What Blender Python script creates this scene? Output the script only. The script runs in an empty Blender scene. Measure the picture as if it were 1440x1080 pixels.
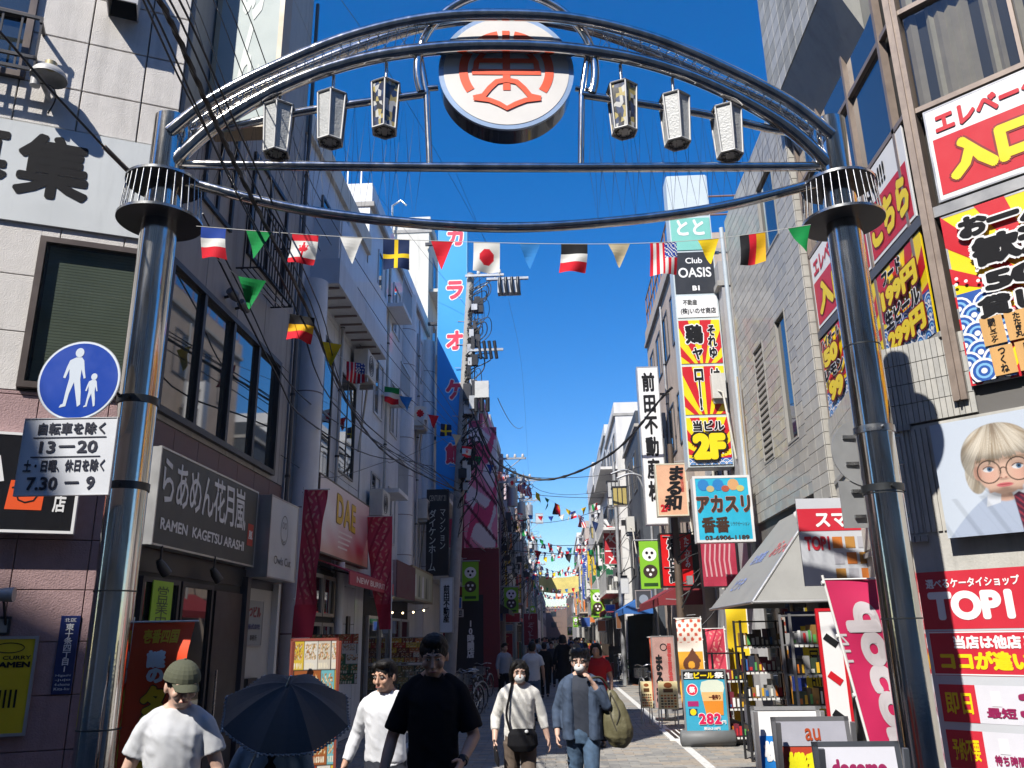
import bpy, math, random
import numpy as np
from mathutils import Vector, Matrix, noise as mn
from math import sin, cos, pi, radians, tan, atan2, sqrt
random.seed(7)
S = bpy.context.scene
COL = S.collection
# ---------------------------------------------------------------- camera
F_PX, PITCH, YAW, ROLL, EYE = 1161.0, radians(17.0), radians(2.7), radians(0.96), 1.82
_f = Vector((-sin(YAW)*cos(PITCH), cos(YAW)*cos(PITCH), sin(PITCH)))
_r0 = Vector((cos(YAW), sin(YAW), 0)); _u0 = _r0.cross(_f)
_r = _r0*cos(ROLL) - _u0*sin(ROLL); _u = _r.cross(_f)
cd = bpy.data.cameras.new('camera'); cam = bpy.data.objects.new('camera', cd); COL.objects.link(cam)
cam.matrix_world = Matrix(((_r.x, _u.x, -_f.x, 0), (_r.y, _u.y, -_f.y, 0), (_r.z, _u.z, -_f.z, EYE), (0, 0, 0, 1)))
cd.sensor_width = 36; cd.lens = F_PX/1440*36; cd.clip_start = .05; cd.clip_end = 3000
S.camera = cam
# ---------------------------------------------------------------- daylight
SUN_AZ, SUN_EL = radians(31), radians(48)          # the light travels towards +x +y and down
w = bpy.data.worlds.new("World"); S.world = w; w.use_nodes = True
nt = w.node_tree; sky = nt.nodes.new('ShaderNodeTexSky'); sky.sky_type = 'NISHITA'; sky.sun_disc = False
sky.sun_elevation = SUN_EL; sky.sun_rotation = SUN_AZ + pi; sky.air_density = 1.0; sky.dust_density = .3; sky.ozone_density = 3.0
hs = nt.nodes.new('ShaderNodeHueSaturation'); hs.inputs['Saturation'].default_value = 1.44; hs.inputs['Hue'].default_value = .508
nt.links.new(sky.outputs[0], hs.inputs['Color']); nt.links.new(hs.outputs[0], nt.nodes['Background'].inputs[0])
nt.nodes['Background'].inputs[1].default_value = .108
sl = bpy.data.lights.new('sun', 'SUN'); sl.energy = 4.5; sl.angle = radians(.53); sl.color = (1, .95, .87)
so = bpy.data.objects.new('sun', sl); COL.objects.link(so)
SD = Vector((sin(SUN_AZ)*cos(SUN_EL), cos(SUN_AZ)*cos(SUN_EL), -sin(SUN_EL)))
so.rotation_euler = SD.to_track_quat('-Z', 'Y').to_euler(); so.location = (-20, -30, 40)
S.view_settings.view_transform = 'Standard'; S.view_settings.look = 'None'; S.view_settings.gamma = 1
S.view_settings.use_curve_mapping = False; S.view_settings.exposure = .78
S.render.engine = 'CYCLES'; S.cycles.max_bounces = 8; S.cycles.diffuse_bounces = 5; S.cycles.transparent_max_bounces = 12
S.cycles.use_denoising = True; S.cycles.caustics_reflective = False; S.cycles.caustics_refractive = False
# ---------------------------------------------------------------- placing helpers
def ray(px, py): return _f + _r*((px-720)/F_PX) + _u*((540-py)/F_PX)
def at(px, py, Y):
    d = ray(px, py); return Vector((0, 0, EYE)) + d*(Y/d.y)
def atx(px, py, X):
    d = ray(px, py); return Vector((0, 0, EYE)) + d*(X/d.x)
class Frame:
    "a vertical (or given) board plane: origin P, along u, up v, out n"
    def __init__(s, P, u, n=None, v=(0, 0, 1)):
        s.P = Vector(P); s.u = Vector(u).normalized(); s.v = Vector(v).normalized()
        s.n = Vector(n).normalized() if n is not None else s.u.cross(s.v)
    def w(s, a, z, d=0): return s.P + s.u*a + s.v*z + s.n*d
    def px(s, x, y):
        d = ray(x, y); o = Vector((0, 0, EYE)); t = (s.P-o).dot(s.n)/d.dot(s.n); q = o + d*t - s.P
        return q.dot(s.u), q.dot(s.v)
def camface(Y): return Frame((0, Y, 0), (1, 0, 0), (0, -1, 0))
# ---------------------------------------------------------------- materials
def lin(h):
    if not isinstance(h, str): return tuple(h)
    h = h.lstrip('#'); o = []
    for i in (0, 2, 4):
        c = int(h[i:i+2], 16)/255; o.append(c/12.92 if c <= .04045 else ((c+.055)/1.055)**2.4)
    return tuple(o)
_mc = {}
def mat(key, col, rough=.6, metal=0, var=.12, vs=3.0, bump=0, bs=60, spec=.5, streak=0, emit=0, coat=0, stain=0):
    if key in _mc: return _mc[key]
    m = bpy.data.materials.new(key); m.use_nodes = True; n = m.node_tree.nodes; l = m.node_tree.links
    p = n['Principled BSDF']; c = lin(col)
    p.inputs['Roughness'].default_value = rough; p.inputs['Metallic'].default_value = metal
    p.inputs['Specular IOR Level'].default_value = spec; p.inputs['Coat Weight'].default_value = coat
    p.inputs['Base Color'].default_value = (*c, 1)
    if var or bump or streak:
        tc = n.new('ShaderNodeNewGeometry')
    if var:
        a = n.new('ShaderNodeTexNoise'); a.inputs['Scale'].default_value = vs; a.inputs['Detail'].default_value = 7; a.inputs['Roughness'].default_value = .65
        src = tc.outputs['Position']
        if streak:
            mp = n.new('ShaderNodeMapping'); mp.inputs['Scale'].default_value = (1, 1, streak); l.new(src, mp.inputs[0]); src = mp.outputs[0]
        l.new(src, a.inputs['Vector'])
        mr = n.new('ShaderNodeMapRange'); mr.inputs[1].default_value = .3; mr.inputs[2].default_value = .7
        mr.inputs[3].default_value = 1-var; mr.inputs[4].default_value = 1+var*.6; l.new(a.outputs['Fac'], mr.inputs[0])
        mx = n.new('ShaderNodeVectorMath'); mx.operation = 'SCALE'; mx.inputs[0].default_value = c; l.new(mr.outputs[0], mx.inputs['Scale'])
        cur_ = mx.outputs[0]
        if stain:
            sm = n.new('ShaderNodeMapping'); sm.inputs['Scale'].default_value = (2.2, 2.2, .22); l.new(tc.outputs['Position'], sm.inputs[0]); sn = n.new('ShaderNodeTexNoise'); sn.inputs['Scale'].default_value = 1.6; sn.inputs['Detail'].default_value = 9; sn.inputs['Roughness'].default_value = .7; l.new(sm.outputs[0], sn.inputs['Vector'])
            sr_ = n.new('ShaderNodeMapRange'); sr_.inputs[1].default_value = .50; sr_.inputs[2].default_value = .72; sr_.inputs[3].default_value = 1; sr_.inputs[4].default_value = 1-stain; l.new(sn.outputs['Fac'], sr_.inputs[0]); m2 = n.new('ShaderNodeVectorMath'); m2.operation = 'SCALE'; l.new(cur_, m2.inputs[0]); l.new(sr_.outputs[0], m2.inputs['Scale']); cur_ = m2.outputs[0]
        l.new(cur_, p.inputs['Base Color'])
        r2 = n.new('ShaderNodeMapRange'); r2.inputs[1].default_value = .3; r2.inputs[2].default_value = .7
        r2.inputs[3].default_value = max(0, rough-.08); r2.inputs[4].default_value = min(1, rough+.08); l.new(a.outputs['Fac'], r2.inputs[0]); l.new(r2.outputs[0], p.inputs['Roughness'])
    if bump:
        b = n.new('ShaderNodeTexNoise'); b.inputs['Scale'].default_value = bs; b.inputs['Detail'].default_value = 5
        l.new(tc.outputs['Position'], b.inputs['Vector'])
        bp = n.new('ShaderNodeBump'); bp.inputs['Strength'].default_value = bump; bp.inputs['Distance'].default_value = .01
        l.new(b.outputs['Fac'], bp.inputs['Height']); l.new(bp.outputs[0], p.inputs['Normal'])
    if emit:
        p.inputs['Emission Color'].default_value = (*c, 1); p.inputs['Emission Strength'].default_value = emit
    _mc[key] = m; return m
def flat(col, rough=.45):
    k = 'print_%s' % (col if isinstance(col, str) else '_'.join('%.2f' % x for x in col))
    return mat(k, col, rough, var=.05, vs=2)
def cloth(col, rough=.85, bump=.25): return mat('cloth_'+str(col), col, rough, var=.10, vs=9, bump=bump, bs=300, spec=.2)
CHROME = mat('polished_steel', (.70, .67, .63), .13, 1, var=.30, vs=9, streak=.10, bump=.04, bs=25)
STEEL = mat('satin_steel', (.5, .51, .52), .28, 1, var=.15, vs=6)
DARKST = mat('dark_steel', (.05, .05, .055), .45, .6, var=.2)
BLACKP = mat('black_plastic', (.012, .012, .014), .4, 0, var=.2)
ALU = mat('window_alu', (.12, .115, .11), .4, .5, var=.12)
ALUL = mat('light_alu', (.5, .5, .5), .35, .6, var=.1)
GLASS = mat('dark_glass', (.012, .016, .018), .015, 0, var=0, spec=.9, coat=.6)
GLASS2 = mat('sky_glass', (.04, .05, .055), .03, .25, var=0, spec=1, coat=1)
WHITE = mat('white_paint', (.72, .72, .70), .5, var=.08)
CONC = mat('concrete', (.36, .35, .33), .85, var=.25, vs=4, bump=.3, bs=40)
def clear_glass():
    m = bpy.data.materials.new('clear_glass'); m.use_nodes = True; n = m.node_tree.nodes; l = m.node_tree.links
    n.remove(n['Principled BSDF']); t = n.new('ShaderNodeBsdfTransparent'); t.inputs[0].default_value = (.72, .74, .72, 1)
    g = n.new('ShaderNodeBsdfGlossy'); g.inputs['Roughness'].default_value = .02; f = n.new('ShaderNodeLayerWeight'); f.inputs[0].default_value = .22
    mx = n.new('ShaderNodeMixShader'); l.new(f.outputs[1], mx.inputs[0]); l.new(t.outputs[0], mx.inputs[1]); l.new(g.outputs[0], mx.inputs[2])
    l.new(mx.outputs[0], n['Material Output'].inputs[0]); return m
CLEAR = clear_glass()
# ---------------------------------------------------------------- mesh building
class MB:
    def __init__(s): s.v = []; s.f = []; s.m = []; s.sm = []; s.mats = []; s.uvc = None
    def mi(s, m):
        if m not in s.mats: s.mats.append(m)
        return s.mats.index(m)
    def add(s, vs, fs, m, smooth=False):
        o = len(s.v); s.v += [tuple(x) for x in vs]; k = s.mi(m)
        for f in fs: s.f.append(tuple(i+o for i in f)); s.m.append(k); s.sm.append(smooth)
        return s
    def hexa(s, c, m):
        return s.add(c, [(0, 3, 2, 1), (4, 5, 6, 7), (0, 1, 5, 4), (1, 2, 6, 5), (2, 3, 7, 6), (3, 0, 4, 7)], m)
    def box(s, x0, x1, y0, y1, z0, z1, m):
        return s.hexa([(x0, y0, z0), (x1, y0, z0), (x1, y1, z0), (x0, y1, z0), (x0, y0, z1), (x1, y0, z1), (x1, y1, z1), (x0, y1, z1)], m)
    def fb(s, F, a0, a1, z0, z1, d0, d1, m):
        return s.hexa([F.w(a0, z0, d1), F.w(a1, z0, d1), F.w(a1, z0, d0), F.w(a0, z0, d0), F.w(a0, z1, d1), F.w(a1, z1, d1), F.w(a1, z1, d0), F.w(a0, z1, d0)], m)
    def fq(s, F, a0, a1, z0, z1, d, m):
        return s.add([F.w(a0, z0, d), F.w(a1, z0, d), F.w(a1, z1, d), F.w(a0, z1, d)], [(0, 1, 2, 3)], m)
    def poly(s, F, pts, d, m, thick=0):
        n = len(pts)
        if not thick: return s.add([F.w(a, z, d) for a, z in pts], [tuple(range(n))], m)
        v = [F.w(a, z, d+thick) for a, z in pts]+[F.w(a, z, d) for a, z in pts]
        return s.add(v, [tuple(range(n)), tuple(range(2*n-1, n-1, -1))]+[(i, i+n, (i+1) % n+n, (i+1) % n) for i in range(n)], m)
    def tube(s, pts, r, m, n=8, closed=False, cap=True):
        P = [Vector(p) for p in pts]; k = len(P)
        rr = r if isinstance(r, (list, tuple)) else [r]*k
        vs = []; ref = None
        for i in range(k):
            t = (P[(i+1) % k]-P[i-1]) if closed else (P[min(i+1, k-1)]-P[max(i-1, 0)])
            t = t.normalized() if t.length > 1e-9 else Vector((0, 0, 1))
            if ref is None: ref = t.orthogonal().normalized()
            ref = (ref - t*ref.dot(t)); ref = ref.normalized() if ref.length > 1e-6 else t.orthogonal().normalized()
            b = t.cross(ref)
            for j in range(n):
                a = 2*pi*j/n; vs.append(P[i]+(ref*cos(a)+b*sin(a))*rr[i])
        fs = []
        for i in range(k if closed else k-1):
            for j in range(n):
                a = i*n+j; b2 = i*n+(j+1) % n; c = ((i+1) % k)*n
                fs.append((a, b2, c+(j+1) % n, c+j))
        s.add(vs, fs, m, n > 4)
        if cap and not closed:
            s.add([vs[j] for j in range(n)], [tuple(range(n-1, -1, -1))], m); s.add([vs[(k-1)*n+j] for j in range(n)], [tuple(range(n))], m)
        return s
    def cyl(s, p0, p1, r, m, n=16, r1=None): return s.tube([p0, p1], [r, r if r1 is None else r1], m, n)
    def disc(s, c, axis, r, th, m, n=32, side=None):
        c = Vector(c); ax = Vector(axis).normalized(); o = ax.orthogonal().normalized(); b = ax.cross(o)
        ring = [o*cos(2*pi*i/n)*r+b*sin(2*pi*i/n)*r for i in range(n)]
        s.add([c+q for q in ring], [tuple(range(n-1, -1, -1))], m); s.add([c+ax*th+q for q in ring], [tuple(range(n))], m)
        s.add([c+q for q in ring]+[c+ax*th+q for q in ring], [(i, (i+1) % n, (i+1) % n+n, i+n) for i in range(n)], side or m, True); return s
    def ball(s, c, r, m, nu=12, nv=8):
        rx, ry, rz = r if isinstance(r, (tuple, list)) else (r, r, r); vs = []; fs = []
        for i in range(nv+1):
            t = pi*i/nv
            for j in range(nu):
                a = 2*pi*j/nu; vs.append((c[0]+rx*sin(t)*cos(a), c[1]+ry*sin(t)*sin(a), c[2]+rz*cos(t)))
        for i in range(nv):
            for j in range(nu): fs.append((i*nu+j, (i+1)*nu+j, (i+1)*nu+(j+1) % nu, i*nu+(j+1) % nu))
        return s.add(vs, fs, m, True)
    def mesh(s, name, org=(0, 0, 0)):
        me = bpy.data.meshes.new(name); ox, oy, oz = org
        me.from_pydata([(x-ox, y-oy, z-oz) for x, y, z in s.v], [], s.f)
        for m in s.mats: me.materials.append(m)
        me.polygons.foreach_set('material_index', s.m); me.polygons.foreach_set('use_smooth', s.sm); me.update(); return me
    def build(s, name, parent=None, org=None, **kw):
        if parent is None:
            if org is None:
                a = np.array(s.v); org = ((a[:, 0].min()+a[:, 0].max())/2, (a[:, 1].min()+a[:, 1].max())/2, a[:, 2].min())
            o = bpy.data.objects.new(name, s.mesh(name, org)); o.location = org
        else:
            o = bpy.data.objects.new(name, s.mesh(name, wloc(parent))); o.parent = parent
        COL.objects.link(o); tag(o, **kw); return o
def wloc(o):
    v = Vector(o.location)
    while o.parent: o = o.parent; v += o.location
    return v
def tag(o, label=None, cat=None, group=None, kind=None):
    if label: o['label'] = label
    if cat: o['category'] = cat
    if group: o['group'] = group
    if kind: o['kind'] = kind
    return o
def thing(name, label, cat, loc=(0, 0, 0), rz=0, group=None):
    o = bpy.data.objects.new(name, None); o.empty_display_size = .2; COL.objects.link(o); o.location = loc; o.rotation_euler.z = rz
    return tag(o, label, cat, group)
def inst(me, name, loc, parent=None, rz=0):
    o = bpy.data.objects.new(name, me); COL.objects.link(o); o.rotation_euler.z = rz
    if parent: o.parent = parent; o.location = Vector(loc)-wloc(parent)
    else: o.location = loc
    return o
def copy_tree(o, parent=None, loc=None, rz=None):
    c = o.copy(); COL.objects.link(c); c.parent = parent
    if loc is not None: c.location = loc
    if rz is not None: c.rotation_euler.z = rz
    for ch in list(o.children): copy_tree(ch, c)
    return c
# ---------------------------------------------------------------- lettering
_tc = {}
TMP = bpy.data.scenes.new('workbench')
def evalm(o):
    TMP.collection.objects.link(o)
    with bpy.context.temp_override(scene=TMP, view_layer=TMP.view_layers[0]):
        dg = bpy.context.evaluated_depsgraph_get(); dg.update(); return bpy.data.meshes.new_from_object(o.evaluated_get(dg))
def glyphs(body, bold, sp=1.0, ls=1.0, align='CENTER'):
    k = (body, bold, sp, ls, align)
    if k in _tc: return _tc[k]
    c = bpy.data.curves.new('t', 'FONT'); c.body = body; c.size = 1; c.resolution_u = 6 if body.isascii() else 2; c.space_character = sp; c.space_line = ls; c.align_x = align
    o = bpy.data.objects.new('t', c); me = evalm(o); bpy.data.objects.remove(o)
    V = np.array([v.co[:2] for v in me.vertices]) if len(me.vertices) else np.zeros((0, 2)); Fc = [tuple(p.vertices) for p in me.polygons]
    bpy.data.meshes.remove(me)
    if len(V) == 0: V = np.zeros((3, 2)); Fc = [(0, 1, 2)]
    _tc[k] = (V, Fc, V.min(0), V.max(0)); return _tc[k]
def text(F, body, a0, a1, z0, z1, d, m, parent=None, bold=.0, outline=None, vertical=False, name='lettering', mb=None, keep=False, slant=0, sp=1.0, ls=None, shear=0, align='CENTER'):
    "lettering fitted into the box a0..a1 x z0..z1 of board F; bold as a share of the letter size"
    if vertical: body = '\n'.join(body.replace('ー', '｜'))
    V, Fc, lo, hi = glyphs(body, 0, sp, ls or (.92 if vertical else 1.05), align)
    W = max(hi[0]-lo[0], 1e-3); Hh = max(hi[1]-lo[1], 1e-3); sx = (a1-a0)/(W+2*bold); sz = (z1-z0)/(Hh+2*bold)
    if keep:
        k = min(sx, sz); ca, cz = (a0+a1)/2, (z0+z1)/2; sx = sz = k; a0 = ca-k*(W/2+bold); z0 = cz-k*(Hh/2+bold)
    own = mb is None; mb = mb or MB()
    def lay(r, dd, mm):
        sh = [(0, 0)] if r <= 0 else [(0, 0)]+[(r*cos(t*pi/6), r*sin(t*pi/6)) for t in range(12)]
        for i, (ex, ey) in enumerate(sh):
            pts = []
            for x, y in V:
                A = a0+(x-lo[0]+bold+ex)*sx; Z = z0+(y-lo[1]+bold+ey)*sz
                Z += slant*(A-a0); A += shear*(Z-z0); pts.append(F.w(A, Z, dd+i*.00018))
            mb.add(pts, Fc, mm)
    if outline: lay(bold+outline[1], d, outline[0]); d += .004
    lay(bold, d, m)
    if own: return mb.build(name, parent)
    return mb
def scribble(G, cx, cz, s, d, m, mb, rs):
    'a few illegible brush strokes'
    for i in range(5):
        a = rs.choice((0, 0, pi/2, pi/2, .9, -.8))+rs.uniform(-.12, .12); L = s*rs.uniform(.35, .95); ox, oz = rs.uniform(-.3, .3)*s, rs.uniform(-.4, .4)*s
        stroke(G, [(cx+ox-cos(a)*L/2, cz+oz-sin(a)*L/2), (cx+ox, cz+oz+s*.03), (cx+ox+cos(a)*L/2, cz+oz+sin(a)*L/2)], s*.10, d+i*.0006, m, mb)
    return mb
def ell(cx, cz, rx, rz=None, n=28, t0=0, t1=2*pi):
    rz = rz or rx; full = abs(t1-t0-2*pi) < 1e-6; k = n if full else n-1
    return [(cx+rx*cos(t0+(t1-t0)*i/k), cz+rz*sin(t0+(t1-t0)*i/k)) for i in range(n)]
def stroke(F, pts, wd, d, m, mb, closed=False):
    "a flat painted line of width wd through pts"
    n = len(pts); L = []; R = []
    for i in range(n):
        p, q = (pts[(i+1) % n], pts[i-1]) if closed else (pts[min(i+1, n-1)], pts[max(i-1, 0)])
        tx, tz = p[0]-q[0], p[1]-q[1]; k = sqrt(tx*tx+tz*tz) or 1; nx, nz = -tz/k*wd/2, tx/k*wd/2
        L.append((pts[i][0]+nx, pts[i][1]+nz)); R.append((pts[i][0]-nx, pts[i][1]-nz))
    for i in range(n if closed else n-1):
        j = (i+1) % n; mb.add([F.w(*L[i], d), F.w(*R[i], d), F.w(*R[j], d), F.w(*L[j], d)], [(0, 1, 2, 3)], m)
    return mb
def print_grid(F, a0, a1, z0, z1, d, fn, nx, nz, name, parent, rough=.4, curve=None):
    "a printed picture: colours of the print itself stored per point of a fine grid"
    us = np.linspace(0, 1, nx); vs = np.linspace(0, 1, nz); U, Vv = np.meshgrid(us, vs)
    rgb = fn(U, Vv); mb = MB(); k = 'picture_print_%.2f' % rough
    if k not in _mc:
        m = bpy.data.materials.new(k); m.use_nodes = True; n = m.node_tree.nodes
        at_ = n.new('ShaderNodeVertexColor'); at_.layer_name = 'ink'; m.node_tree.links.new(at_.outputs[0], n['Principled BSDF'].inputs['Base Color'])
        n['Principled BSDF'].inputs['Roughness'].default_value = rough; _mc[k] = m
    pts = [F.w(a0+(a1-a0)*u, z0+(z1-z0)*v, d+(curve(u, v) if curve else 0)) for v in vs for u in us]
    mb.add(pts, [(j*nx+i, j*nx+i+1, (j+1)*nx+i+1, (j+1)*nx+i) for j in range(nz-1) for i in range(nx-1)], _mc[k], bool(curve))
    o = mb.build(name, parent); ca = o.data.color_attributes.new('ink', 'FLOAT_COLOR', 'POINT')
    buf = np.ones((nx*nz, 4), np.float32); buf[:, :3] = rgb.reshape(-1, 3); ca.data.foreach_set('color', buf.ravel()); return o
# ---------------------------------------------------------------- wall pieces
def pieces(F, rects, d0, d1, m, parent, name, limit=300, near=None, bev=.0, jitter=.0):
    "separate small slabs (bricks, tiles, panels): the LIMIT nearest ones are objects, the rest one joined part"
    if near is None: near = Vector((0, 0, EYE))
    rects = sorted(rects, key=lambda r: (F.w((r[0]+r[1])/2, (r[2]+r[3])/2, d1)-near).length)
    cache = {}; rest = MB()
    for i, (a0, a1, z0, z1) in enumerate(rects):
        dj = random.uniform(-jitter, jitter); mm = random.choice(m) if isinstance(m, (list, tuple)) else m
        if i < limit:
            k = (round(a1-a0, 3), round(z1-z0, 3), mm.name)
            if k not in cache:
                b = MB(); G = Frame((0, 0, 0), F.u, F.n, F.v); slab(b, G, 0, a1-a0, 0, z1-z0, d0, d1, bev, mm); cache[k] = b.mesh(name)
            inst(cache[k], name, F.w(a0, z0, dj), parent)
        else: slab(rest, F, a0, a1, z0, z1, d0+dj, d1+dj, bev, mm)
    if rest.v: rest.build(name+'_field', parent, kind='stuff')
def slab(b, F, a0, a1, z0, z1, d0, d1, e, m):
    if e <= 0: return b.fb(F, a0, a1, z0, z1, d0, d1, m)
    o = [F.w(a0, z0, d0), F.w(a1, z0, d0), F.w(a1, z1, d0), F.w(a0, z1, d0), F.w(a0, z0, d1-e), F.w(a1, z0, d1-e), F.w(a1, z1, d1-e), F.w(a0, z1, d1-e),
         F.w(a0+e, z0+e, d1), F.w(a1-e, z0+e, d1), F.w(a1-e, z1-e, d1), F.w(a0+e, z1-e, d1)]
    return b.add(o, [(8, 9, 10, 11)]+[(i, (i+1) % 4, (i+1) % 4+4, i+4) for i in range(4)]+[(i+4, (i+1) % 4+4, (i+1) % 4+8, i+8) for i in range(4)], m)
def cut(rects, holes):
    "clip a list of rectangles by rectangular holes"
    for h in holes:
        out = []
        for r in rects:
            a0, a1, z0, z1 = r
            if a1 <= h[0] or a0 >= h[1] or z1 <= h[2] or z0 >= h[3]: out.append(r); continue
            if a0 < h[0]: out.append((a0, h[0], z0, z1))
            if a1 > h[1]: out.append((h[1], a1, z0, z1))
            b0, b1 = max(a0, h[0]), min(a1, h[1])
            if z0 < h[2]: out.append((b0, b1, z0, h[2]))
            if z1 > h[3]: out.append((b0, b1, h[3], z1))
        rects = out
    return [r for r in rects if r[1]-r[0] > .03 and r[3]-r[2] > .03]
def grid(a0, a1, z0, z1, tw, th, gap=.006, brick=False, a_off=0):
    R = []; z = z0; row = 0
    while z < z1-1e-4:
        zz = min(z+th, z1); a = a0-(tw/2 if brick and row % 2 else 0)-a_off
        while a < a1-1e-4:
            b0, b1 = max(a, a0), min(a+tw, a1)
            if b1-b0 > .02: R.append((b0+gap/2, b1-gap/2, z+gap/2, zz-gap/2))
            a += tw
        z += th; row += 1
    return R
def window(F, a0, a1, z0, z1, parent, d=.0, fr=.05, depth=.10, mul=0, glass=None, frm=None, name='window', trans=0, rec=.06):
    "frame proud of the wall line, pane set back; mul = number of sashes"
    frm = frm or ALU; glass = glass or GLASS; b = MB()
    for r in ((a0, a1, z0, z0+fr), (a0, a1, z1-fr, z1), (a0, a0+fr, z0+fr, z1-fr), (a1-fr, a1, z0+fr, z1-fr)): b.fb(F, *r, d-depth, d, frm)
    for i in range(1, mul+1 if mul else 1):
        if mul and i < mul:
            c = a0+(a1-a0)*i/mul; b.fb(F, c-fr*.5, c+fr*.5, z0+fr, z1-fr, d-depth, d-.01, frm)
    if trans: b.fb(F, a0+fr, a1-fr, z0+(z1-z0)*trans-fr*.4, z0+(z1-z0)*trans+fr*.4, d-depth, d-.012, frm)
    o = b.build(name, parent)
    k = max(mul, 1)
    for i in range(k):
        c0 = a0+(a1-a0)*i/k+fr*.5; c1 = a0+(a1-a0)*(i+1)/k-fr*.5
        if glass is CLEAR: MB().fq(F, c0, c1, z0+fr*.9, z1-fr*.9, d-rec+.02, glass).build('pane', o)
        else: MB().fb(F, c0, c1, z0+fr*.9, z1-fr*.9, d-rec-.012-(.012 if i % 2 else 0), d-rec-(.012 if i % 2 else 0), glass).build('pane', o)
    return o
def sign(name, label, cat, F, a0, a1, z0, z1, th, bg, rim=None, rw=.03, group=None, d=0, inset=.006):
    "a box sign: a body with a rim and a face; returns (thing, frame of its face) with the face at distance 0"
    t = thing(name, label, cat, F.w((a0+a1)/2, z0, d), group=group)
    rim = rim or ALUL
    b = MB(); b.fb(F, a0+rw*.2, a1-rw*.2, z0+rw*.2, z1-rw*.2, d, d+th-.012, rim); b.build('casing', t)
    if rw:
        b = MB()
        for r in ((a0, a1, z0, z0+rw), (a0, a1, z1-rw, z1), (a0, a0+rw, z0+rw, z1-rw), (a1-rw, a1, z0+rw, z1-rw)): b.fb(F, *r, d+th-.03, d+th, rim)
        b.build('frame', t)
    if bg is not None: MB().fb(F, a0+rw, a1-rw, z0+rw, z1-rw, d+th-.02, d+th-inset, bg).build('face', t)
    G = Frame(F.w(a0, z0, d+th-inset+.002), F.u, F.n, F.v)
    return t, G, a1-a0, z1-z0
def catenary(p, q, sag, n=14):
    p, q = Vector(p), Vector(q); return [p.lerp(q, i/n)-Vector((0, 0, 4*sag*(i/n)*(1-i/n))) for i in range(n+1)]
def smooth_path(P, n=8):
    P = [Vector(p) for p in P]; out = []
    for i in range(len(P)-1):
        a, b, c, d = P[max(i-1, 0)], P[i], P[i+1], P[min(i+2, len(P)-1)]
        for j in range(n):
            t = j/n; out.append(.5*((2*b)+(-a+c)*t+(2*a-5*b+4*c-d)*t*t+(-a+3*b-3*c+d)*t**3))
    return out+[P[-1]]
# ================================================================ ground
ASPH = mat('asphalt', (.075, .075, .078), .9, var=.3, vs=5, bump=.5, bs=120)
PAVE = [mat('paving_%d' % i, c, .85, var=.22, vs=7, bump=.35, bs=90) for i, c in enumerate([(.25, .245, .23), (.29, .275, .25), (.21, .207, .20), (.30, .26, .215)])]
MORT = mat('paving_joint', (.10, .098, .09), .95, var=.2)
LINE = mat('road_paint', (.62, .62, .6), .7, var=.28, vs=14)
MB().box(-78, 78, -58, 318, -.35, -.05, ASPH).build('ground', kind='structure', org=(0, 0, -.05))
MB().box(-40, 40, -9, 9.3, -.05, -.004, ASPH).build('cross_road', kind='structure', org=(0, 0, -.004))
road = MB().box(-4.2, 4.2, 9.3, 240, -.05, -.012, MORT).build('road', kind='structure', org=(0, 9.3, -.012))
RF = Frame((0, 0, 0), (1, 0, 0), (0, 0, 1), (0, 1, 0))
rects = []
y = 10.4; row = 0
while y < 36:
    k = 1 if y < 20 else 2; st = .31*k
    for a0, a1, z0, z1 in grid(-4.1, 4.1, y, y+st*.5, st, st*.5, .008, row % 2): rects.append((a0-(st/2 if row % 2 and a0 > -4.0 else 0), a1-(st/2 if row % 2 else 0), z0, z1))
    y += st*.5; row += 1
pieces(RF, rects, -.03, 0, PAVE, road, 'paving_stone', 300, near=Vector((0, 12.9, 0)), bev=.004, jitter=.0015)
far_pave = MB().box(-4.1, 4.1, 36.2, 239, -.011, 0, PAVE[0]).build('road_far_paving', road)
mk = MB()
for (x0, x1) in ((2.04, 2.18), (-2.78, -2.64)):
    yy = 9.4
    while yy < 200: mk.box(x0, x1, yy, yy+5.6, .001, .005, LINE); yy += 5.65
mk.build('lane_marking', kind='structure')
# ================================================================ left corner building
CREAM = mat('cream_panel', (.68, .65, .62), .8, stain=.22, var=.10, vs=6, bump=.6, bs=90)
PINK = mat('pink_granite', (.36, .235, .235), .7, stain=.25, var=.14, vs=9, bump=.7, bs=70)
GREYP = mat('grey_panel', (.38, .365, .35), .75, stain=.25, var=.08, vs=5, bump=.25, bs=60)
JOINT = mat('joint_grey', (.20, .16, .16), .9, var=.1)
DKINT = mat('painted_unlit_interior', (.04, .038, .036), .8, var=.3, vs=2)  # dark colour painted in for the missing light of unlit interiors
FLF = Frame((-4.1, 7.9, 0), (.909, .417, 0)); SLF = Frame((-4.1, 0, 0), (0, 1, 0))
FRF = Frame((4.1, 8.2, 0), (.729, -.684, 0)); SRF = Frame((4.1, 0, 0), (0, -1, 0))
def pxb(F, x0, y0, x1, y1):
    xm, ym = (x0+x1)/2, (y0+y1)/2; a0, a1 = F.px(x0, ym)[0], F.px(x1, ym)[0]; z1, z0 = F.px(xm, y0)[1], F.px(xm, y1)[1]
    return a0, a1, z0, z1
def prism(mb, plan, z0, z1, m):
    n = len(plan); v = [(x, y, z0) for x, y in plan]+[(x, y, z1) for x, y in plan]
    return mb.add(v, [tuple(range(n-1, -1, -1)), tuple(range(n, 2*n))]+[(i, (i+1) % n, (i+1) % n+n, i+n) for i in range(n)], m)
A = thing('corner_building', 'cream panelled corner building over pink tiles, white hiring band across its front', 'building', (-8, 12, 0))
ca = FLF.w(-15, 0, -.06); cc = (-4.16, 7.95)
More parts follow.
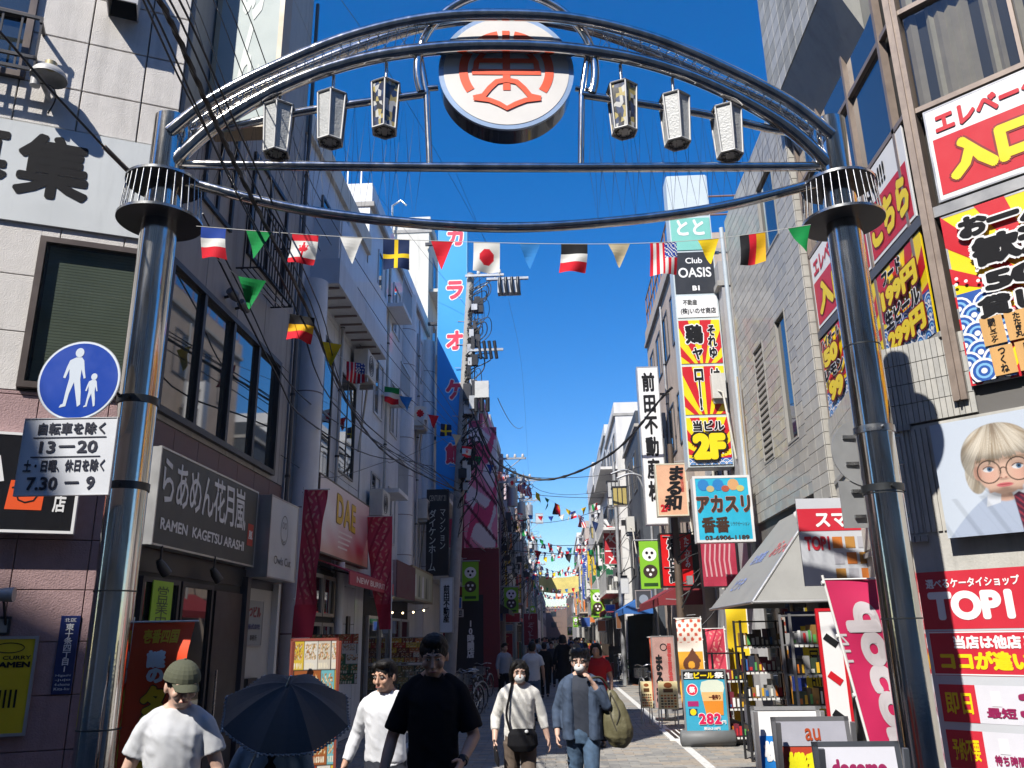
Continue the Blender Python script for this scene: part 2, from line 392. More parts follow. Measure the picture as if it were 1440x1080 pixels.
b = MB(); prism(b, [(ca.x, ca.y), cc, (-4.16, 12.28), (-12, 12.28), (-17, 10)], 0, 13.5, JOINT); b.build('wall', A)
wins = [(-1.17, -.1, 4.21, 5.82), (-3.4, -1.57, 7.62, 9.2)]
pieces(FLF, cut(grid(-5.2, -.02, 7.0, 13.4, .6, .62, .016, a_off=.02), [wins[1], (-6, 0, 5.9, 7.12)]), -.07, 0, CREAM, A, 'wall_panel', 120, bev=.004)
pieces(FLF, cut(grid(-5.2, -.02, 4.18, 5.95, .6, .6, .010), wins), -.07, 0, CREAM, A, 'wall_panel', 120, bev=.004)
pieces(FLF, grid(-5.2, -.02, .0, 4.18, .62, .46, .008, a_off=.1), -.07, -.002, PINK, A, 'granite_tile', 200, bev=.004)
MB().fb(FLF, -7, -.03, 5.95, 7.09, -.04, .03, mat('band_white', (.60, .63, .64), .5, stain=.15, var=.06, vs=1.5)).build('sign_band', A)
T_BLK = mat('ink_black', (.010, .010, .012), .7, var=0, spec=.15)
T_WHT = mat('ink_white', (.78, .78, .78), .5, var=0)
g = pxb(FLF, 22, 193, 130, 283)
text(FLF, '集', g[0], g[1], g[2], g[3], .034, T_BLK, A, bold=.035)
text(FLF, '募', g[0]-.76, g[1]-.76, g[2]+.02, g[3], .034, T_BLK, A, bold=.035)
text(FLF, '員', g[0]-1.52, g[1]-1.52, g[2]+.02, g[3], .034, T_BLK, A, bold=.035)
BRZ = mat('bronze_frame', (.13, .105, .095), .4, .5, var=.1)
w0 = window(FLF, -1.17, -.1, 4.21, 5.82, A, d=.05, fr=.06, frm=BRZ, glass=CLEAR, depth=.12)
bl = MB(); BLIND = mat('green_blind', (.17, .21, .16), .6, var=.1)
for i in range(46): bl.fb(FLF, -1.08, -.18, 4.3+i*.0315, 4.328+i*.0315, -.046, -.040, BLIND)
bl.build('blind', w0)
MB().fb(FLF, -1.14, -.13, 4.24, 5.79, -.058, -.05, DKINT).build('blind_dark_sheet', w0)  # flat dark sheet standing in for the unlit room behind the blind
w1 = window(FLF, -3.4, -1.57, 7.62, 9.2, A, d=.05, fr=.07, frm=BRZ, glass=GLASS2, mul=2, trans=.5)
r_ = MB()
for z in (7.6, 7.75, 8.25): r_.fb(FLF, -3.5, -1.45, z, z+.035, .20, .23, DARKST)
for i in range(12): r_.fb(FLF, -3.45+i*.18, -3.43+i*.18, 7.6, 8.25, .20, .22, DARKST)
for a in (-3.5, -1.48): r_.fb(FLF, a, a+.03, 7.75, 7.79, 0, .23, DARKST); r_.fb(FLF, a, a+.03, 8.21, 8.25, 0, .23, DARKST)
r_.build('window_guard', A)
# vent hood high on the front
h = MB(); a0, a1, z0, z1 = pxb(FLF, 155, -25, 199, 28)
LG = mat('light_grey_metal', (.5, .5, .5), .5, .2, var=.1)
h.fb(FLF, a0, a0+.012, z0, z1+.2, 0, .3, LG); h.fb(FLF, a1-.012, a1, z0, z1+.2, 0, .3, LG)
for i in range(7):
    t = i*pi/12; t2 = (i+1)*pi/12
    h.add([FLF.w(a0, z1+.1+.15*sin(t), .3*cos(t)+.002), FLF.w(a1, z1+.1+.15*sin(t), .3*cos(t)+.002), FLF.w(a1, z1+.1+.15*sin(t2), .3*cos(t2)+.002), FLF.w(a0, z1+.1+.15*sin(t2), .3*cos(t2)+.002)], [(0, 1, 2, 3)], LG, True)
h.fb(FLF, a0+.012, a1-.012, z0+.02, z1+.1, .285, .3, LG); h.fb(FLF, a0+.02, a1-.02, z0+.01, z1+.1, .0, .012, BLACKP)
h.build('vent_hood', A)
# floodlight on the wall
p = FLF.w(*FLF.px(72, 128), 0); t = thing('wall_floodlight', 'grey dome floodlight on a bracket above the white hiring band', 'lamp', p)
L_ = mat('lamp_grey', (.42, .42, .42), .5, .1, var=.2, vs=12)
vs_ = []; b = MB()
for i in range(9):
    q = i/8; rr = .16*sin(q*pi*.5)+.02; zz = .14*cos(q*pi*.5)
    vs_.append((rr, zz))
cen = p+FLF.n*.22
for i in range(8):
    ring = [[(cen.x+r1*cos(a*pi/12), cen.y+r1*sin(a*pi/12), cen.z+z1_) for a in range(24)] for r1, z1_ in (vs_[i], vs_[i+1])]
    b.add(ring[0]+ring[1], [(j, j+24, (j+1) % 24+24, (j+1) % 24) for j in range(24)], L_, True)
b.build('shade', t)
b = MB(); b.tube([cen+Vector((0, 0, .13)), cen+Vector((0, 0, .2))], .06, mat('lamp_cap', (.4, .34, .2), .5, .3, var=.1), 12); b.build('cap', t)
b = MB(); b.tube([p+FLF.n*.0+Vector((0, 0, -.12)), p+FLF.n*.12+Vector((0, 0, -.14)), cen+Vector((-.08, 0, -.02))], .025, L_, 8); b.tube([cen+Vector((-.1, -.05, .02)), cen+Vector((-.1, -.05, -.12))], .05, L_, 12); b.build('bracket', t)
b = MB(); b.tube(smooth_path([p+Vector((.02, -.02, -.3)), p+Vector((.12, -.08, -.16)), cen+Vector((.05, 0, -.1)), cen+Vector((-.1, -.05, -.08))]), .008, BLACKP, 6); b.build('wire', t)
# black shop sign on the front
t, G, W_, H_ = sign('shop_sign', 'black box sign with an orange spiral and white rim under the pink tiles', 'sign', FLF, -2.6, -.49, 2.8, 3.73, .16, mat('gloss_black', (.012, .012, .014), .25, var=0, coat=.4), T_WHT, .025)
ORG = mat('ink_orange', lin('#e8551c'), .5, var=0)
a0, a1, z0, z1 = pxb(FLF, 12, 690, 55, 720); A0 = a0+2.6; Z0 = z0-2.8
b = MB(); b.poly(G, [(A0, Z0-.0), (A0+.3, Z0+.0), (A0+.31, Z0+.27), (A0+.02, Z0+.27)], .001, ORG)
stroke(G, [(A0+.15+(.02+.011*i)*cos(i*.8), Z0+.135+(.02+.008*i)*sin(i*.8)) for i in range(12)], .014, .003, T_BLK, b); b.build('emblem', t)
q_ = pxb(FLF, 79, 676, 97, 724); text(G, '条店', q_[0]+2.6, q_[1]+2.6, q_[2]-2.8, q_[3]-2.8, .002, T_WHT, t, bold=.03, vertical=True)
stroke(G, [(A0-.28, Z0+.05), (A0-.2, Z0+.32), (A0-.12, Z0+.46), (A0-.08, Z0+.25)], .09, .002, T_WHT, MB()).build('brush_stroke', t)
# address plate, yellow poster case, small picture, gooseneck lamp
a0, a1, z0, z1 = pxb(FLF, 79, 866, 107, 976)
t = thing('address_plate', 'narrow navy address plate with white characters on the dark granite tiles', 'sign', FLF.w((a0+a1)/2, z0, 0))
NAVY = mat('enamel_navy', lin('#16245c'), .35, var=.08, coat=.5)
b = MB(); slab(b, FLF, a0, a1, z0, z1, .001, .012, .003, NAVY); b.build('plate', t)
hh = z1-z0; ww = a1-a0
text(FLF, '東十条四丁目1', a0+ww*.3, a1-ww*.28, z0+hh*.28, z1-hh*.1, .014, T_WHT, t, bold=.02, vertical=True)
text(FLF, '北区', a0+ww*.2, a1-ww*.2, z1-hh*.08, z1-hh*.03, .014, T_WHT, t)
for i, s_ in enumerate(['Higashi', '-jujo', '4-chome', 'Kita-ku']): text(FLF, s_, a0+ww*.12, a1-ww*.12, z0+hh*(.215-.055*i), z0+hh*(.25-.055*i), .014, T_WHT, t)
a0, a1, z0, z1 = pxb(FLF, -60, 895, 46, 1036)
t, G, W_, H_ = sign('poster_case', 'yellow curry noodle poster in a rounded grey case', 'poster', FLF, a0, a1, z0, z1, .05, mat('ink_yellow', lin('#d9c01c'), .45, var=.06, vs=3), mat('case_grey', (.42, .42, .43), .4, .4, var=.1), .025)
text(G, 'CURRY', W_*.55, W_*.93, H_*.76, H_*.80, .002, T_BLK, t, bold=.02)
text(G, 'RAMEN', W_*.42, W_*.93, H_*.68, H_*.74, .002, T_BLK, t, bold=.05)
b = MB()
for i in range(5): b.fq(G, W_*(.5+i*.07), W_*(.53+i*.07), H_*.28, H_*.46, .002, T_BLK)
b.build('noodle_mark', t)
b = MB(); stroke(G, ell(W_*.62, H_*.88, W_*.2, H_*.05), .008, .002, T_BLK, b, True); b.build('oval_mark', t)
p = FLF.w(*FLF.px(10, 838), 0)
t = thing('gooseneck_lamp', 'grey gooseneck spotlight throwing its shade on the pink tiles', 'lamp', p)
MB().tube(smooth_path([FLF.w(FLF.px(4, 905)[0], FLF.px(4, 880)[1], 0), p+FLF.n*.12+Vector((0, 0, -.05)), p+FLF.n*.2]), .012, BLACKP, 8).build('arm', t)
MB().tube([p+FLF.n*.2+FLF.u*-.1, p+FLF.n*.22+FLF.u*.02, p+FLF.n*.23+FLF.u*.09], [.045, .06, .065], L_, 16).build('lamp_head', t)
a0, a1, z0, z1 = pxb(FLF, -30, 867, 15, 893)
t, G, W_, H_ = sign('wall_notice', 'small framed grey notice above the yellow poster', 'notice', FLF, a0, a1, z0, z1, .02, flat('#9a9a96'), DARKST, .02)
# ---------------------------------------------------------------- street side of the corner building
sw = (8.0, 11.72, 4.12, 5.85)
pieces(SLF, cut(grid(7.96, 12.26, 3.76, 13.4, 1.02, 2.1, .012), [sw, (7.9, 12.3, 3.7, 4.06)]), -.05, 0, GREYP, A, 'wall_panel', 60, bev=.003)
pieces(SLF, cut(grid(7.96, 12.26, 3.6, 4.05, .62, .45, .008), []), -.05, .0, mat('brown_granite', (.17, .10, .10), .6, var=.2, bump=.4), A, 'granite_tile', 30, bev=.003)
wb = window(SLF, *sw, A, d=.06, fr=.07, mul=4, glass=GLASS2, frm=DARKST, depth=.12)
# two wall spots
for k, (x, y_) in enumerate(((316, 418), (331, 434))):
    p = SLF.w(*SLF.px(x, y_), .0)
    t = thing('wall_spotlight', ['upper of the two black spotlights above the window band', 'lower of the two black spotlights above the window band'][k], 'lamp', p, group='spotlights above the window band')
    MB().tube([p, p+Vector((.1, 0, .02))], .02, DARKST, 8).build('arm', t)
    MB().tube([p+Vector((.1, -.1, .05)), p+Vector((.13, -.0, .01)), p+Vector((.15, .06, -.03))], [.055, .065, .03], mat('lamp_slate', (.14, .15, .17), .4, .3), 14).build('lamp_head', t)
a0, a1, z0, z1 = 8.0, 10.85, 2.74, 3.73
GRYS = mat('sign_charcoal', (.055, .058, .056), .5, var=.06, vs=2)
t, G, W_, H_ = sign('ramen_sign', 'charcoal ramen shop sign with white brush lettering', 'sign', SLF, a0, a1, z0, z1, .16, GRYS, ALUL, .02)
text(G, 'らあめん花月嵐', W_*.045, W_*.86, H_*.42, H_*.93, .002, T_WHT, t, bold=.012, shear=-.12, sp=.86)
text(G, 'RAMEN  KAGETSU ARASHI', W_*.05, W_*.86, H_*.17, H_*.29, .002, T_WHT, t, bold=.03)
text(G, '嵐', W_*.905, W_*.955, H_*.34, H_*.46, .004, T_WHT, t, bold=.02)
MB().fq(G, W_*.895, W_*.965, H_*.26, H_*.54, .002, mat('ink_red', lin('#b03020'), .5, var=0)).build('seal', t)
a0, a1, z0, z1 = 10.98, 12.2, 2.62, 3.72
t, G, W_, H_ = sign('clinic_sign', 'plain white box sign with a small round owl mark beside the ramen sign', 'sign', SLF, a0, a1, z0, z1, .30, mat('sign_white', (.66, .68, .68), .4, var=.06), ALUL, .02)
b = MB(); stroke(G, ell(W_*.5, H_*.62, .15, .2), .012, .002, flat('#444444'), b, True)
for s_ in (-1, 1): stroke(G, ell(W_*.5+s_*.05, H_*.68, .035, .04, 14), .01, .002, flat('#444444'), b, True)
stroke(G, [(W_*.5-.07, H_*.5), (W_*.5, H_*.46), (W_*.5+.07, H_*.5)], .012, .002, flat('#444444'), b); b.build('owl_mark', t)
text(G, 'Owls Cut', W_*.2, W_*.8, H_*.18, H_*.28, .002, flat('#444444'), t)
# ramen shop front
b = MB(); b.fb(SLF, 8.0, 12.2, 2.5, 2.72, -.04, .02, DARKST); b.build('lintel', A)
b = MB(); b.fb(SLF, 8.05, 10.85, .0, 2.5, -.03, .006, DKINT); b.build('shop_dark_sheet', A)  # no real depth: a dark sheet takes the place of shade inside the shop
for i, (y0, y1) in enumerate(((8.1, 8.95), (9.0, 9.85))): window(SLF, y0, y1, .5, 2.45, A, d=.07, fr=.05, frm=DARKST, glass=GLASS, rec=.03, depth=.06)
dr = MB(); dr.fb(SLF, 9.95, 10.8, .02, 2.4, .01, .06, mat('door_black', (.02, .02, .024), .35, var=.1)); dr = dr.build('door', A)
MB().tube([SLF.w(10.05, .9, .1), SLF.w(10.05, 1.5, .1)], .014, STEEL, 8).build('handle', dr)
b = MB(); b.fb(SLF, 8.0, 12.25, 0, .4, -.02, .04, mat('plinth_dark', (.03, .03, .035), .5, var=.2)); b.build('plinth', A)
MB().fb(SLF, 10.86, 10.98, 0, 2.62, 0, .1, mat('pillar_dark', (.06, .06, .07), .4, var=.1)).build('pilaster', A)
MB().fb(SLF, 10.98, 12.1, .0, 2.5, -.03, .012, mat('entry_white', (.46, .46, .45), .6, var=.08)).build('entry_wall', A)
MB().fb(SLF, 12.1, 12.2, 0, 2.6, -.03, .1, WHITE).build('entry_jamb', A)
t, G, W_, H_ = sign('tenant_board', 'pale building name board with red and blue lettering inside the white entry', 'sign', SLF, 11.05, 11.72, 1.75, 2.35, .02, flat('#8f9496'), None, .01, d=.014)
text(G, 'つビル', W_*.15, W_*.85, H_*.62, H_*.86, .002, flat('#8a3038'), t, bold=.04)
text(G, '株式会社', W_*.15, W_*.85, H_*.36, H_*.48, .002, flat('#2a3870'), t, bold=.03)
text(G, '事務所', W_*.3, W_*.7, H_*.12, H_*.24, .002, T_BLK, t)
MB().fb(SLF, 11.15, 11.5, .9, 1.35, .012, .09, DARKST).build('mailbox', A)
for k, (x, y_) in enumerate(((204, 788), (282, 800))):
    p = SLF.w(*SLF.px(x, y_), .16)
    t = thing('shop_spotlight', ['black spotlight under the left end of the ramen sign', 'white-rimmed spotlight under the middle of the ramen sign'][k], 'lamp', p, group='spotlights under the ramen sign')
    MB().tube([p+Vector((0, 0, .14)), p], .012, DARKST, 6).build('arm', t)
    MB().tube([p+Vector((-.02, .0, .0)), p+Vector((.0, .04, -.06)), p+Vector((.03, .1, -.13))], [.03, .05, .055], mat('lamp_dark', (.06, .06, .06), .4, .3), 12).build('lamp_head', t)
t, G, W_, H_ = sign('green_notice', 'lime green notice in the ramen shop window', 'poster', SLF, 8.3, 8.75, 1.9, 2.42, .01, flat('#8fbf1a'), None, 0, d=.075)
text(G, '営業中', W_*.2, W_*.8, H_*.1, H_*.9, .002, flat('#26481c'), t, vertical=True)
# upper storeys on the street side: balcony bars and dark openings
wu = [(8.6, 9.5, 6.9, 8.5), (10.1, 11.6, 6.9, 8.5), (8.6, 9.5, 9.6, 11.2)]
for r in wu: window(SLF, *r, A, d=.04, fr=.06, frm=DARKST, glass=GLASS, mul=2)
b = MB()
for i in range(13): b.tube([SLF.w(9.85+i*.11, 6.55, .32), SLF.w(9.85+i*.11, 7.5, .32)], .010, DARKST, 5)
for z in (6.55, 7.5): b.tube([SLF.w(9.82, z, .0), SLF.w(9.82, z, .32), SLF.w(11.2, z, .32), SLF.w(11.2, z, 0)], .014, DARKST, 5)
for y_ in (9.85, 11.17):
    for i in range(3): b.tube([SLF.w(y_, 6.55, .08+i*.10), SLF.w(y_, 7.5, .08+i*.10)], .010, DARKST, 5)
for i in range(4): b.tube([SLF.w(9.82, 6.55, .06+i*.08), SLF.w(11.2, 6.55, .06+i*.08)], .008, DARKST, 4); b.build('balcony_railing', A)
# tall white projecting sign
F1 = camface(8.75)
t, G, W_, H_ = sign('projecting_sign', 'tall pale projecting sign with cream edges and faded letters, left of the gate arch', 'sign', F1, -4.07, -3.2, 7.75, 13.0, .30, mat('sign_pale', (.36, .42, .41), .6, var=.07, vs=1.2), mat('edge_cream', (.45, .36, .24), .5, var=.1), .06)
GH = mat('faded_letter', (.42, .47, .44), .5, var=0)
text(G, 'らーめん', W_*.36, W_*.72, H_*.08, H_*.95, .002, GH, t, bold=.03, vertical=True)
MB().box(-4.12, -3.6, 8.76, 8.81, 8.6, 8.66, DARKST).box(-4.12, -3.6, 8.76, 8.81, 11.0, 11.06, DARKST).build('bracket', t)
# ================================================================ left row, further along
PALE = mat('pale_tile', (.68, .70, .72), .45, stain=.22, var=.07, vs=3, coat=.2)
PALE2 = mat('pale_blue_panel', (.58, .61, .65), .5, stain=.22, var=.06, vs=2)
CRM2 = mat('cream_render', (.62, .60, .54), .8, stain=.28, var=.08, vs=3, bump=.2)
def block(F, name, label, y0, y1, h, wm, depth=9, storeys=None, winw=1.1, gap=.5, base=3.2, glassm=None, bal=False, rail=True, frm=None, bay=None, par=.5, gf=None, cat='building'):
    "a street house: wall, roof, windows with panes, balconies; F is the street frame (a along), y0..y1 along a"
    t = thing(name, label, cat, F.w((y0+y1)/2, 0, -depth/2))
    b = MB(); b.fb(F, y0, y1, 0, h, -depth, 0, wm); b.build('wall', t)
    b = MB(); e = .1
    b.fb(F, y0-.03, y1+.03, h, h+.12, -depth, e, CONC); b.fb(F, y0, y1, h+.12, h+.12+par, -.18, .04, wm); b.fb(F, y0, y0+.16, h+.12, h+.12+par, -depth, -.18, wm); b.fb(F, y1-.16, y1, h+.12, h+.12+par, -depth, -.18, wm)
    b.build('roof', t)
    storeys = storeys or max(1, int((h-base)/2.9)); sh = (h-base)/storeys; n = max(1, int((y1-y0-gap)/(winw+gap))); g = ((y1-y0)-n*winw)/(n+1)
    for s_ in range(storeys):
        z0 = base+s_*sh+sh*.28; z1 = z0+sh*.5
        for i in range(n):
            a = y0+g+i*(winw+g)
            window(F, a, a+winw, z0, z1, t, d=.03, fr=.05, frm=frm or ALU, glass=glassm or GLASS, mul=2 if winw > .9 else 0, depth=.05, rec=.02)
        if bal:
            b = MB(); zb = base+s_*sh+sh*.16
            b.fb(F, y0+.25, y1-.25, zb-.12, zb, .002, .75, wm)
            if rail:
                b.fb(F, y0+.25, y1-.25, zb+.85, zb+.89, .71, .75, ALUL)
                k = int((y1-y0)/.16)
                for i in range(k+1): aa = y0+.27+(y1-y0-.58)*i/k; b.fb(F, aa, aa+.022, zb, zb+.85, .72, .742, ALUL)
            else: b.fb(F, y0+.25, y1-.25, zb, zb+.95, .66, .75, wm)
            b.build('balcony', t)
    return t
# --- white building with canopy (B)
Bd = thing('office_building', 'pale grey building with a deep canopy and tall mirror strips beside the cream corner building', 'building', (-8, 15, 0))
MB().box(-13, -4.16, 12.32, 17.2, 0, 10.3, JOINT).build('wall', Bd)
pieces(SLF, cut(grid(12.34, 17.18, 3.4, 10.3, .8, 1.4, .012), [(12.45, 12.95, 3.6, 7.5), (14.1, 14.75, 4.6, 7.2), (15.3, 16.6, 4.9, 6.9), (13.4, 17.0, 8.4, 9.7)]), -.06, 0, PALE2, Bd, 'wall_panel', 80, bev=.004)
window(SLF, 12.45, 12.95, 3.6, 7.5, Bd, d=.02, fr=.03, glass=mat('mirror_strip', (.55, .58, .6), .03, .9, var=0), rec=.01, depth=.05)
window(SLF, 14.1, 14.75, 4.6, 7.2, Bd, d=.02, fr=.04, glass=GLASS, mul=1, trans=.45, rec=.02)
window(SLF, 15.3, 16.6, 4.9, 6.9, Bd, d=.02, fr=.04, glass=GLASS, mul=2, rec=.02)
window(SLF, 13.4, 17.0, 8.4, 9.7, Bd, d=.04, fr=.05, glass=GLASS2, mul=4, rec=.02)
MB().tube([(-4.0, 12.95, 0), (-4.0, 12.95, 7.72)], .24, PALE, 28).build('column', Bd)
for z in (1.9, 3.8, 5.7): MB().tube([(-4.0, 12.95, z), (-4.0, 12.95, z+.02)], .243, JOINT, 28).build('column_joint', Bd)
b = MB(); b.box(-4.1, -3.58, 13.0, 17.15, 7.72, 8.2, PALE2); b.build('canopy', Bd)
b = MB()
for i in range(9): b.box(-4.05, -3.62, 13.15+i*.44, 13.19+i*.44, 7.69, 7.72, JOINT)
b.build('soffit_joint', Bd)
b = MB(); b.box(-4.1, -3.62, 13.02, 13.1, 8.2, 9.1, PALE); b.box(-3.66, -3.6, 13.1, 17.1, 8.2, 9.1, PALE); b.build('balcony_panel', Bd)
b = MB(); b.box(-4.3, -4.02, 12.3, 17.2, 10.3, 10.75, CRM2); b.box(-13, -4.3, 12.32, 12.5, 10.3, 10.75, CRM2); b.build('parapet', Bd)
# windows of the pink shop over a dark sheet painted as its unlit inside
b = MB(); b.fb(SLF, 13.7, 16.0, 0, 3.0, -.03, .01, DKINT); b.build('shop_dark_sheet', Bd)
TAN = mat('tan_frame', (.34, .29, .22), .5, var=.1)
for r in ((13.8, 14.55, .1, 2.1), (14.6, 15.35, .1, 2.1), (13.8, 14.55, 2.2, 2.9), (14.6, 15.35, 2.2, 2.9)): window(SLF, *r, Bd, d=.08, fr=.06, frm=TAN, glass=GLASS, rec=.03, depth=.07)
pieces(SLF, grid(15.45, 17.18, 0, 3.4, .58, .7, .012), -.05, .01, PALE2, Bd, 'wall_panel', 30, bev=.004)
MB().tube([(-4.0, 15.55, 0), (-4.0, 15.55, 3.2)], .09, PALE, 16).build('drain_pipe', Bd)
# pink shop sign and awning
t, G, W_, H_ = sign('pink_shop_sign', 'pink and white takeaway sign with yellow numerals beside the tall grey column', 'sign', SLF, 13.72, 17.6, 3.22, 4.55, .16, None, mat('brown_edge', (.10, .07, .05), .5, var=.1), .03)
def pinkfn(U, V):
    w_ = np.array(lin('#efe3df')); r_c = np.array(lin('#c9344a')); y_c = np.array(lin('#d8926a'))
    k = np.clip((U*.9-.15+.12*np.sin(V*9))*1.3*(1-V*.65)+.25*(1-V)+.12*np.sin(U*23+V*11)*(1-V), 0, 1)[..., None]; c = w_*(1-k)+r_c*k
    s_ = (np.clip((.2-V)*6, 0, 1)*.6)[..., None]; return c*(1-s_)+y_c*s_
print_grid(G, .03, W_-.03, .03, H_-.03, 0, pinkfn, 60, 30, 'face', t)
YEL = mat('ink_gold', lin('#e0b020'), .5, var=0)
text(G, 'DAE', W_*.30, W_*.68, H_*.48, H_*.88, .004, YEL, t, bold=.035, sp=1.12, outline=(flat('#7a4a20'), .02), slant=-.03, name='lettering')
b = MB()
for i in range(4): b.fq(G, W_*.35, W_*(.62-.03*i), H_*(.36-.07*i), H_*(.385-.07*i), .004, flat('#f0dcd4'))
b.build('small_print', t)
t = thing('pink_awning', 'pink valance awning under the pink takeaway sign', 'awning', (-3.8, 16, 2.9))
PKA = mat('awning_pink', lin('#b03848'), .7, var=.15, vs=4)
b = MB(); b.add([SLF.w(14.4, 3.16, 0), SLF.w(18.4, 3.16, 0), SLF.w(18.4, 2.95, .55), SLF.w(14.4, 2.95, .55), SLF.w(14.4, 3.14, 0), SLF.w(18.4, 3.14, 0), SLF.w(18.4, 2.93, .55), SLF.w(14.4, 2.93, .55)], [(0, 3, 2, 1), (4, 5, 6, 7), (0, 4, 7, 3), (1, 2, 6, 5), (2, 3, 7, 6)], PKA); b.build('canopy', t)
b = MB(); b.fb(SLF, 14.4, 18.4, 2.72, 2.95, .55, .57, PKA); b.build('valance', t)
text(Frame(SLF.w(14.4, 2.72, .572), SLF.u), 'NEW BURRITO', .5, 3.4, .06, .17, .002, flat('#e8c8c4'), t, bold=.03)
b = MB(); b.tube([SLF.w(14.5, 3.05, 0), SLF.w(14.5, 2.9, .55)], .015, BLACKP, 6); b.tube([SLF.w(18.3, 3.05, 0), SLF.w(18.3, 2.9, .55)], .015, BLACKP, 6); b.build('stay', t)
# --- C and D with round pilasters
Cb = block(SLF, 'apartment_building', 'white tiled apartment house with two round glossy pilasters before the blue karaoke sign', 17.25, 26.2, 11.6, PALE, storeys=3, winw=.95, gap=1.0, base=3.3, bal=False, frm=ALUL)
for y_ in (22.0, 25.9):
    b = MB(); b.tube([(-4.05, y_, 3.2), (-4.05, y_, 11.3)], .28, PALE, 28, cap=True); b.build('round_pilaster', Cb)
    for z in np.arange(3.9, 11, 1.05): MB().tube([(-4.05, y_, z), (-4.05, y_, z+.018)], .283, JOINT, 28).build('pilaster_joint', Cb)
for z in (5.2, 7.6, 9.9):
    b = MB(); b.fb(SLF, 19.1, 20.4, z-.1, z, 0, .5, PALE); b.fb(SLF, 19.1, 20.4, z+.7, z+.74, .46, .5, ALUL)
    for i in range(9): b.fb(SLF, 19.12+i*.155, 19.14+i*.155, z, z+.7, .47, .49, ALUL)
    b.build('balcony', Cb)
b = MB(); b.box(-8.2, -4.3, 17.25, 17.3, 11.8, 12.6, ALUL)
b = MB()
for i in range(12): b.box(-8+i*.33, -7.97+i*.33, 17.3, 17.33, 11.7, 12.8, ALUL)
for z in (12.2, 12.78): b.box(-8, -4.3, 17.3, 17.33, z, z+.03, ALUL)
b.build('roof_railing', Cb)
Db = block(SLF, 'apartment_building', 'tall cream apartment house rising behind the white tiled one, left of the blue karaoke sign', 26.3, 30.9, 15.6, CRM2, storeys=5, winw=.9, gap=.8, base=3.3, bal=True, rail=True, frm=ALUL)
MB().tube([(-5.4, 26.1, 15.6), (-5.4, 26.1, 16.6), (-5.1, 26.1, 16.8), (-4.9, 26.1, 16.6)], .04, STEEL, 8).build('vent_pipe', Db)
# ground floor shops below C and D
b = MB(); b.fb(SLF, 18.0, 23.4, 0, 2.9, 0, .012, DKINT); b.build('shop_dark_sheet', Cb)  # dark sheet painted as the unlit inside of the shops
for i in range(4): window(SLF, 18.2+i*1.3, 19.4+i*1.3, .1, 2.3, Cb, d=.09, fr=.06, frm=ALUL, glass=GLASS, rec=.03, depth=.08)
t, G, W_, H_ = sign('lit_shop_sign', 'yellowish shop sign box with grey figures over the menu shop', 'sign', SLF, 21.2, 24.8, 2.75, 3.6, .5, mat('sign_olive', (.36, .36, .22), .4, var=.2, vs=3), mat('edge_brown', (.22, .16, .08), .5), .05)
b = MB(); 
for i in range(5): b.poly(G, [(W_*(.1+i*.17), .1), (W_*(.2+i*.17), .1), (W_*(.18+i*.17), H_*.8), (W_*(.13+i*.17), H_*.75)], .002, flat(['#c8c8c0', '#50584a', '#d0d0d0', '#60604a', '#b8b8a8'][i]))
b.build('picture', t)
t, G, W_, H_ = sign('dark_red_curtain_box', 'dark red awning box beside the yellowish shop sign', 'awning', SLF, 18.6, 21.1, 2.7, 3.5, .6, mat('wine_cloth', (.10, .015, .025), .7, var=.2), None, 0)
def menufn(seed, base=('#d86a20', '#c8341c', '#e8c040', '#e8e0d0', '#3a6a48', '#7a2a1a')):
    rs = np.random.RandomState(seed); cells = rs.randint(0, len(base), (9, 7)); pal = np.array([lin(c) for c in base])
    nx_ = rs.rand(200)
    fr = rs.rand(8, 3)
    def fn(U, V):
        i = np.clip((V*4.999+.0).astype(int), 0, 8); j = np.clip((U*3.2+.3*i).astype(int), 0, 6); c = pal[cells[i, j]].copy()*.75
        fv = (V*5) % 1; fu = (U*3.2+.3*i) % 1
        n1 = np.sin(U*61+5*np.sin(V*37+seed))+np.sin(V*83+4*np.sin(U*29+seed*2)); n2 = np.sin(U*117+3*np.sin(V*91))+np.sin(V*141+3*np.sin(U*77)); inner = (fu > .10) & (fu < .9) & (fv > .36) & (fv < .92)
        for lo, cc in ((-.2, '#8a5a30'), (.5, '#c89058'), (1.0, '#5a7038'), (1.4, '#d8c8a8')): c = np.where((inner & (n1+.5*n2 > lo))[..., None], np.array(lin(cc)), c)
        tx = (fv > .08) & (fv < .28) & (fu > .1) & (fu < .85) & (np.sin(U*210+V*30)*np.sin(U*90) > -.1); c = np.where(tx[..., None], np.array(lin('#d8d0b8')), c)
        ed = (fu < .05) | (fv < .03); return np.where(ed[..., None], np.array(lin('#302820')), c)
    return fn
t, G, W_, H_ = sign('menu_board', 'orange menu board with rows of dishes on the shop front behind the man in black', 'menu board', camface(20.6), -3.98, -2.98, 1.25, 1.85, .05, None, ALUL, .02)
print_grid(G, .02, W_-.02, .02, H_-.02, 0, menufn(3), 60, 40, 'face', t)
t, G, W_, H_ = sign('menu_board', 'lower green and tan menu board under the orange one', 'menu board', camface(20.6), -3.98, -2.98, .5, 1.22, .05, None, ALUL, .02)
print_grid(G, .02, W_-.02, .02, H_-.02, 0, menufn(5, ('#4a6a70', '#8a7a50', '#a09888', '#405038', '#b0a060')), 60, 40, 'face', t)
t = thing('string_lights', 'short string of lit bulbs over the dark doorway of the menu shop', 'lights', (-3.6, 20.2, 2.4))
P_ = catenary((-4.0, 20.1, 2.45), (-3.0, 20.1, 2.5), .05, 8); MB().tube(P_, .006, BLACKP, 4).build('wire', t)
BULB = mat('lit_bulb', (1, .75, .4), .5, var=0, emit=6)
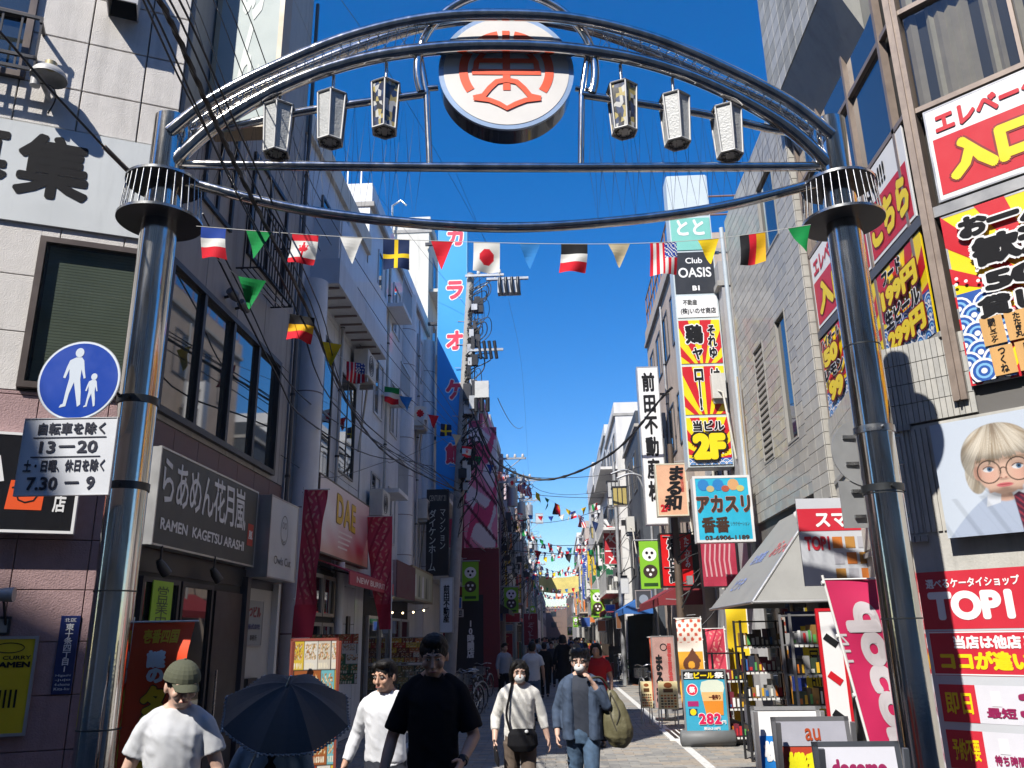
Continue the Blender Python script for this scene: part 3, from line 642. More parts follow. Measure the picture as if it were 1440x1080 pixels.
for q in P_[1::2]: MB().ball((q.x, q.y, q.z-.03), .022, BULB, 8, 6).build('bulb', t)
MB().box(-4.0, -3.05, 20.9, 20.92, 1.9, 2.4, mat('noren_pink', (.35, .2, .2), .8, var=.4, vs=12)).build('shop_curtain', label='pink patterned shop curtain hanging over the doorway', cat='curtain') if 0 else None
# tall narrow plaque on grey wall
t, G, W_, H_ = sign('wall_plaque', 'narrow black frame plaque on the grey wall between the two red banners', 'plaque', SLF, 16.5, 16.72, 1.1, 2.25, .05, flat('#5a5a5c'), BLACKP, .05)
# --- A-frame menu stand by the pink shop
def aboard(name, label, cat, x, y, w_, h_, rz, face, frm=ALUL, group=None, lean=.12, legs=True):
    t = thing(name, label, cat, (0, 0, 0), group=group); c, s_ = cos(rz), sin(rz)
    F = Frame((x-w_/2*c, y-w_/2*s_, 0), (c, s_, 0), v=(0, 0, 1)); n = F.n
    t.location = (x, y, 0); dz = Vector((0, 0, 1))-n*lean; F2 = Frame(F.P+n*lean*h_*.5, F.u, (n+Vector((0, 0, lean))), dz)
    F2 = Frame(F.P+n*lean*h_*.5, F.u, F.u.cross(dz), dz)
    b = MB(); e = .028
    for r in ((0, w_, h_*.12, h_*.12+e), (0, w_, h_-e, h_), (0, e, 0, h_), (w_-e, w_, 0, h_)): b.fb(F2, *r, -.03, 0, frm)
    b.build('frame', t)
    MB().fb(F2, e, w_-e, h_*.12+e, h_-e, -.022, -.006, DARKST if face is None else face).build('board', t)
    F3 = Frame(F.P-n*lean*h_*.5, F.u, F.u.cross(Vector((0, 0, 1))+n*lean), Vector((0, 0, 1))+n*lean)
    b = MB()
    for r in ((0, e, 0, h_*.98), (w_-e, w_, 0, h_*.98)): b.fb(F3, *r, -.03, -.005, frm)
    b.build('rear_leg', t)
    return t, Frame(F2.w(e, h_*.12+e, -.004), F2.u, F2.n, F2.v), w_-2*e, h_*.88-2*e
t, G, W_, H_ = aboard('menu_stand', 'tall menu stand covered in food photographs beside the red banner', 'menu board', -2.62, 9.3, .52, 1.85, .4, None, frm=mat('stand_red', (.25, .06, .04), .5))
t.location = t.location
print_grid(G, 0, W_, 0, H_, .002, menufn(11, ('#c8401c', '#e0c040', '#3a7a50', '#e8e4d8', '#78c0c8', '#a86030', '#d8d0c0')), 90, 140, 'picture', t)
t, G, W_, H_ = sign('menu_poster', 'patchwork menu posters on the glass behind the parasol', 'poster', camface(13.6), -3.95, -3.15, 1.15, 1.9, .02, None, None, 0)
print_grid(G, 0, W_, 0, H_, .002, menufn(12, ('#c8401c', '#3a7a50', '#e8e4d8', '#d05a28', '#487a50')), 70, 60, 'picture', t)
# --- karaoke sign
F2_ = camface(26)
BLU = mat('karaoke_blue', lin('#1e94e4'), .5, var=.05, vs=1)
t, G, W_, H_ = sign('karaoke_sign', 'tall blue vertical karaoke sign with pink and white characters', 'sign', F2_, -3.66, -2.66, 6.2, 15.4, .45, BLU, mat('karaoke_edge', lin('#5aa0d0'), .5), .03)
PKR = mat('ink_pinkred', lin('#e02a4a'), .5, var=0)
for i, ch in enumerate('カラオケ館'):
    zc = [.955, .74, .545, .36, .13][i]; text(G, ch, W_*.3, W_*.3+.56, H_*zc-.34, H_*zc+.34, .002, PKR, t, bold=.05, outline=(T_WHT, .05))
MB().box(-4.2, -3.6, 26.1, 26.2, 8, 8.1, DARKST).box(-4.2, -3.6, 26.1, 26.2, 12, 12.1, DARKST).box(-4.2, -3.6, 26.1, 26.2, 15, 15.1, DARKST).build('bracket', t)
# black vertical sign
a0, a1, z0, z1 = pxb(camface(25), 601, 690, 632, 810)
t, G, W_, H_ = sign('black_vertical_sign', 'black vertical sign with pale estate agency characters beside the utility pole', 'sign', camface(25), a0, a1, z0, z1, .25, mat('sign_black', (.008, .008, .01), .4, var=0), BLACKP, .02)
text(G, 'ダイケンホーム', W_*.12, W_*.44, H_*.05, H_*.76, .002, flat('#b8c0bc'), t, bold=.01, vertical=True)
text(G, 'マンション', W_*.62, W_*.86, H_*.3, H_*.76, .002, flat('#b8c0bc'), t, vertical=True)
text(G, 'CENTURY 21', W_*.12, W_*.88, H_*.86, H_*.93, .002, flat('#9a9488'), t, bold=.02)
# ================================================================ right corner building
TILE = [mat('grey_tile_%d' % i, c, .55, var=.12, vs=8, coat=.15) for i, c in enumerate([(.40, .395, .37), (.43, .42, .39), (.37, .365, .345)])]
GROUT = mat('grout', (.13, .125, .12), .9, var=.1)
TILEW = [mat('wall_stone_%d' % i, c, .5, var=.14, vs=6, bump=.15, coat=.2) for i, c in enumerate([(.36, .35, .325), (.40, .385, .35), (.33, .325, .31)])]
R1 = thing('corner_building', 'grey tiled corner building plastered with red and yellow bar posters', 'building', (7, 9, 0))
def PZ(a, d=0): q = FRF.w(a, 0, d); return (q.x, q.y)
# lower storey bulges out of the corner in a curve
cur = [(4.05, 11.9), (3.88, 10.9), (3.78, 10.2), (3.70, 9.7), (3.66, 9.3)]+[PZ(-.72, -.02), PZ(-.5)]
q0 = [Vector((*p, 0)) for p in cur]; cur = [(v.x, v.y) for v in smooth_path(q0, 5)]
plan = cur+[PZ(6), (12, 9), (12, 11.9)]
b = MB(); prism(b, plan[::-1], 0, 3.84, mat('corner_render', (.46, .45, .42), .8, stain=.3, var=.12, vs=5, bump=.3, bs=40)); b.build('lower_wall', R1)
b = MB(); prism(b, [(x+.02, y+.02) for x, y in plan][::-1], 3.84, 4.72, GROUT); b.build('tile_band_core', R1)
# ribbed strips on the curved lower wall
rb = MB(); RIB = mat('rib_render', (.45, .435, .40), .75, var=.15, vs=6)
for i in range(len(cur)-1):
    p, q = Vector((*cur[i], 0)), Vector((*cur[i+1], 0)); L = (q-p).length
    if L < .01: continue
    Fc = Frame(p, q-p, None); Fc = Fc if Fc.n.x < 0 else Frame(q, p-q)
    k = max(1, int(L/.055))
    for j in range(k): rb.fb(Fc, j*L/k+.008, (j+1)*L/k-.008, 2.75, 3.80, -.01, .018, RIB)
k = 9
for j in range(k): rb.fb(FRF, -.5+j*.055, -.46+j*.055, 2.75, 3.80, -.01, .018, RIB)
rb.build('ribbed_cladding', R1, kind='stuff')
b = MB()
for z in (2.66, 3.80):
    for i in range(len(cur)-1):
        p, q = Vector((*cur[i], 0)), Vector((*cur[i+1], 0))
        if (q-p).length < .01: continue
        Fc = Frame(p, q-p); Fc = Fc if Fc.n.x < 0 else Frame(q, p-q); b.fb(Fc, 0, (q-p).length, z, z+.06, -.01, .035, CONC)
b.build('string_course', R1)
tm = {}; n_ = 0; rest = MB()
segs = []
for i in range(len(cur)-1):
    p, q = Vector((*cur[i], 0)), Vector((*cur[i+1], 0))
    if (q-p).length > .01: segs.append((p, q))
segs.append((Vector((*PZ(-.5), 0)), Vector((*PZ(.16), 0))))
for p, q in segs:
    Fc = Frame(p, q-p); Fc = Fc if Fc.n.x < 0 else Frame(q, p-q); L = (q-p).length; k = max(1, round(L/.055)); tw = L/k
    for j in range(k):
        for r in range(4):
            c0 = (j*tw+.003, (j+1)*tw-.003, 3.86+r*.215+.004, 3.86+(r+1)*.215-.004); mm = random.choice(TILE)
            if n_ < 290 and p.y < 10.6:
                MB().fb(Fc, *c0, -.01, .016, mm).build('tile', R1); n_ += 1
            else: rest.fb(Fc, *c0, -.01, .016, mm)
if rest.v: rest.build('tile_field', R1, kind='stuff')
# upper storeys: street side and front side behind the posters
b = MB(); b.box(4.16, 12, 8.4, 11.9, 4.72, 14, DKINT); b.build('upper_core', R1)
b = MB(); prism(b, [(4.22, 8.4), PZ(.12, -.14), PZ(6, -.14), (12, 9)], 4.72, 14, DKINT); b.build('front_core', R1)
MUL = mat('mullion_brown', (.27, .215, .18), .45, .3, var=.12, vs=6)
b = MB()
b.fb(FRF, -.03, .10, 4.0, 13.6, -.12, .07, MUL); b.fb(FRF, .03, .045, 4.0, 13.6, .07, .10, MUL); b.build('corner_mullion', R1)
b = MB()
for y_ in (8.5, 9.6, 10.75, 11.85): b.fb(SRF, -y_-.03, -y_+.03, 4.74, 13.6, -.04, .05, MUL)
b.build('mullion', R1)
b = MB(); b.fb(SRF, -11.85, -8.2, 5.98, 6.1, -.03, .06, mat('rail_dark', (.12, .12, .13), .4, .4)); b.fb(SRF, -11.85, -8.2, 7.30, 7.36, -.03, .05, MUL); b.fb(SRF, -11.85, -8.2, 8.55, 8.61, -.03, .04, MUL); b.fb(SRF, -11.85, -8.2, 4.7, 4.76, -.03, .07, CONC); b.build('transom', R1)
b = MB(); b.fb(FRF, .10, 5, 7.30, 7.36, -.1, .03, MUL); b.fb(FRF, .10, 5, 8.62, 8.68, -.1, .03, MUL); b.fb(FRF, .10, 5, 6.0, 6.12, -.05, .05, mat('rail_grey', (.33, .33, .33), .4, .4)); b.build('front_transom', R1)
# curtained windows (front)
CUR = [mat('curtain_%d' % i, c, .85, var=.15, vs=5) for i, c in enumerate([(.46, .40, .31), (.36, .31, .25), (.50, .45, .36)])]
for (z0, z1) in ((7.36, 8.62), (8.68, 10.2), (10.26, 12)):
    cb = MB(); a = .12
    while a < 3.2:
        wd = random.uniform(.07, .13); cb.add([FRF.w(a, z0, -.11), FRF.w(a+wd*.5, z0, -.075), FRF.w(a+wd*.5, z1, -.075), FRF.w(a, z1, -.11)], [(0, 1, 2, 3)], random.choice(CUR)); cb.add([FRF.w(a+wd*.5, z0, -.075), FRF.w(a+wd, z0, -.11), FRF.w(a+wd, z1, -.11), FRF.w(a+wd*.5, z1, -.075)], [(0, 1, 2, 3)], random.choice(CUR)); a += wd+random.choice((0, 0, .02, .10))
    cb.build('curtain', R1)
    for i in range(3):
        MB().fq(FRF, .12+i*1.05, 1.15+i*1.05, z0, z1, -.03, CLEAR).build('pane', R1)
        MB().fb(FRF, 1.15+i*1.05, 1.19+i*1.05, z0, z1, -.05, .01, MUL).build('window_bar', R1)
# street-side windows above the posters
for (z0, z1) in ((7.36, 8.55), (8.61, 10.6)):
    for y0, y1 in ((8.53, 9.57), (9.63, 10.72), (10.78, 11.82)): MB().fb(SRF, -y1, -y0, z0, z1, -.03, -.015, GLASS2).build('pane', R1)
# tiled hood band round the top, projecting over the street
b = MB(); pf = [(3.0, 8.1), (3.0, 13.6), (4.3, 13.6), (4.3, 8.0), (3.6, 7.55)]
HOOD = mat('hood_tile', (.31, .31, .29), .6, stain=.3, var=.12, vs=5, bump=.4, bs=70)
vs_ = [(3.75, 11.75, 9.9), (4.2, 11.75, 8.9), (4.2, 8.9, 8.9), (3.75, 8.9, 9.9), (3.75, 11.75, 15), (4.2, 11.75, 15), (4.2, 8.9, 15), (3.75, 8.9, 15)]
b.add(vs_, [(0, 1, 2, 3), (4, 7, 6, 5), (0, 3, 7, 4), (3, 2, 6, 7), (0, 4, 5, 1), (1, 5, 6, 2)], HOOD); b.build('hood_core', R1)
HF = Frame((3.75, 0, 0), (0, -1, 0))
pieces(HF, grid(-11.75, -8.9, 9.9, 14.9, .30, .24, .008), -.01, .014, [HOOD]+TILE[:1], R1, 'hood_tile', 240, bev=.003)
# --- posters on the street side
RED = mat('poster_red', lin('#c01c28'), .4, var=.04, vs=2); YELP = mat('poster_yellow', lin('#e8cc18'), .4, var=.04, vs=2); PBL = mat('poster_blue', lin('#1c4e9c'), .4, var=.05)
ORP = mat('poster_orange', lin('#e89018'), .4, var=0); WTE = mat('poster_white', (.74, .74, .74), .4, var=.03)
DIN = mat('dark_red', lin('#7a1010'), .5, var=0)
def burst(mb, G, cx, cz, W, H, n, d, m, t0=0, t1=2*pi):
    "rays of colour spreading from a point, clipped to the sheet"
    for i in range(n):
        p0 = t0+(t1-t0)*i/n; p1 = t0+(t1-t0)*(i+.5)/n; pts = [(cx, cz)]
        for tt in (p0, (p0+p1)/2, p1): pts.append((cx+cos(tt)*3*W, cz+sin(tt)*3*H))
        pts = clip(pts, 0, W, 0, H)
        if len(pts) > 2: mb.add([G.w(*p, d) for p in pts], [tuple(range(len(pts)))], m)
def clip(P, x0, x1, y0, y1):
    for ax, lim, sg in ((0, x0, 1), (0, x1, -1), (1, y0, 1), (1, y1, -1)):
        out = []
        for i in range(len(P)):
            p, q = P[i-1], P[i]; ip = (p[ax]-lim)*sg >= 0; iq = (q[ax]-lim)*sg >= 0
            if ip != iq:
                t = (lim-p[ax])/(q[ax]-p[ax]); out.append((p[0]+(q[0]-p[0])*t, p[1]+(q[1]-p[1])*t))
            if iq: out.append(q)
        P = out
        if not P: return []
    return P
def waves(mb, G, x0, x1, z0, z1, d, s_=.16):
    mb.add([G.w(x0, z0, d), G.w(x1, z0, d), G.w(x1, z1, d), G.w(x0, z1, d)], [(0, 1, 2, 3)], PBL)
    rs = random.Random(int(s_*1e4)+int(x1*100)); k = 0; z = z1-s_*.6
    while z > z0-s_*.2:
        x = x0+(s_*.5 if k % 2 else 0)
        while x < x1+s_*.3:
            for j, (rr, mm) in enumerate(((1, WTE), (.82, PBL), (.60, mat('wave_pale', lin('#7ab0d8'), .4, var=0)), (.42, PBL), (.22, WTE))):
                pts = clip(ell(x, z, s_*.5*rr, n=16), x0, x1, z0, z1+s_*.25)
                if len(pts) > 2: mb.add([G.w(*p, d+.0006*(j+1)+.0035*(k % 8)) for p in pts], [tuple(range(len(pts)))], mm)
            x += s_
        z -= s_*.38; k += 1
    for i in range(6):
        pts = ell(x0+(x1-x0)*rs.random(), z1+s_*rs.uniform(.2, .8), s_*.07, n=10); mb.add([G.w(*p, d+.03) for p in pts], [tuple(range(len(pts)))], WTE)
def poster(name, label, F, a0, a1, z0, z1, bg, d=.03, th=.015, rim=None, rw=0, cat='poster'):
    return sign(name, label, cat, F, a0, a1, z0, z1, th, bg, rim, rw, d=d, inset=.002)
def sr(x0, x1, z0, z1): return (-x1, -x0, z0, z1)
# elevator entry sign on the street side, upper (red, white top)
t, G, W_, H_ = poster('elevator_sign', 'red and white entrance sign on the street side just behind the corner mullion, reading GO!!!', SRF, -9.55, -8.30, 6.14, 7.28, WTE, cat='sign')
b = MB(); b.poly(G, [(0.02, .04), (W_-.04, .04), (W_-.04, H_*.62), (0.02, H_*.62)], .001, RED); b.build('red_panel', t)
text(G, 'GO!!!', W_*.05, W_*.55, H_*.70, H_*.92, .003, T_BLK, t, bold=.03, slant=0)
text(G, 'こちら', W_*.06, W_*.94, H_*.12, H_*.54, .003, YELP, t, bold=.07, outline=(DIN, .05))
t, G, W_, H_ = poster('elevator_sign', 'narrow red entrance sign with a yellow character left of the right gate pillar', SRF, -11.80, -9.65, 6.14, 7.28, WTE, cat='sign')
b = MB(); b.poly(G, [(0.04, .04), (W_-.02, .04), (W_-.02, H_*.62), (0.04, H_*.62)], .001, RED); b.build('red_panel', t)
text(G, 'エレベーター', W_*.05, W_*.75, H_*.68, H_*.93, .003, RED, t, bold=.05)
text(G, '入口', W_*.08, W_*.62, H_*.12, H_*.54, .003, YELP, t, bold=.07, outline=(DIN, .05))
text(G, 'こ', W_*.68, W_*.95, H_*.12, H_*.54, .003, YELP, t, bold=.07, outline=(DIN, .05))
t, G, W_, H_ = poster('price_poster', 'sunburst price poster above blue waves nearest the corner, food 199 and beer 299 yen', SRF, -9.55, -8.30, 4.78, 5.96, YELP)
b = MB(); burst(b, G, W_*.5, H_*.35, W_, H_, 12, .001, RED); waves(b, G, 0, W_, 0, H_*.42, .003, .2); b.build('pattern', t)
text(G, 'フード', W_*.18, W_*.62, H_*.80, H_*.95, .036, T_BLK, t, bold=.05, outline=(WTE, .06))
text(G, '199円', W_*.1, W_*.9, H_*.55, H_*.79, .036, YELP, t, bold=.07, outline=(DIN, .07))
text(G, '生ビール', W_*.12, W_*.88, H_*.36, H_*.54, .036, T_BLK, t, bold=.05, outline=(WTE, .06))
text(G, '299円', W_*.12, W_*.92, H_*.10, H_*.34, .036, YELP, t, bold=.07, outline=(DIN, .07))
t, G, W_, H_ = poster('price_poster', 'half hidden sunburst poster with a black shop character, between the pillar and the corner poster', SRF, -10.70, -9.65, 4.78, 5.96, YELP)
b = MB(); burst(b, G, W_*.5, H_*.35, W_, H_, 12, .001, RED); waves(b, G, 0, W_, 0, H_*.25, .003, .2); b.build('pattern', t)
text(G, '酒屋', W_*.1, W_*.8, H_*.62, H_*.92, .036, T_BLK, t, bold=.06, outline=(WTE, .06))
text(G, 'WOOH!', W_*.15, W_*.85, H_*.46, H_*.58, .036, PBL, t, bold=.05, outline=(WTE, .06))
text(G, 'Dr.ハイ', W_*.1, W_*.85, H_*.12, H_*.36, .036, T_BLK, t, bold=.05, outline=(WTE, .06))
t, G, W_, H_ = poster('price_poster', 'sunburst price poster seen left of the right pillar, drinks 50 and 99 yen', SRF, -11.80, -10.80, 4.78, 5.96, YELP)
b = MB(); burst(b, G, W_*.5, H_*.35, W_, H_, 12, .001, RED); waves(b, G, 0, W_, 0, H_*.3, .003, .2); b.build('pattern', t)
text(G, 'ハイボール', W_*.1, W_*.9, H_*.82, H_*.95, .036, T_BLK, t, bold=.05, outline=(WTE, .06))
text(G, '50', W_*.15, W_*.75, H_*.58, H_*.80, .036, YELP, t, bold=.08, outline=(DIN, .07))
text(G, 'レモン', W_*.1, W_*.9, H_*.42, H_*.56, .036, T_BLK, t, bold=.05, outline=(WTE, .06))
text(G, '99', W_*.2, W_*.8, H_*.14, H_*.38, .036, YELP, t, bold=.08, outline=(DIN, .07))
# --- big signs on the front face
t, G, W_, H_ = poster('elevator_sign', 'large red and white elevator entrance sign high on the front right of the corner mullion', FRF, .17, 2.6, 6.15, 7.26, WTE, rim=ALUL, rw=.02, cat='sign')
MB().poly(G, [(.05, .07), (W_-.05, .07), (W_-.05, H_*.66), (.05, H_*.66)], .001, RED).build('red_panel', t)
text(G, 'エレベーター', .10, 1.34, H_*.70, H_*.93, .004, RED, t, bold=.05, outline=(mat('ink_shadow', (.25, .25, .25), .5, var=0), .01))
text(G, '入口こちら', .16, 2.3, H_*.16, H_*.58, .004, YELP, t, bold=.08, outline=(DIN, .05))
t, G, W_, H_ = poster('welcome_poster', 'big sunburst welcome poster with black lettering over blue waves, right of the corner mullion', FRF, .15, 2.6, 4.12, 5.98, YELP, rim=ALUL, rw=.02)
b = MB(); burst(b, G, W_*.36, H_*.38, W_, H_, 18, .001, RED); b.build('sunburst', t)
b = MB(); waves(b, G, .02, .42, 0.02, H_*.52, .003, .26); b.build('waves', t)
BO = dict(bold=.07, outline=(WTE, .08))
text(G, 'お一人様', .16, 1.30, H_*.81, H_*.95, .04, T_BLK, t, **BO)
text(G, '歓迎!', .24, 1.2, H_*.63, H_*.80, .04, T_BLK, t, **BO)
text(G, '50名', .30, 1.25, H_*.475, H_*.61, .04, T_BLK, t, **BO)
text(G, '貸し切り', .20, 1.32, H_*.34, H_*.46, .04, T_BLK, t, **BO)
WOODP = mat('print_wood', lin('#c89a5c'), .6, var=.18, vs=9, streak=.1)
for i, (x, z, s_) in enumerate(((.20, .19, '鶏刺しユッケ'), (.42, .19, 'たたき丸'), (.24, .02, 'つくね'), (.46, .02, '激辛エロー焼き'), (.66, .19, 'もも串'), (.70, .02, '砂肝'))):
    MB().poly(G, [(x, z*H_), (x+.2, z*H_), (x+.19, z*H_+.29), (x-.01, z*H_+.29)], .042, WOODP).build('wood_tag', t)
    text(G, s_, x+.06, x+.13, z*H_+.02, z*H_+.27, .045, T_BLK, t, bold=.03, vertical=True)
# kid poster on the front
p = [FRF.px(1317, 598), FRF.px(1345, 762)]
t, G, W_, H_ = poster('portrait_poster', 'large framed poster of a blond child in round glasses, shirt and tie', FRF, -.27, .98, 2.66, 3.78, None, d=.06, th=.08, rim=mat('case_black', (.04, .04, .042), .4, .3), rw=.012)
HAIR_D = np.array(lin('#7a6250')); 
def smooth(x, a, b): t_ = np.clip((x-a)/(b-a), 0, 1); return t_*t_*(3-2*t_)
def kid(U, V):
    x = (U*1.25-.585)/.86+.81; y = (V*1.12-.58)/.93+.53
    c = np.ones(U.shape+(3,))*np.array([.66, .74, .86]); c += (smooth(x, .0, .5)*(1-smooth(y, .3, 1.1)*.4))[..., None]*.05
    def put(m_, col): nonlocal c; m_ = np.clip(m_, 0, 1)[..., None]; c = c*(1-m_)+np.array(col)*m_
    E_ = lambda cx, cy, rx, ry: np.sqrt(((x-cx)/rx)**2+((y-cy)/ry)**2)
    def inside(f_, w=.03): return 1-smooth(f_, 1-w, 1+w)
    # shirt and jacket
    sh = (smooth(y, .42, .40)*0+1)*(1-smooth(y-(.36-.75*np.abs(x-.83)**1.7*1.2), -.01, .01)); put(sh, [.50, .58, .74])
    put(sh*(1-smooth(np.abs(np.sin(x*15+y*9)), .0, .14))*.25, [.34, .40, .55])
    put(inside(E_(.80, .36, .17, .14), .08), [.72, .46, .36])            # neck
    for sx in (-1, 1):                                                     # collar
        cxx = .80+sx*.13; put(inside(np.abs((x-cxx)*.9*sx+(y-.26))/.10+np.abs((x-cxx)*.5-(y-.26)*.6*sx)/.09, .06), [.80, .84, .92])
    put(inside(np.abs(x-.92-.10*(.3-y))/.06+np.maximum(y-.27, 0)*30, .1)*(y < .3), [.10, .03, .06])
    put(((np.sin((x+y)*90) > .4)*(np.abs(x-.92-.10*(.3-y)) < .055)*(y < .27)).astype(float), [.35, .05, .08])
    put(inside(np.maximum(np.abs(x-1.2)/.22, (y)/.42)+0*x, .05)*smooth(x-(.98+.3*(.0+y)), -.01, .02), [.03, .03, .05])
    # hair back, face
    th = np.arctan2(x-.77, 1.12-y); rad = np.hypot(x-.77, 1.12-y); rs_ = np.random.RandomState(3); n_ = np.zeros_like(x); n2 = np.zeros_like(x)
    for o_, a_ in ((9, .5), (23, .35), (51, .25), (97, .18)): kn = rs_.rand(400); q_ = (th+.05*np.sin(rad*9+o_))*o_+150; n_ += a_*np.interp(q_, np.arange(400), kn)
    n_ = np.clip((n_-.3)/.62, 0, 1); kn = rs_.rand(900); n2 = np.interp(th*150+450, np.arange(900), kn)
    hair = np.array([.36, .28, .19])[None, None]*(1-n_[..., None])+np.array([.72, .66, .56])[None, None]*n_[..., None]; hair = hair*(.82+.3*n2[..., None])*(.8+.3*np.clip(np.sin(rad*8-1), 0, 1))[..., None]
    hb = inside(E_(.79, .69, .385, .335)*1.0, .02)*smooth(y, .38, .42); c = c*(1-hb[..., None])+hair*hb[..., None]
    hb2 = inside(E_(.53, .52, .11, .2), .05); c = c*(1-hb2[..., None])+hair*hb2[..., None]
    put(inside(E_(.80, .57, .27, .27), .03), [.80, .55, .43]); put(inside(E_(.80, .44, .18, .15), .05), [.80, .54, .42])
    put(inside(E_(.55, .53, .04, .075), .1), [.72, .42, .32])
    put(inside(E_(.66, .50, .09, .08), .7)*.35, [.85, .38, .30]); put(inside(E_(.98, .49, .09, .08), .7)*.35, [.85, .38, .30])
    # fringe
    fr_ = inside(E_(.80, .78, .33, .24), .02)*smooth(y-(.575+.10*n_+.03*n2), -.005, .02); hair2 = hair*1.1
    c = c*(1-fr_[..., None])+hair2*fr_[..., None]; put(fr_*np.exp(-((x-.78)/.03)**2)*smooth(y, .8, .95)*.6, [.22, .15, .10])
    for ex in (.665, .955):
        put(inside(E_(ex, .555, .055, .028), .1), [.86, .86, .88]); put(inside(E_(ex+.012, .557, .026, .026), .1), [.10, .20, .34]); put(inside(E_(ex+.012, .557, .011, .011), .2), [.01, .01, .02])
        put(inside(np.abs(np.sqrt(((x-ex)/.055)**2+((y-.548)/.036)**2)-1)/.14+(y < .56)*3, .2), [.25, .15, .12])
        put(inside(np.abs(E_(ex, .635, .085, .02)-1)/.5+(y < .633)*3, .3)*.6, [.42, .28, .18])
        put(inside(np.abs(np.sqrt((x-ex)**2+(y-.53)**2)-.115)/.0065, .3), [.12, .08, .06])
    put(inside(np.abs(np.sqrt((x-.81)**2+(y-.525)**2)-.035)/.006+(y < .53)*5, .3), [.12, .08, .06])
    put(inside(E_(.80, .475, .045, .025), .3)*.6, [.90, .58, .45]); put(inside(E_(.775, .458, .012, .007), .3), [.45, .18, .14]); put(inside(E_(.825, .458, .012, .007), .3), [.45, .18, .14])
    put(inside(E_(.80, .385, .082, .022), .15), [.74, .20, .22]); put(inside(E_(.80, .388, .082, .004), .3), [.40, .08, .08])
    put(inside(E_(.80, .34, .06, .02), .6)*.3, [.62, .36, .28])
    face = inside(E_(.80, .55, .28, .29), .03)
    def shade(m_, k): nonlocal c; c = c*(1-(np.clip(m_, 0, 1)*k)[..., None])
    shade(face*smooth(np.abs(x-.80), .13, .28), .30); shade(face*smooth(.36-y, -.06, .06), .30); shade(inside(E_(.80, .655, .26, .05), .6), .30)
    for ex in (.665, .955): shade(inside(E_(ex, .585, .075, .030), .6), .28)
    shade(inside(E_(.775, .52, .018, .06), .6), .22); shade(inside(E_(.80, .443, .05, .012), .6), .35); shade(inside(E_(.80, .352, .05, .012), .6), .25)
    shade(inside(E_(.80, .30, .20, .05), .5), .45); shade(hb*smooth(np.abs(x-.79), .20, .38), .35); shade(fr_*smooth(.72-y, -.06, .08)*.8, .30); shade(smooth(np.abs(np.sin(x*11+y*6)), .9, 1.0)*(y < .3)*.6, .3)
    g_ = np.random.RandomState(5).rand(*x.shape)*.05+.975; c = c*g_[..., None]
    return np.clip(c, 0, 1)*.70
print_grid(G, .0, W_, .0, H_, .002, kid, 230, 210, 'picture', t, .28)
# TOP1 banner
t, G, W_, H_ = poster('phone_shop_banner', 'tall red and white phone shop banner under the portrait poster', FRF, -.66, .72, .0, 2.36, None, d=.03, th=.02)
WB = mat('banner_white', (.50, .52, .56), .5, var=.05, vs=2); RB = mat('banner_red', lin('#c02436'), .5, var=.06, vs=3); VIN = mat('ink_wine', lin('#8c1c50'), .5, var=0)
def rp(x0, x1, z0, z1, d, m, nm): return MB().poly(G, [(x0*W_, z0), (x1*W_, z0), (x1*W_, z1), (x0*W_, z1)], d, m).build(nm, t)
rp(0, 1, 0, H_, .0, WB, 'sheet'); rp(0, .94, 1.82, 2.36, .002, RB, 'red_field'); rp(.03, .96, 1.40, 1.80, .002, RB, 'red_field')
MB().add([], [], RB)
bb = MB(); stroke(G, [(.03*W_, 1.41), (.95*W_, 1.41), (.95*W_, 1.79), (.03*W_, 1.79)], .012, .004, T_WHT, bb, True); bb.build('white_border', t)
text(G, '選べるケータイショップ', .06*W_, .66*W_, 2.20, 2.29, .004, T_WHT, t, bold=.03)
text(G, 'TOP1', .06*W_, .60*W_, 1.90, 2.17, .004, T_WHT, t, bold=.06)
text(G, '当店は他店と', .16*W_, .70*W_, 1.64, 1.76, .004, T_WHT, t, bold=.05, keep=True)
text(G, 'ココが違います!', .08*W_, .90*W_, 1.45, 1.62, .004, YELP, t, bold=.06)
def kidsmall(U, V):
    x = (U-.5)*2; y = (V-.5)*2; c = np.ones(U.shape+(3,))*np.array(lin('#c02436'))
    def put(m_, col): nonlocal c; c = np.where(m_[..., None], np.array(col), c)
    put((y < -.3-.5*np.abs(x)**2), [.5, .5, .55]); put((x/.45)**2+((y-.35)/.55)**2 < 1, [.62, .55, .40]); put((x/.34)**2+((y-.15)/.42)**2 < 1, [.75, .52, .42])
    put((np.abs(y-.55) < .15) & (np.abs(x) < .36), [.60, .53, .40]); put((np.abs(np.abs(x)-.15) < .06) & (np.abs(y-.22) < .04), [.15, .12, .12]); put((np.abs(x) < .1) & (np.abs(y+.08) < .03), [.55, .2, .2]); return c
print_grid(G, .68*W_, .93*W_, 1.84, 2.28, .004, kidsmall, 40, 50, 'child_picture', t)
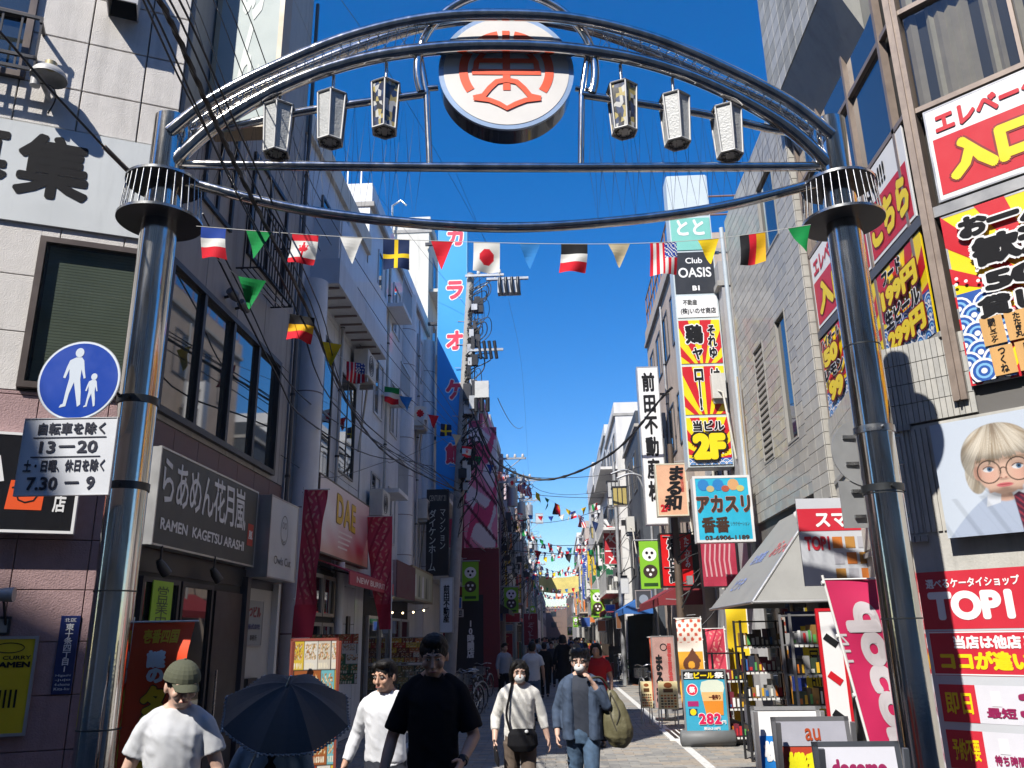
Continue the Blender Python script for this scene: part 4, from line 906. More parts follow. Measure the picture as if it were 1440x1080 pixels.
for i, (zc, kt, big) in enumerate(((1.33, '即日', '30'), (.93, '予約不要', '0'), (.53, 'データ移行', 'SIM'))):
    rp(.04, .97, zc-.34, zc-.01, .002, mat('row_grey', (.62, .62, .68), .5, var=.05), 'row_panel'); rp(.04, .27, zc-.34, zc-.01, .004, RB, 'row_label')
    text(G, kt, .07*W_, .24*W_, zc-.27, zc-.08, .006, YELP, t, bold=.025)
    text(G, big, .52*W_, .80*W_, zc-.28, zc-.07, .006, VIN, t, bold=.06)
    text(G, '分', .82*W_, .88*W_, zc-.28, zc-.20, .006, VIN, t, bold=.04)
    text(G, ['最短', '待ち時間', '無料'][i], .32*W_, .50*W_, zc-.29, zc-.20, .006, VIN, t, bold=.04)
    MB().poly(G, [(.36*W_, zc-.19), (.42*W_, zc-.19), (.42*W_, zc-.06), (.36*W_, zc-.06)], .006, flat('#d8d8dc')).build('phone_picture', t)
# small posters around the corner at lamp height (street side of the curved wall)
F_ = Frame((3.62, 10.3, 0), (-.12, -1, 0)); F_ = Frame(F_.P, F_.u)
t, G, W_, H_ = poster('phone_shop_poster', 'grey and red phone shop poster on the curved wall left of the right pillar', camface(10.6), 3.05, 3.9, 2.35, 3.42, WB, th=.03, cat='poster')
rp(0, 1, .62*H_, H_*.88, .002, RB, 'red_field'); text(G, 'スマホ', W_*.25, W_*.95, H_*.66, H_*.84, .004, T_WHT, t, bold=.04)
text(G, 'TOP1', W_*.06, W_*.42, H_*.40, H_*.56, .004, RB, t, bold=.05)
b = MB()
for i in range(3):
    for j in range(3): b.fq(G, W_*(.46+i*.18), W_*(.60+i*.18), H_*(.06+j*.18), H_*(.19+j*.18), .003, flat(['#b08040', '#a8a8b0', '#c07030'][(i+j) % 3]))
b.build('price_cell', t)
# entrance of the phone shop, a dark sheet in place of its unlit inside
b = MB(); b.fb(SRF, -13.0, -11.95, 0, 2.7, -.05, .02, DKINT); b.build('shop_dark_sheet', R1)
# air conditioner-like dark box on the front, red strip
t = thing('wall_camera', 'black box camera under the portrait poster', 'camera', FRF.w(.55, 2.3, .05)); MB().fb(FRF, .72, .9, 2.3, 2.5, .06, .24, BLACKP).build('body', t); MB().fb(FRF, .78, .84, 2.5, 2.6, .0, .12, BLACKP).build('bracket', t)
# ================================================================ right row
R2 = thing('tiled_building', 'grey stone tiled building with two deep windows behind the grey shop hood', 'building', (8, 14.5, 0))
MB().box(4.17, 12, 11.95, 17.2, 0, 10.7, GROUT).build('wall', R2)
whole = [(-14.2, -13.55, 4.9, 7.2), (-15.9, -15.15, 4.9, 7.2), (-14.4, -13.3, 8.5, 10.0)]
pieces(SRF, cut(grid(-17.2, -12.75, 3.9, 10.8, .42, .19, .007, True), whole), -.07, 0, TILEW, R2, 'stone_tile', 300, bev=.003, jitter=.001)
MB().fb(SRF, -12.74, -11.96, 0, 10.75, -.07, .12, GROUT).build('pilaster_core', R2)
pieces(Frame((3.98, 0, 0), (0, -1, 0)), grid(-12.74, -11.96, 2.7, 10.75, .39, .19, .007), -.01, .012, TILEW[1:2]+TILE[1:2], R2, 'pilaster_tile', 110, bev=.003)
pieces(Frame((3.98, 11.95, 0), (1, 0, 0)), grid(0, .16, 2.7, 10.75, .16, .19, .007), -.01, .012, TILEW[1:2], R2, 'pilaster_tile', 60, bev=.003)
for k, h_ in enumerate(whole):
    b = MB(); a0, a1, z0, z1 = h_
    for r in ((a0, a1, z0, z0+.04), (a0, a1, z1-.04, z1)): b.fb(SRF, *r, -.30, .01, mat('reveal_stone', (.30, .29, .27), .7, var=.1))
    for r in ((a0, a0+.03, z0+.04, z1-.04), (a1-.03, a1, z0+.04, z1-.04)): b.fb(SRF, *r, -.30, .01, mat('reveal_stone', (.30, .29, .27), .7))
    b.build('window_reveal', R2); MB().fb(SRF, a0+.03, a1-.03, z0+.04, z1-.04, -.058, -.045, GLASS if k != 1 else DKINT).build('pane', R2)
    if k == 1:
        for i in range(17): MB().fb(SRF, a0+.05, a1-.05, z0+.1+i*.125, z0+.16+i*.125, -.04, .0, mat('louvre', (.36, .34, .31), .6, var=.1)).build('louvre_slat', R2)
# shadow rebate; pipes
b = MB(); b.tube([(4.0, 17.1, 3), (4.0, 17.1, 10.6)], .05, mat('pipe_blue_grey', (.42, .48, .52), .5), 10); b.tube([(3.98, 16.9, 3.6), (3.98, 16.9, 7)], .02, mat('pipe_tan', (.42, .34, .22), .5), 8); b.build('drain_pipe', R2)
p = Vector(atx(1135, 715, 3.9)); t = thing('wall_floodlight', 'small white cylinder floodlight on the grey stone wall above the shop hood', 'lamp', p)
MB().tube([p+Vector((.12, -.12, .02)), p, p+Vector((-.12, .14, -.1))], [.05, .075, .08], mat('lamp_white', (.55, .55, .54), .4, .1), 16).build('lamp_head', t); MB().tube([p+Vector((.0, 0, .05)), p+Vector((.1, 0, .1))], .02, ALUL, 8).build('bracket', t)
# shop hood (grey, hipped)
t = thing('shop_hood', 'light grey hipped canvas hood over the corner shop, striped with shadow', 'awning', (3.4, 14, 2.2))
HG = mat('hood_canvas', (.24, .24, .23), .6, var=.10, vs=2.5, bump=.1, bs=30)
y0, y1 = 11.98, 15.3; A_, B_, C_, D_ = (2.72, y0, 2.22), (2.72, y1, 2.22), (4.03, y0+.75, 3.72), (4.03, y1-.25, 3.72); E_ = (3.97, y0, 2.22)
b = MB(); b.add([A_, B_, D_, C_], [(0, 3, 2, 1)], HG); b.build('front_panel', t)
b = MB(); b.add([A_, (4.45, y0, 2.22), (4.45, y0+.75, 3.72), C_], [(0, 1, 2, 3)], HG); b.build('side_panel', t)
b = MB(); b.add([B_, D_, (4.03, y1, 2.22)], [(0, 1, 2)], HG); b.build('rear_panel', t)
b = MB(); b.tube([A_, C_], .022, ALUL, 8); b.tube([A_, B_], .022, ALUL, 8); b.tube([A_, (4.4, y0, 2.22)], .022, ALUL, 8); b.build('hood_frame', t)
HFr = Frame(Vector(B_), (0, -1, 0), None, Vector((1.31, 0, 1.5))); HFr = Frame(Vector(B_), (0, -1, 0), Vector((-1.5, 0, 1.31)), Vector((1.31, 0, 1.5)))
text(HFr, 'ぷらっと', 1.9, 2.9, .95, 1.25, .006, mat('faint_red', lin('#c86a6a'), .6, var=0), t, bold=.02)
text(HFr, 'お気軽', .7, 1.6, .9, 1.15, .006, mat('faint_blue', lin('#8090c0'), .6, var=0), t, bold=.02)
text(HFr, 'どうぞ', .7, 1.5, .35, .6, .006, mat('faint_blue', lin('#8090c0'), .6, var=0), t, bold=.02)
# shop under the hood
MB().fb(SRF, -17.2, -12.0, 0, 2.7, -.06, -.04, DKINT).build('shop_dark_sheet', R2)  # flat sheet whose dark tone stands for the shade under the hood
MB().fb(SRF, -14.0, -13.4, 0, 2.7, -.07, .06, mat('rough_post', (.16, .16, .155), .9, var=.35, vs=12, bump=.6, bs=60)).build('pilaster', R2)
MB().fb(SRF, -17.2, -12.0, 2.45, 2.8, -.03, .0, mat('bulkhead', (.28, .26, .24), .8, var=.2)).build('bulkhead', R2)
for i in range(3): window(SRF, -17.0+i*1.0, -16.05+i*1.0, .3, 2.4, R2, d=.04, fr=.05, frm=ALU, glass=GLASS, rec=.02)
def rack(label, x, y, w_, h_, rz, seed, body=None):
    rs = random.Random(seed); t = thing('goods_rack', label, 'display rack', (x, y, 0)); c, s_ = cos(rz), sin(rz); F = Frame((x-w_/2*c, y-w_/2*s_, 0), (c, s_, 0)); mt = body or mat('rack_metal', (.3, .3, .31), .4, .5)
    b = MB()
    for a in (0, w_-.03): b.fb(F, a, a+.03, 0, h_, -.35, -.32, mt); b.fb(F, a, a+.03, 0, h_, -.03, 0, mt)
    b.build('upright', t); n = int(h_/.38)
    for i in range(n+1):
        z = .12+i*(h_-.15)/n; b = MB(); b.fb(F, .03, w_-.03, z, z+.02, -.35, 0, mt); s = b.build('shelf', t)
        if i == n: break
        g = MB(); a = .04
        while a < w_-.1:
            w2 = rs.uniform(.05, .12); hh = rs.uniform(.12, .26); g.fb(F, a, a+w2, z+.02, z+.02+hh, -.3+rs.uniform(0, .1), -.05, flat(rs.choice(['#888888', '#202028', '#702838', '#8a6a38', '#a0a0a0', '#303848', '#606068', '#304030', '#18181c', '#4a4038']), .5)); a += w2+.015
        g.build('boxed_goods', s, kind='stuff')
        g = MB()
        for k_ in range(int(w_/.07)):
            a = .04+k_*.07; z2 = z+.02; g.fb(F, a, a+.05, z2-.035, z2-.003, .001, .004, WHITE); hh = rs.uniform(.04, .16); g.fb(F, a+rs.uniform(0, .02), a+.045, z2+.02, z2+.02+hh, -.048, -.043, flat(rs.choice(['#d8d8d0', '#c03038', '#e0b030', '#3868a8', '#e8e8e8', '#58a058', '#d07020'])))
        g.build('labels', s, kind='stuff')
    return t
rack('tall phone goods rack under the right end of the grey hood', 3.35, 11.6, .55, 2.05, .15, 1)
rack('dark goods rack in the middle of the shop front under the hood', 3.15, 13.4, .7, 2.0, .1, 2, DARKST)
rack('low black rack of bags at the far end of the grey hood', 2.95, 15.2, .6, 1.5, .1, 3, BLACKP)
t, G, W_, H_ = sign('shop_notice', 'deep blue panel with a narrow yellow notice under the grey hood', 'notice', camface(12.6), 3.30, 3.95, .05, 2.1, .04, mat('panel_blue', lin('#14286a'), .5, var=.1), None, 0)
MB().fq(G, W_*.3, W_*.75, H_*.3, H_*.9, .002, YELP).build('yellow_notice', t); text(G, '買取', W_*.4, W_*.65, H_*.4, H_*.8, .004, T_BLK, t, vertical=True)
# --- OASIS tower sign
F = camface(18); x0, x1 = 2.99, 3.98
t = thing('tower_sign', 'tall stacked tower sign with teal, black and red-yellow panels', 'sign', (3.4, 18, 5.3))
EDGE = mat('tower_edge', (.55, .62, .64), .4, .1, var=.06)
MB().box(x0, x1, 18.015, 18.5, 5.3, 12.5, EDGE).build('casing', t)
def panel(py0, py1, bg):
    z1, z0 = F.px(985, py0)[1], F.px(985, py1)[1]; MB().fb(F, x0+.03, x1-.03, z0+.02, z1-.02, -.015, .0, bg).build('panel', t); return Frame((x0+.03, 18, z0+.02), (1, 0, 0)), x1-x0-.06, z1-z0-.04
TEAL = mat('sign_teal', lin('#7cc0b4'), .4, var=.05); PALEB = mat('sign_pale_blue', (.55, .62, .66), .4, var=.05)
panel(245, 303, PALEB)
G, W_, H_ = panel(305, 352, TEAL); text(G, 'とと', W_*.15, W_*.85, H_*.45, H_*.95, .003, T_WHT, t, bold=.04)
G, W_, H_ = panel(353, 413, mat('sign_slate', (.025, .028, .035), .4, var=.05))
text(G, 'Club', W_*.3, W_*.72, H_*.72, H_*.86, .003, T_WHT, t, bold=.02); text(G, 'OASIS', W_*.1, W_*.92, H_*.38, H_*.62, .003, T_WHT, t, bold=.02); text(G, 'B1', W_*.42, W_*.60, H_*.06, H_*.18, .003, T_WHT, t, bold=.05)
G, W_, H_ = panel(415, 447, WTE); text(G, '(株)いのせ商店', W_*.08, W_*.95, H_*.12, H_*.45, .003, T_BLK, t, bold=.02); text(G, '不動産', W_*.15, W_*.5, H_*.58, H_*.84, .003, flat('#5a5a58'), t, bold=.03)
def ybg(G, W_, H_, up=True):
    b = MB(); burst(b, G, W_*.52, H_*(-.25 if up else .1), W_, H_, 14, .001, RED); b.build('sunburst', t)
G, W_, H_ = panel(449, 512, YELP); ybg(G, W_, H_)
BO2 = dict(bold=.05, outline=(T_WHT, .06))
text(G, '鶏', W_*.14, W_*.58, H_*.45, H_*.90, .004, T_BLK, t, **BO2); text(G, 'ヤ', W_*.28, W_*.54, H_*.08, H_*.36, .004, T_BLK, t, **BO2); text(G, 'それゆ', W_*.68, W_*.9, H_*.1, H_*.88, .004, T_BLK, t, vertical=True, **BO2)
G, W_, H_ = panel(514, 584, YELP); ybg(G, W_, H_)
text(G, 'ロー!', W_*.28, W_*.5, H_*.08, H_*.95, .004, T_BLK, t, vertical=True, **BO2); text(G, 'け!', W_*.68, W_*.9, H_*.45, H_*.95, .004, T_BLK, t, vertical=True, **BO2)
G, W_, H_ = panel(586, 655, YELP); ybg(G, W_, H_, False)
b = MB(); waves(b, G, 0, W_, 0, H_*.14, .003, .16); b.build('waves', t)
text(G, '当ビル', W_*.14, W_*.88, H_*.70, H_*.93, .035, T_BLK, t, **BO2)
text(G, '2F', W_*.10, W_*.88, H_*.10, H_*.66, .035, YELP, t, bold=.08, outline=(T_BLK, .07))
b = MB()
for z in (6.0, 8.2, 10.5): b.box(x1, 4.15, 18.2, 18.26, z, z+.06, STEEL)
b.build('bracket', t)
# --- other projecting signs facing the camera
a0, a1, z0, z1 = pxb(camface(17.0), 973, 673, 1053, 765)
t, G, W_, H_ = sign('sauna_sign', 'turquoise box sign with brown brushed characters in a white frame above the hood', 'sign', camface(17.0), a0, a1, z0, z1, .35, mat('sign_turquoise', lin('#28a8c8'), .45, var=.12, vs=2), mat('rim_white', (.66, .66, .66), .4), .05)
BRN = mat('ink_brown', lin('#3a2418'), .5, var=0)
text(G, 'アカスリ', W_*.04, W_*.97, H_*.44, H_*.70, .003, BRN, t, bold=.05, outline=(flat('#d88060'), .02))
text(G, '香番', W_*.10, W_*.58, H_*.14, H_*.38, .003, BRN, t, bold=.04); text(G, 'リラクゼーション', W_*.6, W_*.92, H_*.24, H_*.30, .003, BRN, t); text(G, '03-6906-1189', W_*.14, W_*.9, H_*.03, H_*.10, .003, BRN, t, bold=.04)
b = MB(); 
for i in range(3): b.poly(G, ell(W_*(.18+.26*i), H_*.86, W_*.1, H_*.09, 10), .003, flat(['#2878b8', '#2878b8', '#c89868'][i])); b.poly(G, ell(W_*(.30+.26*i), H_*.80, W_*.07, H_*.05, 9), .004, flat(['#b8a878', '#a8503c', '#c0b068'][i]))
b.build('flower_picture', t)
a0, a1, z0, z1 = pxb(camface(20), 921, 655, 964, 728)
t, G, W_, H_ = sign('bistro_sign', 'peach box sign with black brushed characters and a red 2F, on the brown pole', 'sign', camface(20), a0, a1, z0, z1, .3, mat('sign_peach', lin('#d8a888'), .5, var=.15, vs=2.5), mat('rim_cream', (.62, .58, .45), .4), .03)
text(G, 'まる和', W_*.18, W_*.75, H_*.1, H_*.95, .003, T_BLK, t, bold=.05, vertical=True, shear=.15); text(G, '2F', W_*.10, W_*.38, H_*.08, H_*.22, .003, RED, t, bold=.06); text(G, '個室居酒屋', W_*.78, W_*.9, H_*.45, H_*.92, .003, RED, t, vertical=True)
a0, a1, z0, z1 = pxb(camface(21), 926, 752, 972, 827)
t, G, W_, H_ = sign('red_box_sign', 'scarlet box sign with white-edged black characters beside a black side panel', 'sign', camface(21), a0, a1, z0, z1, .4, mat('sign_scarlet', lin('#d01418'), .4, var=.03), mat('rim_black', (.01, .01, .01), .4), .035)
text(G, '焼鳥日高', W_*.22, W_*.62, H_*.08, H_*.92, .003, T_BLK, t, bold=.05, outline=(T_WHT, .05), vertical=True); text(G, 'たてがみ', W_*.74, W_*.9, H_*.35, H_*.92, .003, T_WHT, t, bold=.03, vertical=True)
t.children[0].data
MB().box(a1, a1+.45, 21.0, 21.4, z0, z1+.0, mat('rim_black', (.01, .01, .01))).build('side_panel', t)
t, G, W_, H_ = sign('pink_box_sign', 'dull red sign with pale figures hanging behind the turquoise sign', 'sign', camface(18.6), 3.15, 3.95, 2.75, 3.9, .2, mat('sign_rose', lin('#a83048'), .5, var=.2, vs=3), BLACKP, .03)
b = MB()
for i in range(6): stroke(G, [(W_*(.15+.13*i), H_*.2), (W_*(.12+.13*i), H_*.5), (W_*(.17+.13*i), H_*.8)], .035, .003, flat('#c89aa0'), b)
b.build('picture', t)
a0, a1, z0, z1 = pxb(camface(25), 900, 520, 931, 740)
t, G, W_, H_ = sign('estate_sign', 'tall white vertical estate agency sign in heavy black characters on the right row', 'sign', camface(25), a0, a1, z0, z1, .35, WTE, ALUL, .03)
text(G, '前田不動産株', W_*.2, W_*.82, H_*.14, H_*.96, .003, T_BLK, t, bold=.04, vertical=True, ls=1.1)
MB().box(a1, 3.9, 25.1, 25.16, 6, 6.06, DARKST).box(a1, 3.9, 25.1, 25.16, 9, 9.06, DARKST).build('bracket', t)
# --- R3.. buildings
frame_r = lambda X: Frame((X, 0, 0), (0, -1, 0))
frame_l = lambda X: Frame((X, 0, 0), (0, 1, 0))
BEI = mat('beige_render', (.44, .36, .30), .8, stain=.25, var=.12, vs=3, bump=.2); NVY = mat('dark_render', (.05, .06, .075), .6, var=.15); WHB = mat('white_render', (.66, .65, .63), .75, stain=.2, var=.08, vs=2, bump=.2)
WHT2 = mat('offwhite_tile', (.58, .58, .57), .5, stain=.2, var=.08); BRK = mat('brown_tile', (.20, .13, .10), .7, var=.15, vs=4); GRB = mat('grey_render', (.36, .36, .37), .8, stain=.25, var=.12, vs=3); RSE = mat('rose_wall', lin('#c04a70'), .6, var=.1, vs=1.5); LAV = mat('pale_rose', (.50, .38, .38), .7, var=.1)
def rblock(X, name, label, y0, y1, h, m, **k): return block(frame_r(X), name, label, -y1, -y0, h, m, **k)
def lblock(X, name, label, y0, y1, h, m, **k): return block(frame_l(X), name, label, y0, y1, h, m, **k)
rblock(4.0, 'shop_house', 'grey house squeezed behind the stacked tower sign', 17.6, 21.6, 9.4, GRB, storeys=2, winw=1.2)
t = rblock(3.75, 'shop_house', 'beige house with a roof railing behind the tall white estate sign', 21.7, 29.8, 12.2, BEI, storeys=3, winw=1.1)
b = MB(); X = 3.8
for z in (12.9, 13.5, 14.1): b.tube([(X, 21.9, z), (X, 29.6, z)], .03, mat('rust_rail', (.22, .12, .09), .6), 5); b.tube([(X, 21.9, z), (8, 21.9, z)], .03, mat('rust_rail', (.22, .12, .09)), 5)
for i in range(12): b.tube([(X, 21.9+i*.7, 12.3), (X, 21.9+i*.7, 14.1)], .025, mat('rust_rail', (.22, .12, .09)), 5)
for i in range(5): b.tube([(X+i, 21.9, 12.3), (X+i, 21.9, 14.1)], .025, mat('rust_rail', (.22, .12, .09)), 5)
b.build('roof_railing', t)
rblock(3.2, 'shop_house', 'dark slate narrow house behind the red and green signs', 30.0, 35.8, 9.2, NVY, storeys=2, winw=1.3)
rl = [('apartment_building', 'bright white balcony block, nearest of the white ones on the right row', 2.9, 36, 43, 11.2, WHB, dict(storeys=3, bal=True)),
      ('apartment_building', 'white block with dark slatted balconies behind the nearest white one', 2.9, 43.2, 51, 12.0, WHT2, dict(storeys=3, bal=True, rail=False)),
      ('shop_house', 'low brown tiled house between white blocks on the sunny side', 2.9, 51.2, 58, 8.2, BRK, {}),
      ('apartment_building', 'tall plain white block half way down the sunny side', 2.9, 58.2, 68, 13.0, WHB, dict(storeys=4)),
      ('shop_house', 'grey rendered house beyond the tall plain white block', 2.9, 68.3, 78, 8.6, GRB, {}),
      ('apartment_building', 'beige balcony house far down the sunny side', 2.9, 78.3, 90, 11.5, BEI, dict(bal=True)),
      ('shop_house', 'white low house far down the sunny side of the street', 2.9, 90.3, 104, 9.5, WHT2, {}),
      ('apartment_building', 'farthest tall pale block on the sunny side', 2.9, 104.5, 125, 13.5, WHB, {}),
      ('shop_house', 'long grey row closing the sunny side', 2.9, 125.5, 160, 9.5, GRB, dict(winw=2, gap=2)),
      ('shop_house', 'last brown row at the far end of the sunny side', 2.9, 160.5, 238, 10.5, BRK, dict(winw=4, gap=4))]
for nm, lb, X, y0, y1, h, m, k in rl: rblock(X, nm, lb, y0, y1, h, m, **{**dict(winw=1.2), **k})
ll = [('shop_house', 'pink sided building with a mural behind the utility pole', -2.65, 31.2, 38, 10.2, RSE, dict(winw=1.3)),
      ('apartment_building', 'grey ribbed building next to the pink mural building', -2.9, 38.2, 46, 11.4, GRB, dict(bal=True)),
      ('shop_house', 'red fronted shop house beyond the grey ribbed building', -2.9, 46.2, 54, 8.4, mat('shop_red_wall', (.26, .04, .04), .6, var=.1), {}),
      ('apartment_building', 'pale rose block among the poles on the shaded side', -2.9, 54.2, 63, 11.5, LAV, dict(bal=True)),
      ('shop_house', 'white low house on the shaded side behind the pole clutter', -2.9, 63.2, 72, 8.6, WHT2, {}),
      ('apartment_building', 'brown tiled block on the shaded side', -2.9, 72.3, 84, 12, BRK, {}),
      ('apartment_building', 'grey flat fronted block far down the shaded side', -2.9, 84.3, 98, 10.5, GRB, {}),
      ('shop_house', 'cream house far down the shaded side', -2.9, 98.5, 115, 9.4, CRM2, {}),
      ('shop_house', 'long dull row closing the shaded side', -2.9, 115.5, 155, 11, LAV, dict(winw=2, gap=2)),
      ('shop_house', 'last grey row at the far end of the shaded side', -2.9, 155.5, 238, 10, GRB, dict(winw=4, gap=4))]
for nm, lb, X, y0, y1, h, m, k in ll: lblock(X, nm, lb, y0, y1, h, m, **{**dict(winw=1.2), **k})
# far end of the street
block(Frame((-20, 240, 0), (1, 0, 0)), 'apartment_building', 'dull block closing the view at the far end of the street', 0, 40, 9, BRK, winw=3, gap=2)
# mural and opening-hours panel on the pink building
F = camface(31.15)
def mural(U, V):
    p1 = np.array(lin('#e88aa8')); p2 = np.array(lin('#d84878')); p3 = np.array(lin('#e8dce0')); k1 = (np.sin(U*5+V*9+1.2*np.sin(V*14)) > .2)[..., None]; k2 = (np.sin(U*9-V*12+2*np.sin(U*6)) > .55)[..., None]; k3 = (np.sin(U*7+V*21) > .93)[..., None]
    c = np.where(k1, p1, p3)*np.ones(U.shape+(3,)); c = np.where(k2, p2, c); return np.where(k3, np.array(lin('#5a1a2c')), c)
t, G, W_, H_ = sign('mural_panel', 'pink and white painted mural panel on the side of the pink building', 'mural', F, -3.35, -2.1, 5.0, 9.6, .1, None, None, 0)
print_grid(G, 0, W_, 0, H_, .002, mural, 40, 90, 'picture', t)
t, G, W_, H_ = sign('dark_red_wall_sign', 'dark red and black panel with white opening hours left of the bicycles', 'sign', F, -4.1, -2.05, .1, 4.95, .08, mat('deep_red', (.16, .012, .02), .5, var=.15), None, 0)
MB().fq(G, .2, 1.45, .1, 3.2, .002, mat('panel_black', (.008, .006, .012), .5)).build('black_panel', t)
text(G, '10時開店', .85, 1.12, 1.0, 2.3, .005, T_WHT, t, bold=.05, vertical=True)
# ================================================================ the gate
GP = Vector((-3.45, 6.5, 0)); GU = Vector((6.21, .52, 0)).normalized(); GF = Frame(GP, GU); GW = 6.232
gate = thing('street_gate', 'polished steel arch gate spanning the shopping street, with a round red crest', 'gate', (0, 6.75, 0))
DBAND = mat('band_dark', (.06, .065, .07), .4, .7, var=.2)
for a in (0, GW):
    b = MB(); b.tube([GF.w(a, 0), GF.w(a, 5.36)], .155, CHROME, 40); b.tube([GF.w(a, 5.36), GF.w(a, 6.5)], .15, CHROME, 40); b.tube([GF.w(a, 6.5), GF.w(a, 6.53)], [.15, .11], CHROME, 40); p = b.build('pillar', gate)
    b = MB()
    for z in (.02,): b.tube([GF.w(a, z), GF.w(a, z+.06)], .24, STEEL, 32)
    for z in ((1.9, 2.9, 4.2) if a else (1.2, 2.2)): b.tube([GF.w(a, z), GF.w(a, z+.012)], .158, DBAND, 40)
    b.build('joint', p)
    # collar with two rings and bars
    b = MB(); c = GF.w(a, 0)
    for z, r, m in ((5.42, .365, DARKST), (5.80, .33, DARKST)):
        b.disc(c+Vector((0, 0, z)), (0, 0, 1), r, .025, m, 40, side=STEEL)
    b.build('collar_ring', gate)
    bars = MB()
    for i in range(30):
        t_ = 2*pi*i/30; bars.tube([c+Vector((.345*cos(t_), .345*sin(t_), 5.44)), c+Vector((.318*cos(t_), .318*sin(t_), 5.80))], .006, STEEL, 5)
    bars.build('collar_bars', gate)
def arc(pts, off, r, name='arch_tube', m=CHROME, n=12):
    P = smooth_path([GF.w(a, z, off(a) if callable(off) else off) for a, z in pts], 6); return MB().tube(P, r, m, n).build(name, gate)
def cv(zs, a0=.05, a1=GW-.05):
    k = len(zs); return [(a0+(a1-a0)*i/(k-1), z) for i, z in enumerate(zs)]
top = [(.1, 6.50), (.49, 6.82), (1.0, 7.12), (1.67, 7.46), (2.4, 7.73), (3.12, 7.82), (3.84, 7.73), (4.55, 7.46), (5.2, 7.12), (5.75, 6.82), (6.14, 6.50)]
mid = [(.04, 6.28), (.4, 6.64), (1.01, 7.03), (1.67, 7.36), (2.4, 7.57), (3.12, 7.62), (3.84, 7.57), (4.56, 7.36), (5.22, 7.03), (5.83, 6.64), (6.19, 6.28)]
low = [(.03, 5.94), (.42, 6.40), (1.02, 6.83), (1.68, 7.12), (2.4, 7.27), (3.12, 7.31), (3.84, 7.27), (4.55, 7.12), (5.2, 6.83), (5.82, 6.40), (6.2, 5.94)]
arc(top, -.16, .052); arc(mid, .12, .058); arc(low, .05, .066)
arc([(.12, 6.02), (3.1, 6.0), (6.12, 6.02)], 0, .045, 'tie_beam'); arc([(.15, 5.86), (1.1, 5.59), (2.1, 5.44), (3.1, 5.38), (4.1, 5.44), (5.1, 5.59), (6.08, 5.86)], 0, .048, 'lower_bow')
# light web between the arch tubes
P1, P2, P3 = [smooth_path([GF.w(a, z, o) for a, z in L], 8) for L, o in ((top, -.16), (mid, .16), (low, .02))]
wb_ = MB(); n = len(P1)
for i in range(0, n-2):
    if 2.35 < (P1[i]-GP).dot(GU) < 3.9: continue
    wb_.tube([P1[i], P2[i+1]], .004, STEEL, 4); wb_.tube([P2[i+1], P3[i]], .004, STEEL, 4)
    if i % 2 == 0: wb_.tube([P3[i], P1[i+2]], .004, STEEL, 4); wb_.tube([P2[i], P3[i+2]], .004, STEEL, 4)
wb_.build('arch_web', gate, kind='stuff')
# wire net under the arch
net = MB(); NW = mat('net_wire', (.03, .03, .035), .5, .5, var=0)
def zl(L, a):
    for (a0, z0), (a1, z1) in zip(L, L[1:]):
        if a0 <= a <= a1: return z0+(z1-z0)*(a-a0)/(a1-a0)
    return L[-1][1]
bow = [(0, 5.9), (.15, 5.86), (1.1, 5.59), (2.1, 5.44), (3.1, 5.38), (4.1, 5.44), (5.1, 5.59), (6.08, 5.86), (6.3, 5.9)]
lamp = [(.2, 6.36), (.58, 6.43), (1.24, 6.60), (2.37, 6.80)]; lampr = [(GW-a, z) for a, z in lamp[::-1]]
for s_ in (0, 1):
    L = lampr if s_ else lamp; a0, a1 = (3.9, 6.0) if s_ else (.25, 2.33); k = 18
    for i in range(k):
        a = a0+(a1-a0)*i/k; a2 = a0+(a1-a0)*(i+1)/k; am = (a+a2)/2
        net.tube([GF.w(a, 6.0), GF.w(am, zl(L, am)), GF.w(a2, 6.0)], .0028, NW, 4)
        net.tube([GF.w(a, 6.0), GF.w(am, zl(bow, am)), GF.w(a2, 6.0)], .0028, NW, 4)
        net.tube([GF.w(am, zl(bow, am)), GF.w(am, zl(L, am))], .002, NW, 3) if i % 3 == 0 else None
net.build('wire_net', gate, kind='stuff')
# lantern bars and posts
for L in (lamp, lampr):
    MB().tube(smooth_path([GF.w(a, z, .0) for a, z in L], 6), .038, CHROME, 12).build('lantern_bar', gate)
for a, at_ in ((2.37, 2.30), (GW-2.37, GW-2.30)):
    MB().tube([GF.w(at_, 7.22), GF.w(a, 6.80)], .034, CHROME, 12).build('post', gate); MB().tube([GF.w(a, 6.80), GF.w(a+(.04 if a < 3 else -.04), 6.03)], .03, CHROME, 12).build('post', gate)
# ring round the crest
cz = 7.05; ca_ = 3.14
MB().tube([GF.w(ca_+.86*cos(t_), cz+.03+.90*sin(t_), .02) for t_ in np.linspace(-.32, pi+.32, 40)], .042, CHROME, 12).build('crest_ring', gate)
for s_ in (-1, 1): MB().tube([GF.w(ca_+s_*.84, 6.85), GF.w(ca_+s_*.66, 6.87)], .028, CHROME, 10).build('bracket', gate)
crest = thing('round_crest', 'round white crest disc with an orange emblem hung in the middle of the steel gate', 'sign', GF.w(ca_, 6.4))
CF = Frame(GF.w(ca_, cz+.05, -.04), GU, None)
b = MB(); b.disc(CF.w(0, 0, -.26), CF.n, .655, .235, mat('drum_dark', (.02, .03, .06), .18, .3, var=.1, coat=.6), 64); b.build('drum', crest)
b = MB(); b.disc(CF.w(0, 0, -.03), CF.n, .66, .03, mat('rim_blue', (.34, .46, .66), .3, .2, var=.05), 64); b.build('rim', crest)
MB().disc(CF.w(0, 0, -.01), CF.n, .612, .014, mat('crest_white', (.70, .68, .66), .45, var=.04), 64).build('face', crest)
EM = mat('crest_orange', lin('#f05a34'), .5, var=.03); b = MB(); d = .008; k = .61/285.0    # emblem units: 285 px radius in the enlarged photo
